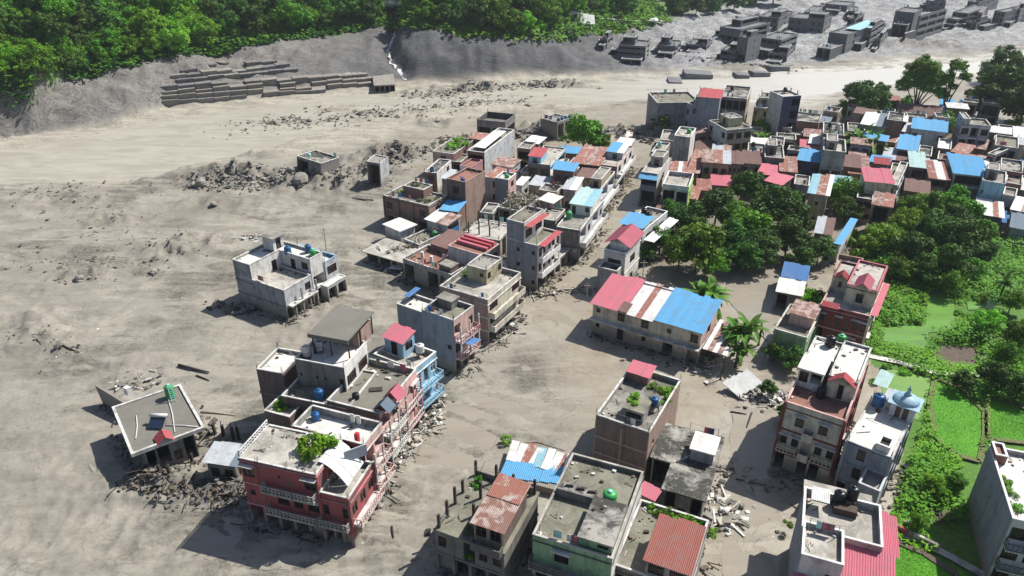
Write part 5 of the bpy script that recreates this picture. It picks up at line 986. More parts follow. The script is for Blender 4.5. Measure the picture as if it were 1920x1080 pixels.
# ------------------------------------------------------------------ the crowded town at the upper right, and the far bank
def T(label, A, B_, C, h, kind, walls, roof, front='w.w', side='w', fl=2, tk=None, cat='house', g=0.0, band=None, hut=None, par=.45, rise=.5, cap=None, sink=.6):
    b = Bld(label, A, B_, C, h, cat=cat, g=g, sink=sink)
    if kind == 'flat':
        k = b.block(mats=walls, roof=roof, par=par, floors=fl, front=front, side=side, band=band, capm=cap)
        if hut: b.hut(b.L*.1, b.W*.35, b.L*.6, b.W*.9, h-par, 2.2, hut, par=.15)
    elif kind == 'shed': b.shed(roof, walls, .4, rise, front, side, fl)
    elif kind == 'gable': b.gable(roof, walls, .4, rise, front, side, fl)
    elif kind == 'ygable': b.gable(roof, walls, .4, rise, front, side, fl, 'y')
    if tk:
        for i, c in enumerate(tk): tank(b, b.L*(.3+.4*i), b.W*.6, h-par+(2.2 if hut else 0)*0, c, .5, '%s tank on the %s' % (c.split('_')[1], ' '.join(label.split()[:10])) if i == 0 else 'second tank, %s, on the %s' % (c.split('_')[1], ' '.join(label.split()[:8])), 1.1, .5)
    return b
cb = ('concrete_grey', 'cement_blue', 'cement_blue')
T('slate grey building with a jagged roof edge at the river corner of the town', (1233, 193), (1284, 186), (1291, 172), 9.5, 'flat', 'concrete_grey', 'roof_olive', ['', '', ''], '', 3, cat='building')
T('blue-grey tower with a bright red roof facing the river', (1303, 186), (1349, 191), (1354, 170), 13.0, 'flat', 'cement_blue', 'roof_olive', ['wwwwww', '', ''], '', 3, ['tank_black'], cat='building', band='concrete_grey')
b = T('red tin penthouse roof above the blue-grey tower', (1312, 181), (1350, 184), (1354, 172), 14.2, 'shed', 'cement_blue', 'sheet_red', 'wwww', '', 1, cat='penthouse')
b = Bld('slate blue apartment house with slanted white balconies', (1288, 192), (1318, 214), (1350, 203), 10.5, cat='building', sink=1); k = b.block(mats=('cement_blue', 'white_wall', 'cement_blue'), roof='roof_olive', par=.6, floors=3, front=['w.w.w', 'w.w.w', 'w.w.w'], side=['OO', 'OO', 'ww'], capm='white_trim'); b.balconies(k, 'side', 1.2, 'white_trim', 'white_trim', 'solid')
T('brown concrete block with deep window bays next to the red-roofed tower', (1350, 181), (1400, 185), (1410, 163), 12.0, 'flat', ('concrete_dark', 'tan', 'tan'), 'roof_mould', ['OOOO', 'wOwO', 'wwww'], 'ww', 3, ['tank_black'], cat='building', band='concrete')
T('pale yellow corner house with three rows of windows and a roof hut', (1333, 226), (1363, 245), (1407, 239), 9.0, 'flat', ('light_grey', 'yellow', 'cream'), 'roof_olive', ['w.w', 'w.w', 'w.w'], ['WwW', 'WwW', 'WwW'], 3, ['frame_white'], band='plaster_trim', hut='yellow', cat='house')
T('olive yellow house left of the tall blue tower', (1413, 201), (1457, 205), (1465, 186), 8.6, 'flat', ('yellow', 'yellow', 'yellow'), 'roof_mould', ['w.w.w', 'w.w.w', 'www'], 'w', 3, hut='concrete')
b = T('tall pale blue tower with a dark blue strip front by the river', (1443, 170), (1469, 181), (1504, 179), 13.5, 'flat', ('light_grey', 'navy', 'light_grey'), 'roof_pale', ['', '', ''], ['.O', '.O', '.O', '.w'], 4, ['tank_black'], cat='building', cap='white_trim')
T('long red brick wall house beside the pale blue tower', (1481, 224), (1527, 227), (1541, 214), 6.4, 'flat', 'brick_red', 'roof_mould', '', '', 2)
T('small house with a salmon tin roof behind the bright blue roof', (1502, 284), (1531, 285), (1536, 268), 4.2, 'shed', 'brick_light', 'sheet_pink', '', '', 1)
T('house with a plain bright blue roof left of the grey window tower', (1496, 299), (1534, 304), (1541, 287), 6.2, 'shed', 'navy', 'sheet_blue', 'w.w', 'w', 2)
T('grey tower with two rows of paired windows in the crowded town', (1544, 281), (1580, 283), (1585, 262), 10.0, 'flat', ('concrete', 'concrete', 'concrete'), 'roof_pale', ['', 'WW', 'WW'], 'w', 3, cat='building', par=.9, hut='concrete', band='concrete_grey')
T('dark house with a cluttered mouldy roof behind the grey window tower', (1543, 250), (1577, 252), (1582, 232), 9.0, 'flat', 'concrete_dark', 'roof_mould', 'w.', 'w', 2, ['tank_black', 'frame_white'])
T('wide house with a dull brown tin roof right of the grey window tower', (1578, 311), (1625, 315), (1627, 297), 5.2, 'shed', 'brick', ['sheet_brown', 'sheet_brown', 'sheet_rusty'], 'w.w', 'w', 1)
T('small lean-to with a bleached pink tin roof below the dull brown roof', (1592, 324), (1621, 326), (1620, 313), 4.2, 'shed', 'brick', 'sheet_rust', '', '', 1)
T('cream house with a rose red tin roof and one small dark window', (1624, 339), (1667, 341), (1665, 322), 8.0, 'shed', ('cream', 'cream'), 'sheet_pink', ['..s.', 'O..'], 'w', 2)
T('narrow slate terrace house right of the rose red roof', (1668, 345), (1688, 350), (1703, 305), 7.0, 'flat', ('concrete_grey', 'light_grey'), 'roof_pale', 'O', 'OOO', 2)
T('little red-roofed hut behind the rose red roof', (1640, 305), (1664, 307), (1666, 298), 6.2, 'gable', 'brick', 'sheet_red', '', '', 1, rise=.8)
T('green-walled house with a white sheet roof behind the big banana plant', (1616, 232), (1660, 238), (1668, 218), 6.6, 'shed', ('green_wall', 'green_wall'), ['sheet_white', 'sheet_slate'], '', '', 2)
T('brown brick box behind the big banana plant', (1662, 224), (1692, 227), (1698, 212), 8.4, 'flat', ('brick', 'brick_light', 'brick'), 'roof_mould', '', '', 2)
T('house with a maroon hipped roof under the tall thin trees', (1686, 213), (1746, 213), (1754, 200), 4.4, 'gable', 'mud_wall', 'sheet_brown', 'w.w', '', 1, rise=1.6)
T('long sky blue roof in two lengths in the upper town', (1709, 240), (1772, 247), (1776, 231), 6.8, 'shed', ('light_grey', 'brick'), 'sheet_blue', 'w..w', 'w', 2)
T('square blue corrugated roof below the long sky blue one', (1684, 278), (1718, 283), (1722, 259), 6.2, 'shed', ('brick_light', 'light_grey'), 'sheet_blue', 'o', 'w', 2)
T('house with a pale mint roof in the upper town', (1707, 312), (1733, 314), (1731, 290), 6.2, 'shed', ('concrete_dark', 'brick'), 'sheet_mint', 'W', 'w', 2)
b = T('grey two-towered house with framed windows in the upper town', (1795, 219), (1812, 230), (1859, 236), 9.4, 'flat', ('concrete_grey', 'light_grey', 'concrete_grey'), 'roof_concrete', '', ['WoW', 'WoW', 'o.o'], 3, cat='house', band='white_trim'); b.hut(.1, .1, b.L, b.W*.25, 8.9, 1.8, 'light_grey', par=.2)
T('long narrow white sheet roof right of the two-towered house', (1856, 247), (1900, 252), (1902, 243), 5.2, 'shed', 'concrete_dark', 'sheet_white', 'w.w', '', 1, rise=.3)
T('white sheet roof at the right edge of the upper town', (1901, 256), (1932, 259), (1933, 242), 5.4, 'shed', 'concrete', 'sheet_white', 'w', '', 1, rise=.3)
T('house with a crumpled cream and rust tin roof above the large blue roof', (1786, 284), (1832, 300), (1826, 276), 5.2, 'shed', 'brick', ['sheet_rust', 'sheet_rusty', 'sheet_rust'], 'w.w', '', 1)
T('largest blue roof of the upper town with a torn corner', (1790, 324), (1842, 327), (1836, 297), 7.2, 'shed', ('light_grey', 'concrete'), 'sheet_blue', 'O', 'w', 2)
T('low extension with a bright white roof under the largest blue roof', (1789, 350), (1842, 354), (1837, 333), 4.2, 'shed', 'concrete_dark', 'sheet_white', 'o.', '', 1)
T('powder blue house with two plain upper walls near the right edge', (1842, 338), (1879, 342), (1887, 322), 7.6, 'flat', ('sky_blue', 'light_grey', 'sky_blue'), 'roof_concrete', ['s...', 's.vv'], 'w', 2, hut='concrete_grey')
T('house with a striped cream and pink corrugated roof left of the large blue roof', (1745, 333), (1771, 334), (1768, 308), 6.0, 'shed', 'tan', ['sheet_rust', 'sheet_white', 'sheet_rust'], 'O', 'w', 2)
T('low brown-roofed house with green creepers over its terrace', (1698, 356), (1735, 360), (1740, 345), 4.8, 'shed', 'brick', 'sheet_brown', 'w.w', '', 1)
T('small house with a grey and rust patched roof at the wood edge', (1834, 400), (1872, 404), (1876, 382), 3.6, 'shed', 'wood_dark' if 0 else 'brick_dark', ['sheet_white', 'sheet_white', 'sheet_rust', 'sheet_white'], '', '', 1)
T('lean-to roofed in faded blue tarpaulin at the wood edge', (1869, 413), (1886, 417), (1889, 400), 2.8, 'shed', 'concrete_dark', 'sheet_deepblue', '', '', 1, rise=.3, cat='lean-to')
T('dark red brick house half finished near the right edge', (1876, 318), (1912, 322), (1918, 302), 6.0, 'flat', 'brick_red', 'roof_mould', 'o.o', 'w', 2)
T('white tin shed low at the right edge of the town', (1895, 352), (1930, 355), (1932, 341), 4.0, 'shed', 'concrete', 'sheet_white', 'w', '', 1)
T('rust-streaked long roof at the right edge above the wood', (1898, 392), (1940, 404), (1938, 378), 4.0, 'shed', 'brick', ['sheet_white', 'sheet_rusty'], '', '', 1)
T('round-shouldered grey concrete house under the two-towered one', (1852, 287), (1878, 299), (1898, 276), 6.4, 'flat', 'concrete', 'roof_mould', 'O', 'O', 2)
T('house with a mould-grey terrace and green growth near the right edge', (1866, 272), (1904, 276), (1910, 258), 6.8, 'flat', ('concrete', 'concrete'), 'roof_olive', 'o', 'w', 2)
T('tan house with a patchwork of blue, cream and rust sheets', (1517, 361), (1552, 366), (1560, 334), 7.4, 'shed', ('tan', 'white_wall'), ['sheet_lightblue', 'sheet_rust', 'sheet_rust', 'sheet_white'], ['.s.', '.w.'], 'w', 2)
T('tall narrow house with a ragged pink tin lid above the wood', (1637, 382), (1670, 387), (1675, 369), 7.6, 'shed', ('brick_dark', 'tan'), ['sheet_rusty', 'sheet_rust'], ['o', 'w'], '', 2)
T('two-storey brown house in shade left of the ragged pink lid', (1606, 370), (1636, 374), (1640, 355), 5.6, 'flat', 'brick_dark', 'roof_mould', 'OO', '', 2)
T('larger house with a rose pink L-shaped tin roof by the tree clump', (1436, 338), (1473, 354), (1484, 335), 5.4, 'shed', 'brick_dark', 'sheet_pink', 'w.', '', 1)
T('smaller wing with a rose pink tin roof behind the L-shaped one', (1425, 324), (1456, 330), (1460, 315), 5.6, 'shed', 'brick_dark', 'sheet_pink', '', '', 1)
T('house with a pale rusted tin roof right of the rose pink wing', (1463, 320), (1491, 322), (1491, 297), 6.2, 'shed', 'brick', ['sheet_rust', 'sheet_rusty', 'sheet_rust'], '', '', 2)
T('old house with six windows under a blotched rusty roof', (1317, 303), (1366, 306), (1368, 287), 7.2, 'shed', ('tan', 'brick'), ['sheet_rusty', 'sheet_rust', 'sheet_zinc'], ['www', 'www'], '', 2)
T('brick house under a plain brown roof beside the six-windowed one', (1367, 305), (1391, 307), (1390, 288), 6.4, 'shed', 'brick_light', 'sheet_brown', ['sss', ''], '', 2)
T('house with two upper windows under a brown tin roof left of the dark grey house', (1394, 305), (1424, 307), (1423, 288), 6.4, 'shed', 'tan', 'sheet_brown', ['w.w', ''], '', 2)
T('dark grey house with a stepped concrete roof behind the pink wing', (1434, 294), (1465, 295), (1468, 272), 7.4, 'flat', 'concrete_dark', 'roof_mould', '', '', 2, hut='concrete_dark')
T('narrow house under a rusty pink corrugated roof beside the tall white side wall', (1289, 322), (1308, 324), (1320, 294), 5.4, 'shed', 'brick', ['sheet_rust', 'sheet_rusty'], '', '', 2)
T('cream striped tin roof at the foot of the tall narrow white house', (1256, 325), (1282, 327), (1286, 308), 7.6, 'shed', 'concrete', ['sheet_rust', 'sheet_white', 'sheet_rust'], '', '', 2)
T('little house with a cream and rust roof at the edge of the tree clump', (1308, 355), (1330, 356), (1331, 341), 4.2, 'shed', 'brick', 'sheet_rust', '', '', 1)
T('small house with a dull salmon roof at the edge of the tree clump', (1334, 346), (1366, 347), (1368, 332), 4.4, 'shed', 'brick_light', 'sheet_pink', '', '', 1)
T('dark red low roof below the pale yellow corner house', (1305, 281), (1335, 282), (1340, 268), 4.2, 'shed', 'brick_dark', 'sheet_brown', '', '', 1)
T('flat brick house with black roof clutter between pale yellow house and rust roofs', (1400, 285), (1432, 287), (1436, 270), 5.4, 'flat', 'brick', 'roof_mould', '', '', 1, ['tank_black'])
T('grey block with a small white hut at the corner of the lane', (1440, 272), (1468, 274), (1473, 257), 6.4, 'flat', 'concrete_dark', 'roof_concrete', 'w', '', 2)
T('low stone house with a grey-blue roof on the river side of the town', (1516, 226), (1552, 230), (1560, 220), 4.6, 'shed', 'mud_wall', 'sheet_slate', '', '', 1)
T('long bright blue shed behind the tall thin trees', (1764, 203), (1782, 204), (1786, 190), 4.4, 'shed', 'navy', 'sheet_blue', '', '', 1)
T('small bright blue roof half hidden by branches at the town edge', (1800, 202), (1816, 203), (1819, 191), 4.2, 'shed', 'navy', 'sheet_blue', '', '', 1)
T('brown brick flat left of the crumpled tin roof', (1757, 277), (1782, 280), (1786, 262), 5.4, 'flat', 'brick', 'roof_white', 'w', '', 2)
T('pink-brown shop row with dark mouths above the square blue roof', (1646, 262), (1680, 268), (1690, 252), 4.6, 'flat', 'brick_light', 'roof_terracotta', 'oo', '', 1)
T('flat-roofed dark house with white clutter left of the banana plant', (1590, 245), (1616, 246), (1620, 232), 5.6, 'flat', 'concrete_dark', 'roof_mould', '', '', 1)
T('low rubble-roofed house beside the river below the slate building', (1238, 262), (1262, 262), (1272, 245), 4.0, 'flat', 'concrete', 'roof_pale', '', '', 1)
T('small tower of terraces with a pale blue tank behind the blue awning strip', (1222, 284), (1244, 287), (1256, 268), 6.0, 'flat', 'concrete', 'roof_pale', 'w', '', 2, ['tank_mint'])
T('low roof of weathered planks behind the lime green house', (1300, 300), (1314, 302), (1318, 286), 5.0, 'shed', 'brick', 'sheet_rust', '', '', 1)
T('blue-topped shed and yard wall right of the dark slate terrace', (1560, 346), (1590, 349), (1594, 336), 4.4, 'shed', 'concrete', 'sheet_lightblue', '', '', 1)
T('small grey house with a blue door by the bright blue roof', (1488, 345), (1516, 348), (1520, 330), 4.6, 'flat', 'concrete_grey', 'roof_concrete', 'dw', '', 1)
T('white tin shelter in the lane below the pale yellow corner house', (1404, 272), (1431, 274), (1436, 263), 4.4, 'shed', 'concrete_dark', 'sheet_white', '', '', 1)
T('small bright white roof between the red brick wall and the grey window tower', (1517, 268), (1538, 270), (1543, 257), 5.0, 'shed', 'concrete', 'sheet_white', '', '', 1)
T('long grey-brown lean-to left of the square blue roof', (1655, 296), (1700, 302), (1706, 286), 4.6, 'shed', 'brick', ['sheet_zinc', 'sheet_brown'], 'w.w', '', 1)
T('dark mossy flat roof behind the narrow slate terrace house', (1668, 324), (1690, 327), (1695, 308), 5.5, 'flat', 'concrete_dark', 'roof_olive', 'o', '', 1)
T('crooked cream tin shed at the corner of the largest blue roof', (1826, 308), (1850, 314), (1854, 298), 4.6, 'shed', 'concrete', ['sheet_rust', 'sheet_white'], '', '', 1)
T('pale little house with one framed window beside the powder blue one', (1880, 364), (1904, 368), (1909, 354), 5.0, 'flat', 'light_grey', 'roof_concrete', 'W', '', 1)
T('dark shaded house under the cream rose-roofed one', (1618, 364), (1660, 368), (1664, 354), 4.6, 'flat', 'concrete_dark', 'roof_mould', 'OO', '', 1)
T('rusty lean-to right of the lime green parapets', (1288, 370), (1306, 373), (1311, 354), 4.2, 'shed', 'brick', 'sheet_rust', '', '', 1)
T('brick kiln-dark house left of the crumpled cream roof', (1757, 298), (1786, 302), (1790, 284), 4.8, 'flat', 'brick_dark', 'roof_brown', 'w.w', '', 1)
T('red brick house frame with open rooms beside the half finished one', (1884, 342), (1914, 346), (1920, 328), 5.2, 'flat', 'brick_red', 'roof_brown', 'OO', '', 2)
T('pale flat roof with clutter between the mint and square blue roofs', (1720, 290), (1745, 293), (1750, 275), 5.0, 'flat', 'tan', 'roof_mould', 'w', '', 1)
T('grey tin roof between the mint roof and the striped corrugated one', (1734, 320), (1750, 322), (1754, 304), 4.4, 'shed', 'brick', 'sheet_zinc', '', '', 1)
T('brown tin roofed room above the wide dull brown roof', (1590, 300), (1618, 303), (1622, 288), 4.6, 'shed', 'brick', 'sheet_rusty', '', '', 1)
T('low white-walled court behind the bright blue roof', (1545, 300), (1560, 302), (1566, 288), 5.0, 'flat', 'light_grey', 'roof_pale', '', '', 1)
T('maroon walled store at the foot of the long red brick wall', (1470, 250), (1500, 252), (1506, 240), 4.0, 'flat', 'maroon', 'roof_mould', '', '', 1)
T('narrow concrete house between the pale blue tower and red brick wall', (1466, 238), (1484, 240), (1490, 224), 5.2, 'flat', 'concrete', 'roof_concrete', 'w', '', 2)
T('grey tin kitchen behind the six-windowed old house', (1335, 288), (1366, 290), (1370, 276), 5.0, 'shed', 'brick', ['sheet_zinc', 'sheet_rusty'], '', '', 1)
T('olive-stained flat roof between the brown roof houses and the lane', (1392, 322), (1424, 324), (1426, 312), 4.2, 'flat', 'brick_light', 'roof_olive', 'o.o', '', 1)
T('tiny white-lidded hut on the slope left of the maroon hipped roof', (1655, 214), (1676, 216), (1680, 205), 5.0, 'flat', 'light_grey', 'roof_white', '', '', 1)
T('grey roofed store right of the brown brick box', (1694, 246), (1712, 249), (1718, 236), 5.0, 'shed', 'tan', 'sheet_zinc', '', '', 1)
T('small rust roof below the two-towered house', (1822, 276), (1846, 280), (1850, 266), 4.4, 'shed', 'brick', 'sheet_rusty', '', '', 1)
T('brick house below the long white sheet roof', (1862, 262), (1888, 265), (1893, 252), 4.6, 'flat', 'brick', 'roof_mould', 'w', '', 1)
T('pale tin roof at the very right edge below the rust-streaked one', (1896, 425), (1935, 432), (1938, 410), 3.6, 'shed', 'cement_blue', 'sheet_slate', '', '', 1)
# far bank, coated in grey mud
gm = 'concrete_grey'
FB = [('mud-grey three-storey shell nearest the gullies of the far bank', (1161, 84), (1212, 87), (1216, 76), 6.0, ['OOO', 'OOO', 'ooo'], 'o', 3, True),
 ('half-buried block with a broken upper room right of the three-storey shell', (1233, 84), (1266, 88), (1285, 78), 4.5, ['', 'oo'], 'oo', 2, True),
 ('low broken house with rubble in front on the far shore', (1352, 93), (1382, 99), (1400, 88), 5.0, ['OO', 'oo'], 'o', 2, False),
 ('tall blank grey ruin at the middle of the far shore cluster', (1384, 68), (1410, 73), (1424, 63), 9.0, ['s', 's', 'o'], 's', 3, False),
 ('far-shore ruin with stacked balconies and a green roof patch', (1426, 70), (1476, 77), (1490, 62), 7.5, ['OOO', 'OOO', 'OOO'], 'OO', 3, False),
 ('low house with an open ground floor left at the far shore', (1350, 50), (1406, 57), (1425, 38), 5.0, ['', 'ooo'], 'o', 2, True),
 ('pale-roofed house at the foot of the far forest', (1420, 30), (1470, 35), (1481, 20), 5.6, ['w.w', 'w.w'], 'w', 2, False),
 ('row of dark windowed flats on the far bank behind the ruins', (1476, 38), (1545, 43), (1556, 22), 6.5, ['ww.ww', 'ww.ww'], 'ww', 2, False),
 ('large far-bank house with light blue sheets on the roof', (1555, 60), (1608, 66), (1617, 40), 8.5, ['', 'wwww', 'oooo'], 'ww', 3, False),
 ('far-bank house with one light blue awning toward the river', (1614, 52), (1652, 58), (1664, 40), 8.0, ['w.w', 'ow', 'ow'], 'OO', 3, False),
 ('great blank slate-grey block at the top of the far bank', (1673, 27), (1711, 29), (1722, 8), 10.0, ['', '', ''], '', 3, False),
 ('tall narrow block with balconies beside the great blank slate one', (1724, 30), (1745, 34), (1769, 16), 9.5, ['', '', ''], 'OOO', 3, False),
 ('broken pale concrete house among rubble right of the slate blocks', (1787, 22), (1835, 28), (1850, 10), 6.0, ['oWo', 'ooo'], 'o', 2, False),
 ('four-storey block in haze at the top right corner', (1865, 20), (1900, 24), (1915, 6), 7.5, ['www', 'www'], 'w', 3, False),
 ('small grey house with a green tree behind it on the far bank', (1545, 12), (1588, 16), (1600, -2), 4.5, ['w', 'w'], 'w', 1, False),
 ('low brown shed at the top edge of the far bank', (1590, 20), (1614, 24), (1622, 14), 3.6, ['o'], 'o', 1, False),
 ('mud-covered pair of rooms top centre of the far bank', (1740, 5), (1772, 8), (1785, -6), 6.0, ['ww', 'ww'], 'w', 2, False),
 ('pale cluttered house at the extreme top right', (1815, 2), (1850, 6), (1862, -8), 5.5, ['w.w', 'o'], 'w', 2, False)]
FB += [('flat mud-covered slab roof low on the far shore', (1287, 82), (1326, 85), (1332, 74), 2.6, ['ooo'], 'o', 1, False), ('small far-bank house with a pale roof edge under the forest', (1383, 36), (1414, 40), (1424, 28), 5.0, ['w.w', 'ww'], 'w', 2, False),
 ('far-bank house crowded behind the dark windowed flats', (1508, 22), (1540, 26), (1548, 12), 5.6, ['ww', 'ww'], 'w', 2, False), ('small dark box among the top far-bank houses', (1590, 34), (1612, 37), (1618, 26), 5, ['OO'], 'o', 1, False), ('tall stained block behind the broken pale concrete house', (1842, 24), (1860, 28), (1870, 12), 8, ['w', 'w', 'w'], 'w', 3, False),
 ('pale ruined row right of the narrow balcony block', (1776, 34), (1806, 38), (1812, 26), 5, ['OwO', 'oo'], 'o', 2, False), ('low wrecked room at the water side of the pale ruined row', (1812, 40), (1838, 43), (1844, 33), 3.5, ['oo'], 'o', 1, False), ('grey block at the extreme right of the far bank', (1898, 16), (1925, 19), (1930, 5), 7, ['ww', 'ww', 'oo'], 'w', 3, False),
 ('lower wing at the foot of the green-patched far-shore ruin', (1440, 98), (1478, 103), (1488, 90), 3.4, ['ooo'], 'o', 1, False), ('dark annex at the river side of the light blue sheet house', (1640, 72), (1662, 76), (1668, 62), 5, ['ww', 'o'], 'ww', 2, False), ('small ruin left of the three-storey shell', (1125, 72), (1143, 74), (1148, 64), 3.2, ['o'], 'o', 1, False)]
for (lb, A, B_, C, h, fr, sd_, fl, up) in FB:
    p = at(*B_, h+2); g = gz(p.x, p.y); g = min(g, 4.5)
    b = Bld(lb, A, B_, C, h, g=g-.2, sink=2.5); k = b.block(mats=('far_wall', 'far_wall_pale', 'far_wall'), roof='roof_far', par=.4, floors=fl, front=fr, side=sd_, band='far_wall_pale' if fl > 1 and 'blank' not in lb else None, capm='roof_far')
    rn = random.Random(len(lb)); b.root.rotation_euler.z += rn.uniform(-.25, .25)
    if rn.random() < .6: b.block(-b.L*.35, b.W*rn.uniform(.1, .4), -.03, b.W*.8, None, h*rn.uniform(.4, .7), 'far_wall', 'roof_far', .1, 1, 'O')
    if rn.random() < .6: b.block(b.L*.2, -b.W*.4, b.L*rn.uniform(.7, 1), -.03, None, h*rn.uniform(.3, .6), 'far_wall', 'roof_far', .1, 1, 'oo')
    if rn.random() < .5 and not up: b.block(b.L*.5, b.W*.2, b.L*.95, b.W*.7, h-.45, h+2.0, 'far_wall', 'roof_far', .1, 1, 'O')
    if up: b.block(b.L*.1, b.W*.3, b.L*.55, b.W*.9, h-.45, h+2.4, 'far_wall', 'roof_far', .1, 1, 'OO', 'O')
    if 'light blue sheets' in lb: b.sheet(b.L*.3, b.W*.3, b.L*1.1, b.W, h+.4, h+.8, 'sheet_lightblue')
    if 'light blue awning' in lb: b.sheet(-.5, -.5, b.L*.9, b.W*.4, h+.3, h+.6, 'sheet_lightblue')
T('red-roofed roadside house at the very top above the bridge', (652, 4), (690, 6), (692, -6), 3.5, 'shed', 'brick', 'sheet_red', 'w.w', '', 1, g=13)

for i, (x0, y0, x1, y1, lb) in enumerate(((1253, 140, 1278, 146, 'boat-shaped broken slab at the far shoreline'), (1282, 134, 1334, 138, 'long flat broken slab at the far shoreline'), (1378, 130, 1402, 137, 'left of two tipped slabs at the far shoreline'), (1408, 130, 1440, 134, 'right of two tipped slabs at the far shoreline'), (1440, 122, 1475, 126, 'thin slab lying above the tipped ones on the far shore'))):
    a, c = at(x0, y1, 1), at(x1, y1, 1); zc = gz((a.x+c.x)/2, (a.y+c.y)/2); m = MB(); m.box(-(c-a).length/2, -3, -1.4, (c-a).length/2, 3, .5); o = m.build('broken_slab', 'roof_far'); o.location = ((a.x+c.x)/2, (a.y+c.y)/2, zc+.6); o.rotation_euler = (R(5-3*i), R(3), R(-4+3*i)); tag(o, lb, 'slab')
# small houses filling the gaps of the old town
rnd = random.Random(31); placed = [(b.wpt(b.L/2, b.W/2, 0), math.hypot(b.L, b.W)/2*.8, b) for b in ALLB]; made = 0
ROOFW = [('rusty', 'sheet_rusty'), ('rust-patched', 'sheet_rust'), ('brown-roofed', 'sheet_brown'), ('zinc-roofed', 'sheet_zinc'), ('white-roofed', 'sheet_white'), ('flat-roofed', None), ('mould-topped', None), ('blue-roofed', 'sheet_blue'), ('flat concrete', None)]
for poly, lim in (([(1300, 262), (1420, 250), (1500, 215), (1560, 215), (1680, 215), (1900, 235), (1950, 300), (1940, 420), (1850, 400), (1700, 350), (1600, 380), (1480, 350), (1310, 350)], 46), ([(860, 300), (1000, 300), (1085, 300), (1060, 440), (960, 440), (850, 420)], 10)):
    w = [at(*q) for q in poly]; x0, x1, y0, y1 = min(q.x for q in w), max(q.x for q in w), min(q.y for q in w), max(q.y for q in w); k = 0
    for _ in range(5000):
        if k >= lim: break
        x, y = rnd.uniform(x0, x1), rnd.uniform(y0, y1)
        if not inpoly(np.array([x]), np.array([y]), poly)[0]: continue
        L, W = rnd.uniform(3.2, 5.2), rnd.uniform(3.5, 6); r_ = math.hypot(L, W)/2*.75
        near = min(placed, key=lambda q: math.hypot(q[0].x-x, q[0].y-y)-q[1]); d = math.hypot(near[0].x-x, near[0].y-y)-near[1]
        if d < r_: continue
        rw, rm = rnd.choice(ROOFW); nb = ' '.join(near[2].label.split()[:8]).rstrip(','); lb = '%s house squeezed in beside the %s' % (('small '+rw), nb)
        if lb in USED or 'squeezed in' in near[2].label: continue
        h = rnd.uniform(4, 7.2); b = Bld.__new__(Bld); b.L, b.W, b.h, b.g, b.sink, b.label = L, W, h, 0.0, .5, lb; b.th = near[2].th+rnd.uniform(-.12, .12); b.o = Vector((x, y, 0))-Vector((math.cos(b.th)*L-math.sin(b.th)*W, math.sin(b.th)*L+math.cos(b.th)*W, 0))/2
        b.root = empty('house', b.o, b.th, lb, 'house'); fl = 2 if h > 5.4 else 1; wm = rnd.choice(['brick', 'tan', 'concrete', 'brick_dark', 'cream', 'light_grey', 'brick_light', 'concrete_dark', 'cement_blue'])
        if rm: b.shed(rm, wm, .35, .4, rnd.choice(['w.w', 'w', 'ww']), 'w', fl)
        else: b.block(mats=wm, roof={'mould-topped': 'roof_mould'}.get(rw, 'roof_concrete'), par=.45, floors=fl, front=rnd.choice(['w.w', 'ww', 'o']), side='w')
        placed.append((Vector((x, y, 0)), r_, b)); k += 1
    print('infill', k)
# ------------------------------------------------------------------ far bank: stepped concrete terraces, bridge, road, retaining wall
def gp(px, py, dz=0.0): p = hit(px, py, False); return Vector((p.x, p.y, gz(p.x, p.y)+dz))
tb = empty('river_steps', gp(420, 150), 0, 'broken rows of stepped concrete terraces along the far riverbank', 'river steps')
rows = [((305, 193), (640, 168)), ((302, 183), (700, 160)), ((300, 173), (700, 151)), ((300, 163), (690, 142)), ((300, 154), (560, 134)), ((320, 146), (545, 125)), ((340, 137), (520, 118)), ((395, 126), (430, 120))]
def lerpz(A_, C_, t): return gz(A_.x, A_.y)*(1-t)+gz(C_.x, C_.y)*t
for ri, (a, c) in enumerate(rows):
    A_, C_ = at(*a), at(*c); n = max(3, int((C_-A_).length/5.2)); zb = .1+1.5*ri
    A_ = hit(*a, False); C_ = hit(*c, False)
    for i in range(n):
        if random.random() < .07: continue
        p = A_.lerp(C_, (i+.5)/n); w = (C_-A_).length/n*.97; ang = math.atan2(C_.y-A_.y, C_.x-A_.x)+random.uniform(-.025, .025)
        zt = gz(p.x, p.y)*.4+.6*lerpz(A_, C_, (i+.5)/n)+random.uniform(.6, 1.1); m = MB(); m.box(-w/2, 0, -3.0, w/2, 3.6+random.uniform(0, 1), 0); m.box(-w/2, -.25, -.3, w/2, -.002, .12)
        o = m.build('step_slab', random.choice(['mud_wall', 'rock', 'mud_wall']), tb, rz=(random.uniform(-.03, .03), random.uniform(-.025, .025), ang)); o.location = Vector((p.x, p.y, zt))-tb.location
b = Bld('low flat-topped concrete landing at the foot of the little waterfall', (702, 160), (756, 160), (735, 132), 2.4, name='landing', cat='landing', sink=2)
b.block(mats='mud_wall', roof='rock', par=0, floors=1, front='oooo', over=.2)
p = hit(742, 30, False)
br = empty('road_bridge', (p.x, p.y, gz(p.x, p.y, False)), 0, 'concrete road bridge over the gully with the little waterfall', 'bridge')
m = MB(); m.box(-9, -2.5, 4.2, 9, 3.5, 4.9); m.build('deck', 'roof_pale', br)
for x in (-8.8, 5.2): m = MB(); m.box(x, -2.4, -6, x+3.6, 3.4, 4.19); m.build('abutment', 'concrete_dark', br)
for y in (-2.5, 3.3): m = MB(); m.box(-9, y, 4.91, 9, y+.2, 5.7); m.build('parapet', 'plaster_trim', br)
p = hit(1088, 42, False); rw = empty('retaining_wall', (p.x, p.y, gz(p.x, p.y, False)), .1, 'bright white slanted retaining wall on the wooded far bank', 'retaining wall')
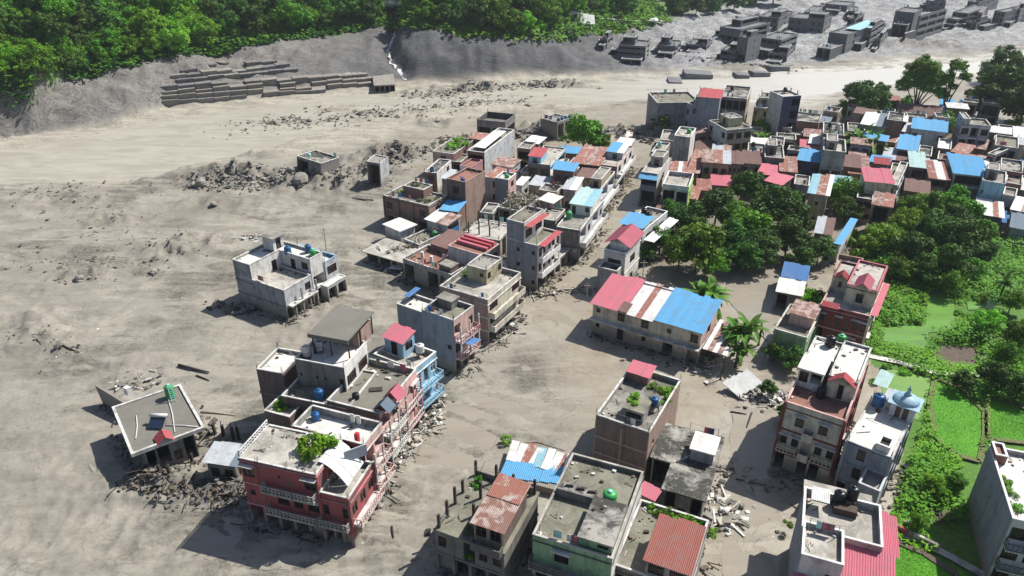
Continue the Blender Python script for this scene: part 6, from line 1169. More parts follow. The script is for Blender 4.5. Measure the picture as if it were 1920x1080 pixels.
for i in range(5): m = MB(); m.quad((-6+2.4*i, -2, -.4), (-3.7+2.4*i, -2, -.4), (-3.7+2.4*i+random.uniform(-.2, .2), 1.6, 4.6-.5*i), (-6+2.4*i, 1.6, 4.8-.5*i)); m.quad((-6+2.4*i, 1.6, 4.8-.5*i), (-3.7+2.4*i, 1.6, 4.6-.5*i), (-3.7+2.4*i, 2.0, -.4), (-6+2.4*i, 2.0, -.4)); m.build('wall_panel', 'white_trim', rw)
pth = MB(); pts = [hit(x, y, False) for x, y in ((1120, 37), (1160, 40), (1200, 43), (1240, 45))]
for i in range(3):
    a, c = pts[i], pts[i+1]; pth.quad((a.x, a.y-1.2, a.z+.8), (c.x, c.y-1.2, c.z+.8), (c.x, c.y+1.6, c.z+.9), (a.x, a.y+1.6, a.z+.9))
tag(pth.build('path', 'roof_white'), kind='structure')
p = hit(1226, 44, False); o = MB(); o.lump((0, 0, .6), 2.6, 0, .6, 5); o = o.build('boulder', 'white_scrap'); o.location = p+Vector((0, 0, .6)); tag(o, 'white rounded boulder at the end of the far bank path', 'boulder')
# ------------------------------------------------------------------ fields, ponds, lanes at the right
sheet('pond', [(1655, 640), (1660, 615), (1735, 610), (1738, 555), (1788, 552), (1790, 618), (1740, 625), (1735, 658)], .12, 'pond_water')
sheet('duckweed_pond', [(1648, 700), (1660, 690), (1745, 712), (1742, 745), (1720, 790), (1655, 740)], .12, 'duckweed')
sheet('small_pond', [(1810, 555), (1868, 555), (1872, 580), (1815, 582)], .12, 'pond_water')
m_, n_, b_ = nt('paddy'); geo_ = N(n_, 'ShaderNodeNewGeometry'); f1 = noise(n_, geo_.outputs['Position'], .22, 5, .6); f2 = noise(n_, geo_.outputs['Position'], 5.0, 3, .6)
n_.links.new(mix(n_, ramp(n_, f2, .35, .65, 0, .4), mix(n_, ramp(n_, f1, .35, .65), (.065, .24, .008), (.10, .31, .012)), (.045, .165, .008)), b_.inputs['Base Color']); b_.inputs['Roughness'].default_value = .8; bump(n_, b_, f2, .3, .06); M['paddy'] = m_
PAD = [('rice_field', [(1752, 712), (1800, 730), (1845, 775), (1845, 820), (1836, 868), (1790, 855), (1752, 820), (1742, 760)]), ('rice_field', [(1850, 745), (1925, 770), (1935, 835), (1850, 825)]), ('rice_field', [(1663, 1012), (1730, 1040), (1790, 1080), (1830, 1130), (1660, 1130)])]
for nm, poly in PAD:
    sheet(nm, poly, .2, 'paddy'); rnd = random.Random(5); mb = MB(); w = [at(*p_) for p_ in poly]
    x0, x1 = min(q.x for q in w), max(q.x for q in w); y0, y1 = min(q.y for q in w), max(q.y for q in w); k = 0
    XX = np.array([rnd.uniform(x0, x1) for _ in range(14000)]); YY = np.array([rnd.uniform(y0, y1) for _ in range(14000)]); ok = inpoly(XX, YY, poly)
    for x, y in zip(XX[ok], YY[ok]):
        a = rnd.uniform(0, PI); s_ = rnd.uniform(.03, .06); c, d = math.cos(a)*s_, math.sin(a)*s_; h_ = rnd.uniform(.03, .12)
        mb.add([(x-c, y-d, .15), (x+c, y+d, .15), (x+rnd.uniform(-.2, .2), y+rnd.uniform(-.2, .2), .2+h_)], [(0, 1, 2)])
    tag(mb.build('rice_plants', 'paddy'), 'young rice covering the '+['large curved paddy', 'paddy at the right edge', 'paddy at the bottom edge'][PAD.index((nm, poly))], 'rice', None, 'stuff')
plain('bund', (.16, .17, .07), .95, .5)
def lane(name, pts, w, z, mat):
    q = [at(*p_) for p_ in pts]; mb = MB()
    for i in range(len(q)-1):
        a, c = q[i], q[i+1]; n = Vector((-(c-a).y, (c-a).x, 0)).normalized()*w/2
        mb.quad((*(a-n).xy, z), (*(c-n).xy, z), (*(c+n).xy, z), (*(a+n).xy, z))
    tag(mb.build(name, mat), kind='structure')
lane('footpath', [(1620, 668), (1680, 680), (1740, 698), (1800, 706), (1840, 704)], 1.1, .26, 'roof_white')
lane('field_path', [(1668, 995), (1720, 1015), (1780, 1045), (1860, 1090)], 1.0, .24, 'roof_pale')
for i, poly in enumerate(([(1745, 668), (1765, 650), (1830, 652), (1828, 690), (1780, 690)], [(1850, 640), (1885, 625), (1888, 650), (1855, 655)], [(1745, 960), (1780, 940), (1790, 975), (1760, 985)])): sheet('bare_soil', poly, .16+.01*i, 'soil')
for i, P_ in enumerate(PAD): lane('field_bund', P_[1]+[P_[1][0]], .7, .34, 'soil' if i == 2 else 'bund')
for P_, z in (([(1372, 520), (1400, 505), (1452, 502), (1468, 560), (1450, 610), (1440, 640), (1395, 600), (1362, 560)], .10), ([(1385, 680), (1440, 660), (1480, 700), (1500, 800), (1470, 930), (1380, 900), (1375, 780)], .03), ([(340, 960), (460, 965), (720, 1000), (730, 1060), (520, 1068), (350, 1035)], .02), ([(160, 830), (240, 850), (260, 900), (215, 925), (165, 870)], .0),
              ([(880, 680), (960, 600), (1080, 560), (1110, 620), (1140, 700), (1060, 800), (960, 860), (850, 960), (780, 1000), (760, 900)], -.02), ([(1370, 950), (1440, 930), (1470, 1000), (1440, 1085), (1350, 1085)], .02)): sheet('flood_water', P_, z, 'flood_mud')
# ------------------------------------------------------------------ trees
def crown_mesh(seed, mat, nc=52, leaf=.082, per=85):
    rnd = random.Random(seed); mb = MB()
    for i in range(nc):
        t = rnd.random(); th = rnd.uniform(0, 2*PI); ph = math.acos(rnd.uniform(-.85, 1)); q = rnd.uniform(.35, .88)
        c = (math.cos(th)*math.sin(ph)*q*rnd.uniform(.85, 1.15), math.sin(th)*math.sin(ph)*q*rnd.uniform(.85, 1.15), math.cos(ph)*q*.8)
        leaf_cloud(mb, c, rnd.uniform(.16, .36), per, leaf*.62, .75, rnd, 0, .5)
    return mb.mesh('crown', mat)
CROWN = {}
for mt in ('leaf_dark', 'leaf_mid', 'leaf_bright'): CROWN[mt] = [crown_mesh(s_*7+len(mt), mt) for s_ in range(3)]
def trunk_mesh(seed, lean=.1, hgt=1.0, nl=5):
    rnd = random.Random(seed); mb = MB(); top = (rnd.uniform(-lean, lean), rnd.uniform(-lean, lean), hgt)
    mid = (top[0]*.3+rnd.uniform(-.03, .03), top[1]*.4, hgt*.5); mb.tube([(0, 0, -.08), mid, top], [.055, .042, .028], 7)
    for i in range(nl):
        a = 2*PI*i/nl+rnd.uniform(-.4, .4); r = rnd.uniform(.3, .6); z0 = hgt*rnd.uniform(.6, .95)
        mb.tube([(top[0]*z0/hgt, top[1]*z0/hgt, z0), (math.cos(a)*r*.5, math.sin(a)*r*.5, z0+.22), (math.cos(a)*r, math.sin(a)*r, z0+.35+rnd.uniform(0, .2))], [.024, .016, .008], 5)
    return mb.mesh('trunk', 'bark')
TR = [trunk_mesh(i) for i in range(4)]
def tree(p, r, hgt, label, mat='leaf_mid', group=None, sq=1.0, lean=None, name='tree'):
    """r crown radius, hgt height of the crown centre"""
    e = empty(name, p, random.uniform(0, 6.28), label, 'tree', group)
    t = put('trunk', random.choice(TR), e); k = max(hgt, r*.5); t.scale = (r*.9, r*.9, k)
    c = put('crown', random.choice(CROWN[mat]), e, (0, 0, hgt), random.uniform(0, 6.28)); c.scale = (r*random.uniform(.92, 1.1), r*random.uniform(.92, 1.1), r*sq); return e
def ptree(px, py, rpx, label, mat='leaf_mid', up=None, group=None, sq=.95):
    """crown centre pixel and crown radius in pixels -> the tree that stands there"""
    z = 5.0
    for _ in range(3):
        p = at(px, py, z); d = math.sqrt(p.x**2+p.y**2+(CAMH-z)**2); zc = p.y*math.cos(TH)+(CAMH-z)*math.sin(TH); r = rpx*zc/FPX; z = up if up else r*.95+.6
    return tree(Vector((p.x, p.y, gz(p.x, p.y)-.1)), r, z, label, mat, group, sq)
L_ = [(1095, 245, 40, 'big round dark tree behind the rusty-roofed house on the river side', 'leaf_mid'), (1125, 262, 22, 'smaller tree on the right flank of the big round riverside tree', 'leaf_mid'),
 (1240, 234, 17, 'small dark tree at the river corner below the slate building', 'leaf_dark'), (1318, 172, 10, 'little tree on the roofs beside the red riverside roof', 'leaf_dark'),
 (1400, 345, 36, 'dark tree at the top of the tree clump beside the pink roofs', 'leaf_dark'), (1345, 385, 42, 'dark broad tree in the upper left of the tree clump', 'leaf_dark'), (1265, 400, 34, 'dark tree at the street side of the tree clump', 'leaf_dark'),
 (1405, 425, 44, 'tree with a light green side in the middle of the clump', 'leaf_mid'), (1465, 385, 44, 'dark tree at the upper right of the tree clump', 'leaf_dark'), (1480, 440, 40, 'dark tree at the right end of the tree clump', 'leaf_dark'),
 (1310, 455, 54, 'large light green tree at the lower left of the clump', 'leaf_mid'), (1340, 490, 30, 'low bushy tree under the large light green one', 'leaf_mid'), (1240, 445, 30, 'shaded tree next to the red gabled roof', 'leaf_dark'), (1205, 468, 20, 'small dark tree touching the red-roofed terrace house', 'leaf_dark'),
 (1430, 460, 38, 'deep shaded tree at the bottom of the tree clump', 'leaf_dark'), (1375, 445, 40, 'mid green tree between the light green tree and the clump centre', 'leaf_dark'), (1538, 465, 30, 'round tree left of the long blue roof', 'leaf_dark'), (1585, 358, 34, 'bright tipped tree left of the rose red roof', 'leaf_mid'), (1588, 388, 26, 'dark lower tree under the bright tipped one', 'leaf_dark'),
 (1630, 185, 42, 'broad dark tree by the river at the town edge', 'leaf_dark'), (1585, 205, 22, 'lighter small tree left of the broad dark river tree', 'leaf_mid'), (1668, 205, 18, 'small tree right of the broad dark river tree', 'leaf_dark'),
 (1890, 115, 36, 'tallest crown of the dark tree group at the right edge', 'leaf_dark'), (1880, 165, 55, 'broad black-green tree at the right edge above the white sheet roofs', 'leaf_dark'), (1925, 190, 50, 'black-green tree cut by the right edge of the town', 'leaf_dark'), (1845, 195, 28, 'dark low tree at the left of the right edge group', 'leaf_dark'),
 (1700, 190, 15, 'small yellow-green tree beside the maroon hipped roof', 'leaf_mid'), (1775, 225, 20, 'green tree behind the two-towered house', 'leaf_mid'), (1900, 232, 16, 'small lit tree at the right edge above the white roofs', 'leaf_mid'),
 (1740, 385, 38, 'tree at the upper left of the wood below the blue roofs', 'leaf_mid'), (1790, 375, 34, 'lit tree under the bright white roof in the wood', 'leaf_mid'), (1820, 395, 30, 'tree at the top right of the wood', 'leaf_mid'), (1700, 415, 32, 'light green tree at the left border of the wood', 'leaf_bright'),
 (1760, 430, 46, 'very dark tree in the heart of the wood', 'leaf_dark'), (1820, 445, 44, 'very dark tree in the right half of the wood', 'leaf_dark'), (1715, 462, 40, 'dark tree in the lower left of the wood', 'leaf_dark'), (1780, 485, 42, 'dark tree at the bottom of the wood', 'leaf_dark'), (1850, 430, 26, 'light green tree at the right border of the wood', 'leaf_mid'),
 (1690, 500, 26, 'bushy tree between the villa and the wood', 'leaf_mid'), (1655, 440, 30, 'bright green leafy tree right of the long blue roof', 'leaf_bright'), (1630, 455, 22, 'bright green bush tree behind the bare brick house', 'leaf_bright'), (1785, 525, 26, 'lone tree above the rectangular pond', 'leaf_mid'), (1830, 500, 24, 'small tree at the lower right of the wood', 'leaf_mid'),
 (1450, 655, 20, 'vine-covered dark tree at the corner of the low green-walled house', 'leaf_dark'), (1490, 668, 24, 'dark bushy tree in front of the low green-walled house', 'leaf_dark'), (1442, 725, 17, 'small green tree standing in the shaded mud', 'leaf_dark'), (1468, 768, 14, 'low tree at the left wall of the cream and maroon house', 'leaf_mid'),
 (1810, 710, 22, 'dark tree beside the footpath end', 'leaf_dark'), (1870, 700, 34, 'dark tree at the right above the rice fields', 'leaf_dark'), (1915, 720, 30, 'dark tree at the right edge above the rice fields', 'leaf_dark'), (1855, 600, 26, 'light tree right of the small pond', 'leaf_bright'), (1900, 560, 24, 'feathery light tree near the right edge above the gardens', 'leaf_mid'), (1915, 620, 30, 'bushy tree at the right edge of the gardens', 'leaf_mid'), (1890, 660, 28, 'rounded bush tree below the bare soil patch', 'leaf_mid'),
 (1750, 905, 22, 'bushy tree in the hedge left of the rice field', 'leaf_bright'), (1795, 900, 20, 'low bush tree below the large rice field', 'leaf_mid'), (1770, 925, 16, 'small shrub tree beside the bare soil mound', 'leaf_mid'), (1725, 975, 20, 'dark-leaved tree by the two white stones', 'leaf_mid')]
L_ += [(1300, 405, 30, 'dark tree filling the upper edge of the clump behind the street houses', 'leaf_dark'), (1375, 400, 34, 'mid green tree just below the top of the clump', 'leaf_mid'), (1430, 395, 30, 'small dark tree between two larger ones in the upper clump', 'leaf_dark'), (1310, 430, 30, 'shaded tree behind the large light green one', 'leaf_dark'), (1275, 470, 30, 'dark tree at the lower left corner of the clump', 'leaf_dark'), (1400, 475, 34, 'black-green tree in the lower middle of the clump', 'leaf_dark'), (1500, 415, 24, 'dark tree beside the grey ribbed shed', 'leaf_dark'), (1500, 480, 26, 'low dark tree left of the white and blue hut', 'leaf_dark'), (1222, 425, 18, 'small tree by the white awning of the blue-roofed street house', 'leaf_dark'), (1350, 350, 16, 'small tree between the salmon roof and the clump', 'leaf_mid'), (1735, 500, 30, 'dark tree in the lowest part of the wood', 'leaf_dark'), (1680, 440, 26, 'mid green tree at the left flank of the wood', 'leaf_mid'), (1790, 410, 34, 'dark tree behind the heart of the wood', 'leaf_dark'), (1845, 470, 24, 'dark tree at the right flank of the wood', 'leaf_dark'), (1700, 380, 18, 'small tree under the brown creeper house', 'leaf_mid'), (1650, 170, 22, 'dark crown on the back of the broad river tree', 'leaf_dark'), (1605, 170, 24, 'dark crown on the left of the broad river tree', 'leaf_dark'), (1860, 140, 26, 'dark crown on the left of the tallest right edge tree', 'leaf_dark')]
for x, y, r, lb, mt in L_: ptree(x, y, r*1.1, lb, mt)
# tall thin trees with open crowns over the river
for (px, py, bx, by, lb, cs) in ((1735, 140, 1710, 225, 'tall thin-stemmed tree with an open crown against the pale river', [(1715, 148, 24), (1740, 126, 27), (1762, 150, 17), (1698, 158, 18), (1735, 160, 20), (1720, 125, 18), (1755, 170, 13), (1748, 140, 22)]), (1790, 135, 1765, 225, 'second tall tree with a loose crown just right of the open-crowned one', [(1795, 123, 18), (1775, 145, 16), (1808, 142, 14), (1772, 176, 14), (1785, 160, 10)])):
    p0 = at(bx, by, 0); e = empty('tree', p0, 0, lb, 'tree')
    m = MB(); rnd = random.Random(bx)
    top = None
    for (cx, cy, r) in cs:
        # crown puffs stand over the trunk at the trunk's distance
        a, b0, c0 = ray(cx, cy); t = p0.y/b0; q = Vector((a*t, p0.y+rnd.uniform(-1, 1), CAMH+c0*t))-p0
        m.tube([(0, 0, -.3), (q.x*.25, q.y*.2, q.z*.5), (q.x*.75, q.y*.7, q.z*.86), tuple(q)], [.32, .22, .12, .05], 6)
        rr = r*p0.length/FPX*.95; cc = put('crown', CROWN['leaf_mid'][rnd.randint(0, 2)], e, q, rnd.uniform(0, 6)); cc.scale = (rr, rr, rr*.9)
    m.build('trunk', 'bark', e)
# far forest: trees one can tell apart along the top of the picture
rnd = random.Random(11); cnt = 0
for row in range(19):
    yy = -24+row*10
    for i in range(43):
        px = -70+i*36+rnd.uniform(-15, 15); py = yy+rnd.uniform(-4, 4)
        lim = np.interp(px, [-100, 0, 60, 130, 200, 280, 400, 560, 690, 730, 765, 800, 900, 1000, 1130, 1190, 1300, 1400, 1470], [130, 132, 135, 128, 105, 100, 72, 52, 34, 22, 12, 32, 52, 58, 40, 30, 22, 12, -5])
        if py > lim or (1050 < px < 1120 and 18 < py < 60) or (1110 < px < 1250 and 22 < py < 50) or px > 1480 or (705 < px < 790 and py < 50) or (635 < px < 710 and py < 14): continue
        if rnd.random() > .82: continue
        p = hit(px, py+12, False); dist = p.length; k = dist/FPX; r = rnd.choice([13, 16, 20, 25, 31])*rnd.uniform(.85, 1.1)*k
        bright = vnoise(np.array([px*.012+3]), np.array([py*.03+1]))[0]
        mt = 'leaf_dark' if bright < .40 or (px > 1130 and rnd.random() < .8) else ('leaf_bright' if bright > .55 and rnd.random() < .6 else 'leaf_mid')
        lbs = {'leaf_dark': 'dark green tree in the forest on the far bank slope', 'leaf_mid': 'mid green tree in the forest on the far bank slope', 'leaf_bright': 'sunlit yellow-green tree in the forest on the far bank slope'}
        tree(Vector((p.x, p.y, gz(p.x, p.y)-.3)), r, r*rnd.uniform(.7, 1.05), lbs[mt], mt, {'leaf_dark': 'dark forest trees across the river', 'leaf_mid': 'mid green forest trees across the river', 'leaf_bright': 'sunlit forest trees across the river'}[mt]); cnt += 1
print('forest trees', cnt)
# undergrowth
def scatter(name, fn, n, size, mat, label, cat, hgt=.6, seed=1, clump=7):
    rnd = random.Random(seed); mb = MB()
    for _ in range(n):
        q = fn(rnd)
        if q is None: continue
        x, y, z = q; h0 = rnd.uniform(.2, 1)*hgt
        for k in range(clump):
            a = rnd.uniform(0, 2*PI); s_ = size*rnd.uniform(.5, 1.2); c = Vector((x+rnd.gauss(0, size*1.6), y+rnd.gauss(0, size*1.6), z+h0*rnd.uniform(.2, 1)))
            ux = Vector((math.cos(a), math.sin(a), rnd.uniform(-.5, .5)))*s_; uy = Vector((-math.sin(a), math.cos(a), rnd.uniform(-.5, .5)))*s_*.6
            mb.quad(c-ux-uy, c+ux-uy, c+ux+uy, c-ux+uy)
    return tag(mb.build(name, mat), label, cat, None, 'stuff')
HOLES = [PAD[0][1], PAD[1][1], PAD[2][1], [(1650, 645), (1660, 612), (1735, 608), (1738, 552), (1790, 550), (1792, 620), (1742, 628), (1737, 660)], [(1646, 700), (1660, 688), (1748, 710), (1744, 745), (1722, 792), (1653, 742)], [(1745, 668), (1765, 650), (1830, 652), (1828, 690), (1780, 690)]]
def pre(n, seed, poly, holes):
    r_ = np.random.RandomState(seed); w = [at(*p_) for p_ in poly]; x0, x1, y0, y1 = min(q.x for q in w), max(q.x for q in w), min(q.y for q in w), max(q.y for q in w)
    X = r_.uniform(x0, x1, n); Y = r_.uniform(y0, y1, n); ok = inpoly(X, Y, poly)
    for h_ in holes: ok &= ~inpoly(X, Y, h_)
    return list(zip(X[ok], Y[ok]))
VP = [(1640, 470), (1760, 455), (1925, 460), (1990, 560), (1990, 1120), (1760, 1120), (1660, 1000), (1690, 930), (1722, 820), (1730, 780), (1700, 690), (1625, 655), (1645, 560)]
pl = pre(26000, 1, VP, HOLES); it = iter(pl)
def f(r):
    q = next(it, None)
    if q is None: return None
    k = vnoise(np.array([q[0]*.18]), np.array([q[1]*.18]))[0]
    if k < .33: return None
    return (q[0], q[1], .1+2.2*max(0, k-.5))
scatter('undergrowth', f, len(pl), .15, 'leaf_bright', 'bright green undergrowth and crops between the ponds and rice fields', 'undergrowth', .9, 3, 5)
pl2 = pre(9000, 2, VP, HOLES); it2 = iter(pl2)
def f2(r):
    q = next(it2, None)
    if q is None: return None
    k = vnoise(np.array([q[0]*.12+40]), np.array([q[1]*.12]))[0]
    return (q[0], q[1], .1+3.0*(k-.5)) if k > .5 else None
scatter('undergrowth', f2, len(pl2), .2, 'leaf_mid', 'darker bushy weeds among the gardens on the right', 'undergrowth', 1.4, 4, 6)
def f3(r):
    px = r.uniform(-60, 1440); p = None; X = at(px, 60).x*r.uniform(.8, 1.1); v = float(lerp(VEG, X, 1)); y = v+r.uniform(-2.5, 60)**1.0
    if X > 75: return None
    return (X, y, gz(X, y))
scatter('undergrowth', f3, 9000, .75, 'leaf_mid', 'dense green climbers and bushes under the far bank forest', 'undergrowth', 2.2, 5, 6)
def f4(r):
    X = at(r.uniform(-40, 700), 100).x*r.uniform(.85, 1.05); v = float(lerp(VEG, X, 1)); y = v+r.uniform(-4.5, 3)
    return (X, y, gz(X, y))
scatter('undergrowth', f4, 2200, .55, 'leaf_dark', 'dark roots and creepers hanging over the top of the mud bank', 'undergrowth', 1.6, 6, 5)
# bushes one can tell apart in the gardens
rnd = random.Random(21); k = 0
for (x, y, r) in [(1660, 560, 26), (1690, 545, 22), (1700, 585, 24), (1660, 600, 16), (1720, 560, 20), (1725, 600, 16), (1640, 640, 14), (1640, 715, 14), (1665, 685, 14), (1695, 695, 16), (1725, 695, 16), (1760, 690, 12), (1790, 625, 18), (1770, 640, 14), (1815, 620, 18), (1840, 560, 16), (1830, 530, 20), (1870, 530, 16), (1800, 585, 12), (1825, 595, 14), (1875, 610, 16), (1900, 640, 16), (1860, 690, 14), (1735, 850, 12), (1745, 880, 14), (1735, 935, 14), (1715, 950, 12), (1770, 880, 12), (1790, 920, 12), (1715, 990, 10), (1860, 520, 14), (1880, 590, 14)]:
    p = at(x, y, .5); rr = r*p.length/FPX*1.0
    shrub(Vector((p.x, p.y, 0)), rr, 'leafy green bush in the gardens between the ponds and rice fields', rnd.choice(['leaf_bright', 'leaf_mid', 'leaf_bright']), .8, 'bush', 'bush', 'garden bushes')
# banana plants and palms
def frond(L, W, droop, seed):
    rnd = random.Random(seed); mb = MB(); n = 7; pr = None
    for i in range(n+1):
        t = i/n; x = L*t*(1-.12*t); z = L*(.55*t-droop*t*t); w = W*math.sin(PI*min(1, .08+t*.95))**.7*.5
        cur = ((x, -w, z+w*.25), (x, 0, z), (x, w, z+w*.25))
        if pr: mb.quad(pr[0], cur[0], cur[1], pr[1]); mb.quad(pr[1], cur[1], cur[2], pr[2])
        pr = cur
    return mb.mesh('leaf', 'leaf_banana')
FR = [frond(1, .26, d, i) for i, d in enumerate((.55, .85, .3, 1.0))]
def banana(px, py, rpx, label, n=26, hgt=2.6, stems=3):
    n = int(n*1.5); z = hgt+1; p = at(px, py, z); zc = p.length; r = rpx*zc/FPX*1.25; p = Vector((p.x, p.y, 0)); e = empty('banana_plant', p, random.uniform(0, 6), label, 'banana plant')
    for s_ in range(stems):
        a = 2*PI*s_/stems; q = Vector((math.cos(a)*r*.22, math.sin(a)*r*.22, 0)); m = MB(); hh = hgt*random.uniform(.85, 1.15)
        m.tube([q+Vector((0, 0, -.2)), q+Vector((0, 0, hh*.6)), q*1.15+Vector((0, 0, hh))], [.24, .2, .12], 7); m.build('stem', 'leaf_dark', e)
        for i in range(n//stems):
            o = put('leaf', random.choice(FR), e, q*1.15+Vector((0, 0, hh-.1)), (random.uniform(-.3, .3), random.uniform(-.75, .25), a+2*PI*i/(n//stems)+random.uniform(-.3, .3))); k = r*random.uniform(.7, 1.0); o.scale = (k, k, k)
banana(1325, 548, 48, 'spreading dark banana clump behind the blue roof of the long house', 36, 3.4)
banana(1395, 612, 42, 'tall banana clump beside the rust-striped lean-to', 30, 4.6, 3); banana(1390, 650, 30, 'lower banana shoots under the tall clump by the lean-to', 18, 2.6, 2); banana(1432, 605, 20, 'small banana plant leaning right of the tall clump', 10, 3, 1)
banana(1622, 262, 36, 'large pale-leaved banana plant in the middle of the upper town', 34, 5.0, 2)
banana(1385, 272, 18, 'banana plant in shade beside the pale yellow corner house', 14, 3.5, 2); banana(1432, 250, 18, 'drooping palm-like plant right of the pale yellow corner house', 16, 4, 2)
banana(1885, 515, 22, 'feathery palm near the right edge of the gardens', 16, 4, 1)
shrub(at(950, 828, .3), .95, 'lone green plant sticking out of the mud street', 'leaf_bright', 1.0, 'plant', 'plant')
shrub(at(1478, 985, 1), .8, 'green tuft at the foot of the grey-walled pink-roofed building', 'leaf_mid', 1.1); shrub(at(1336, 1005, 1.5), .9, 'green plant at the corner of the red sheet upper room', 'leaf_bright', 1.2)
for i, (x, y) in enumerate(((1465, 340), (1450, 250), (1395, 235), (1560, 330), (1500, 310), (1733, 290), (1745, 300), (1760, 318), (1712, 343), (1865, 265), (1545, 265), (1748, 283), (1665, 480), (1650, 500), (1520, 560), (1530, 550), (1612, 470), (1605, 440))):
    p = at(x, y, 2.0); shrub(Vector((p.x, p.y, 0)), random.uniform(2.0, 3.0), 'leafy green bush growing in a gap between the town houses', random.choice(['leaf_bright', 'leaf_mid']), 1.2, 'bush', 'bush', 'bushes in gaps between the town houses')
ptree(1430, 240, 22, 'leafy tree between the pale yellow house and the pale blue tower', 'leaf_mid'); ptree(1455, 262, 14, 'small lit tree beside the dark grey stepped house', 'leaf_bright'); ptree(1730, 292, 12, 'little bright tree in the yard right of the square blue roof', 'leaf_bright'); ptree(1745, 235, 12, 'tree peeking over the long sky blue roof', 'leaf_mid')
# ------------------------------------------------------------------ rubble, logs, boulders, wreckage
def rubble(pts, n, size, label, mats=('rock', 'rock_dark', 'wood'), spread=1.5, beams=.35, z=.0, cat='rubble', seed=0, hgt=1.0):
    rnd = random.Random(seed+len(label)); mb = MB(); q = [at(x, y, z) for x, y in pts]
    for _ in range(int(n*1.15)):
        i = rnd.randrange(len(q)-1) if len(q) > 1 else 0; c = q[i].lerp(q[min(i+1, len(q)-1)], rnd.random()); x = c.x+rnd.gauss(0, spread); y = c.y+rnd.gauss(0, spread*.7); s0 = rnd.random(); zz = (z if z > .5 else gz(x, y))-.10+abs(rnd.gauss(0, .35))*hgt; s_ = size*rnd.uniform(.3, 1.3); mi = rnd.randrange(len(mats))
        if rnd.random() < beams:
            a = rnd.uniform(0, 2*PI); L = s_*rnd.uniform(1.2, 3.6); mb.beam((x, y, zz-.1), (x+math.cos(a)*L, y+math.sin(a)*L, zz+rnd.uniform(-.3, .35)*s_*2), s_*.24, s_*.18, mi)
        elif rnd.random() < .5: mb.xbox(Matrix.Translation((x, y, zz)) @ Matrix.Rotation(rnd.uniform(0, PI), 4, 'Z') @ Matrix.Rotation(rnd.uniform(-.5, .5), 4, 'X') @ Matrix.Rotation(rnd.uniform(-.4, .4), 4, 'Y'), s_*1.5, s_*1.1, s_*.35, mi)
        else: mb.lump((x, y, zz), s_*.55, mi, .7, rnd.randrange(9999))
    return tag(mb.build('rubble', list(mats)), label, cat, None, 'stuff')
gr = ('wood_dark', 'rock_dark', 'wood', 'rock_dark')
rubble([(255, 905), (330, 925), (400, 925), (450, 940)], 620, .42, 'tangled driftwood and rubble in front of the red house', gr, 1.5, .5)
rubble([(225, 735), (285, 705)], 60, .5, 'broken planks and scraps on the ruined wall behind the bungalow', ('wood', 'white_scrap', 'rock_dark'), 1.5, .5); rubble([(370, 775), (380, 850)], 60, .6, 'dark debris at the right foot of the bungalow', gr, 1.2, .4)
rubble([(610, 990), (655, 990), (665, 960)], 90, .6, 'broken concrete at the corner foot of the red house', ('rock', 'white_scrap', 'rock_dark'), .9, .3); rubble([(735, 880), (800, 810), (830, 745)], 170, .55, 'pale rubble strewn along the foot of the pink balconies', ('white_scrap', 'rock', 'wood_pale'), .8, .4)
rubble([(410, 575), (470, 585)], 90, .6, 'dark wreckage piled at the left foot of the lone grey house', ('rock_dark', 'wood_dark', 'rock'), 1.2, .35); rubble([(455, 445), (480, 450)], 40, .5, 'white scraps scattered behind the lone grey house', ('white_scrap', 'rock'), 1.3, .3)
rubble([(895, 655), (940, 620), (960, 610)], 110, .55, 'planks and broken sheets beside the cream balcony house', ('wood_pale', 'rock', 'rock_dark', 'white_scrap'), 1.3, .6); rubble([(990, 555), (1050, 548), (1110, 542)], 130, .55, 'long line of driftwood across the muddy street', ('wood_pale', 'wood_dark', 'rock'), .9, .7)
rubble([(1335, 940), (1345, 980), (1360, 950)], 190, .7, 'heap of broken white concrete at the corner of the mottled roof', ('white_scrap', 'rock', 'wood_pale'), 1.2, .45); rubble([(1385, 735), (1440, 755), (1470, 745)], 130, .6, 'torn planks and stones in the shaded mud by the palm', ('wood_pale', 'white_scrap', 'rock_dark'), 1.5, .5)
rubble([(1340, 700), (1300, 680), (1360, 640)], 90, .5, 'branches and scraps around the bare tree in the mud', ('wood', 'white_scrap', 'wood_dark'), 2.2, .6); rubble([(1400, 890), (1470, 920)], 60, .4, 'sticks floating in the shade left of the cream and maroon house', ('wood_pale', 'wood'), 1.5, .8)
rubble([(1260, 610), (1330, 655)], 80, .5, 'dark debris under the awning of the long sheet-roofed house', gr, 1.0, .5); rubble([(700, 470), (790, 455), (850, 520)], 190, .6, 'grey rubble and wood along the broken slab at the mud edge', gr, 1.8, .45)
rubble([(975, 255), (1010, 262), (1040, 255)], 140, .8, 'dark mound of rocks behind the windowed white wall', ('rock', 'rock_dark'), 2.0, .15); rubble([(1140, 250), (1200, 258), (1230, 270)], 110, .8, 'stony debris at the river end of the street', ('rock', 'rock_dark', 'wood'), 2.2, .2)
rubble([(560, 320), (640, 345), (540, 340)], 330, .7, 'dark stony wreckage around the ruined concrete box', ('rock_dark', 'rock', 'wood_dark'), 3, .2); rubble([(370, 345), (440, 335), (500, 350)], 420, .65, 'dark clods of debris on the mud flat left of the ruined box', ('rock_dark', 'rock', 'rock'), 4, .12)
rubble([(700, 330), (740, 300), (780, 290)], 280, .65, 'brown clods and roots between the broken house and the brick row', ('rock_dark', 'rock', 'wood_dark'), 3.2, .3); rubble([(1130, 68), (1160, 75)], 60, 1.0, 'grey rubble beside the shells of the far bank', ('rock', 'rock_dark'), 3, .3)
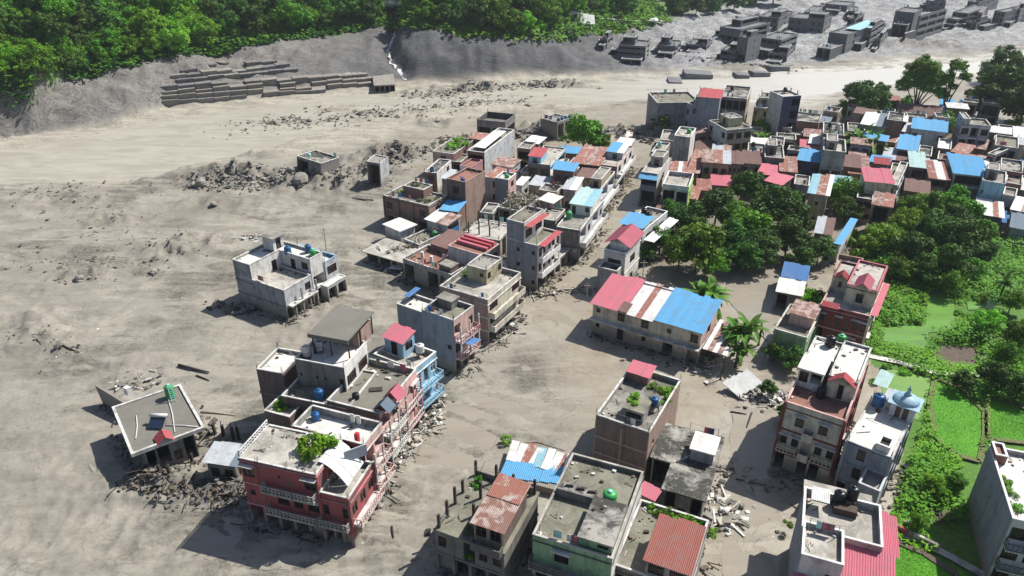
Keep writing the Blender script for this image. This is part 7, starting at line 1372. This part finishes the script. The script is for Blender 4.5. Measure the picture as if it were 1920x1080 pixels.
rubble([(1290, 115), (1400, 125), (1480, 130)], 150, .9, 'grey rubble and slabs along the far shore cluster', ('rock', 'rock_dark', 'concrete_grey'), 3, .3); rubble([(1560, 80), (1680, 60), (1800, 45), (1860, 50)], 160, 1.0, 'grey rubble along the top right far bank', ('rock', 'rock_dark', 'concrete_grey'), 4, .3)
rubble([(770, 182), (880, 168), (1000, 160), (1070, 158)], 330, .8, 'string of boulders and clods along the river edge', ('rock', 'rock_dark'), 2.6, .05); rubble([(420, 245), (560, 225), (700, 215), (850, 190), (950, 180)], 800, .7, 'scattered stones across the pale river mud', ('rock', 'rock_dark', 'wood'), 7, .1)
rubble([(880, 645), (905, 632)], 30, .4, 'scraps under the blue corner awning', ('white_scrap', 'wood'), .8, .4); rubble([(1140, 545), (1150, 520)], 60, .4, 'blue and grey junk at the corner below the red gable', ('cloth_blue', 'rock', 'white_scrap'), .8, .4)
rubble([(835, 1020), (880, 1060), (930, 1070)], 90, .5, 'dark debris under the pillared concrete house', ('rock_dark', 'wood_dark', 'rock'), 1.6, .5, seed=4); rubble([(800, 290), (840, 262), (880, 255)], 90, .7, 'overgrown debris left of the roof garden house', ('rock_dark', 'wood', 'leaf_dry'), 2, .3)
rubble([(40, 370), (120, 360), (205, 415), (345, 468), (160, 520), (60, 480)], 380, .4, 'small clods dotted over the left mud flat', ('rock', 'rock_dark', 'wood'), 5, .15); rubble([(30, 610), (100, 650), (130, 660)], 60, .35, 'twigs and clods at the far left of the mud', ('wood_dark', 'rock'), 2.5, .5)
rubble([(60, 560), (300, 700), (520, 690), (380, 560)], 160, .22, 'tiny pale litter scattered across the open mud', ('white_scrap', 'wood_pale', 'rock'), 9, .4, hgt=.1); rubble([(900, 700), (1000, 620), (850, 950), (760, 900), (1050, 760)], 170, .2, 'tiny litter in the muddy street', ('white_scrap', 'wood_dark', 'rock', 'wood_pale'), 4, .5, hgt=.1); rubble([(1370, 780), (1400, 980), (1340, 1060)], 110, .22, 'tiny litter in the lane by the cream and maroon house', ('white_scrap', 'wood', 'rock_dark'), 3, .5, hgt=.1)
rubble([(735, 470), (775, 460), (800, 452)], 120, .5, 'pile of branches on the broken slab at the mud edge', ('wood_pale', 'wood', 'leaf_dry'), 1.0, .7, 2.3); rubble([(1150, 345), (1185, 330)], 80, .6, 'dark debris heap on the street opposite the blue awning strip', gr, 1.3, .3)
rb = scrapb; e_ = MB(); rnd = random.Random(8)
for _ in range(240):
    x, y = rnd.uniform(.3, rb.L-.3), rnd.uniform(.3, rb.W-.3); z = 4.95+rnd.uniform(0, 1.5)*math.sin(PI*x/rb.L)*math.sin(PI*y/rb.W); p = rb.wpt(x, y, z); a = rnd.uniform(0, 6.28); L = rnd.uniform(.6, 2.2); e_.beam(p, p+Vector((math.cos(a)*L, math.sin(a)*L, rnd.uniform(-.4, .8))), .12, .1, rnd.randrange(3))
tag(e_.build('scrap_wood', ['wood_pale', 'wood', 'leaf_dry']), 'tangle of salvaged scrap wood piled on the flat roof', 'scrap wood', None, 'stuff')
def boulder(px, py, r, label, mat='rock', sq=.75):
    p = hit(px, py); m = MB(); o = m; o.lump((0, 0, r*.25), r*.8, 0, sq, int(px)); rn = random.Random(int(px*7)); [m.lump((rn.uniform(-.7, .7)*r, rn.uniform(-.4, .4)*r, r*rn.uniform(0, .3)), r*rn.uniform(.3, .6), 0, rn.uniform(.5, 1), rn.randrange(999)) for _ in range(5)]; o = m.build('boulder', mat); o.location = p; sub = o.modifiers.new('s', 'SUBSURF'); sub.levels = sub.render_levels = 1; tag(o, label, 'boulder')
for a in [(580, 228, 1.7, 'dark boulder standing alone in the pale upper river mud'), (568, 229, 1.1, 'small dark boulder left of the lone river boulder'), (606, 212, 1.2, 'pointed boulder above the lone river boulder'), (728, 218, 1.1, 'boulder at the middle of the scattered river stones'), (1110 - 120, 200, 1.5, 'rounded boulder right of the scattered river stones'), (986, 198, .9, 'small stone beside the rounded river boulder'), (1125, 168, 1.4, 'isolated dark boulder in the river channel near the far bank'), (290, 512, 1.3, 'dark boulder on the open left mud flat'), (150, 525, 1.6, 'boulder with a shadow at the far left of the mud flat'), (378, 348, 2.6, 'big dark rock at the left end of the debris field'), (566, 344, 4.2, 'largest dark mud rock in front of the ruined box'), (545, 322, 2.2, 'dark rock left of the ruined concrete box'), (820, 228, 1.2, 'boulder on the mud above the roof garden house'), (1215, 170, .9, 'small stone in the channel right of the isolated boulder'), (735, 285, 1.4, 'clod above the broken house'), (400, 385, 1.5, 'low boulder under the debris field'), (1168, 676, .55, 'dark rock in the street left of the long house yard'), (1452, 176, .8, 'stone in the bright river behind the blue tower')]: boulder(*a)
def log(p1, p2, r, label, z=.25, mat='wood_dark', bend=0):
    a, c = at(*p1, z), at(*p2, z); m_ = (a+c)/2+Vector((bend, bend, 0))
    a.z = gz(a.x, a.y)+r; c.z = gz(c.x, c.y)+r; m_.z = gz(m_.x, m_.y)+r*1.2; m = MB(); m.tube([a, m_, c], [r, r*.9, r*.55], 7); tag(m.build('log', mat, smooth=True), label, 'log')
for a in [((335, 686), (392, 699), .22, 'straight dark log lying on the mud above the bungalow'), ((120, 655), (150, 664), .12, 'thin stick on the left mud'), ((376, 770), (440, 776), .11, 'long pale pole sticking out right of the bungalow', .3, 'wood_pale'), ((368, 703), (392, 712), .12, 'short log right of the straight dark log'), ((735, 988), (738, 1010), .12, 'bent black branch in the mud street near the bottom'), ((1000, 548), (1110, 540), .2, 'long trunk laid across the street by the tall grey block', .4, 'wood_pale', .6), ((1370, 770), (1400, 775), .1, 'thin pole in front of the cream and maroon house'), ((1410, 772), (1400, 800), .12, 'curved branch in the lane'), ((1380, 895), (1470, 915), .1, 'long cable-like pole in the lane shade', .3, 'wood'), ((905, 655), (965, 618), .14, 'plank pole beside the blue corner awning', .5, 'wood_pale'), ((935, 828), (1060, 845), .05, 'thin black hose curving over the mud street', .2, 'wood_dark', .8), ((70, 640), (80, 655), .1, 'stub of wood at the far left'), ((250, 910), (310, 880), .18, 'slanted log at the tip of the driftwood heap', .4, 'wood_dark'), ((700, 375), (660, 370), .15, 'grey pole at the edge of the brick row', .3, 'wood')]: log(*a)
for i, (x, y, h_) in enumerate(((405, 815, 2.4), (419, 818, 2.6), (438, 825, 2.8), (449, 826, 3.0), (345, 862, 1.8), (360, 866, 1.9), (306, 905, 2.2), (324, 908, 2.0))):
    p = at(x, y); g0 = gz(p.x, p.y); m = MB(); m.beam((p.x, p.y, g0-.4), (p.x+random.uniform(-.15, .15), p.y, g0+h_*.7), .38, .3, 0); m.beam((p.x, p.y, g0+h_*.7-.05), (p.x+.03, p.y, g0+h_), .08); tag(m.build('column_stub', 'wood_dark'), ['first', 'second', 'third', 'fourth', 'fifth', 'sixth', 'seventh', 'eighth'][i]+' dark concrete column stub, counted from the bungalow, beside the sheet-roofed shed', 'column stub')
# bare tree in the mud
p = at(1350, 712); m = MB(); m.tube([(0, 0, -.2), (.1, 0, 1.6), (0, .1, 3.4)], [.12, .09, .04], 6); rnd = random.Random(3)
for i in range(9): a = rnd.uniform(0, 6.28); z = rnd.uniform(1, 3); m.tube([(0, 0, z), (math.cos(a)*.9, math.sin(a)*.9, z+.5), (math.cos(a)*1.6, math.sin(a)*1.5, z+.7)], [.05, .03, .012], 4)
e = empty('bare_tree', p, 0, 'small leafless tree standing in the mud right of the brick planted roof', 'tree'); m.build('trunk', 'bark', e)
# half-buried car
p = at(744, 508); e = empty('buried_car', (p.x, p.y, .0), -.2, 'white car buried to its windows at the mud edge by the dark arcade', 'car')
m = MB(); m.add([(-1.7, -.8, .0), (1.7, -.8, .0), (1.7, .8, 0), (-1.7, .8, 0), (-1.1, -.68, .75), (1.2, -.68, .75), (1.2, .68, .75), (-1.1, .68, .75)], [(0, 1, 5, 4), (1, 2, 6, 5), (2, 3, 7, 6), (3, 0, 4, 7)]); m.build('windows', 'glass_dark', e)
m = MB(); m.box(-1.15, -.72, .75, 1.25, .72, .86); m.build('roof', 'frame_white', e); m = MB(); m.box(1.72, -.82, -.2, 2.7, .82, .12); m.box(-2.3, -.82, -.2, -1.72, .82, .14); m.build('bonnet', 'frame_white', e)
p = at(1408, 740); e = empty('wrecked_boat_shed', (p.x, p.y, .1), .5, 'white tin roof lying wrecked in the shaded mud beside the palm', 'wrecked roof')
for i in range(4): o = put('roof_sheet', sheet_mesh('sheet_white'), e, (-2.4+1.2*i, 0, .3+.15*i), (.35, -.2, .2), (1.2, 3.0, 1))
p = at(1150, 538); e = empty('collapsed_awning', (p.x, p.y, 0), .3, 'collapsed blue awning frame at the corner below the red gabled house', 'awning')
put('roof_sheet', sheet_mesh('sheet_blue'), e, (-.5, 0, 1.8), (.5, .5, 0), (1.2, 1.6, 1)); m = MB(); m.beam((-1, 0, 0), (0, .4, 2.2), .08); m.beam((1, 0, 0), (.3, .5, 2.2), .08); m.build('frame', 'steel', e)
# tarp and tin wreck behind the pillared house
p = at(1000, 895); e = empty('collapsed_tin_roof', (p.x, p.y, 0), math.radians(-20), 'collapsed tin roof half covered by a bright blue sheet behind the pillared house', 'collapsed roof')
for i in range(9):
    mt = ['sheet_white', 'sheet_white', 'sheet_rust', 'sheet_white', 'sheet_lightblue'][i % 5]; put('roof_sheet', sheet_mesh(mt), e, (-3.8+.9*i, .6+random.uniform(-.4, .4), 1.2+random.uniform(-.1, .3)), (random.uniform(.0, .15), random.uniform(-.1, .1), random.uniform(-.12, .12)), (1.0, 3.4, 1))
for i in range(6): put('blue_sheet', sheet_mesh('sheet_blue'), e, (-3.6+1.2*i, -2.6+.25*i, 1.2), (.02, random.uniform(-.06, .06), .05), (1.25, 3.0, 1))
m = MB(); m.box(-3.5, -2.2, -.5, 4, 3.2, 1.1); m.build('wall', 'concrete_dark', e)
# utility poles
for i, (x, y, h_, lb) in enumerate(((306, 756, 0, 0), (1830, 1000, 6, 'thin leaning pole beside the lower right house'), (1203, 540, 5.5, 'concrete utility pole behind the pink end of the long house'), (612, 470, 5, 'white utility pole right of the lone grey house'), (1100, 560, 3, 'short post by the driftwood line in the street'))):
    if not lb: continue
    p = at(x, y); m = MB(); m.tube([(p.x, p.y, -.3), (p.x+(.8 if i == 1 else 0), p.y, h_)], [.11, .08], 8); m.beam((p.x-.6, p.y, h_-.4), (p.x+.6, p.y, h_-.4), .08); tag(m.build('utility_pole', 'wood_pale'), lb, 'pole')
# garden wall and things by the lower right field
gw = empty('garden_wall', at(1700, 1000), 0, 'low brick and stone wall beside the lower rice field with red cloths on it', 'garden wall')
q0, q1 = at(1672, 992), at(1760, 1035)
for i in range(9):
    a, c = q0.lerp(q1, i/9), q0.lerp(q1, (i+.92)/9); m = MB(); m.beam(a-gw.location+Vector((0, 0, .4)), c-gw.location+Vector((0, 0, .4)), .35, 1.1); m.build('wall_segment', 'sheet_red' if i in (1, 2) else ('plaster_trim' if i in (4, 5) else 'brick'), gw)
for i, (x, y) in enumerate(((1694, 980), (1704, 983))): m = MB(); m.lump((0, 0, .2), .5, 0, .6, i+3); o = m.build('stone', 'white_scrap'); o.location = at(x, y, .2); tag(o, ['left', 'right'][i]+' of two white stones in the grass by the blue-grey house', 'stone')
# haze

hz = MB(); hz.box(-1900, -120, -3.5, 1900, 1600, 112); m_ = bpy.data.materials.new('haze'); m_.use_nodes = True; nn = m_.node_tree; nn.nodes.clear()
ho = nn.nodes.new('ShaderNodeOutputMaterial'); pv = nn.nodes.new('ShaderNodeVolumePrincipled'); pv.inputs['Color'].default_value = (.86, .92, 1, 1); pv.inputs['Density'].default_value = .00012; pv.inputs['Anisotropy'].default_value = .2
nn.links.new(pv.outputs[0], ho.inputs['Volume']); M['haze'] = m_
tag(hz.build('haze', 'haze'), kind='stuff')
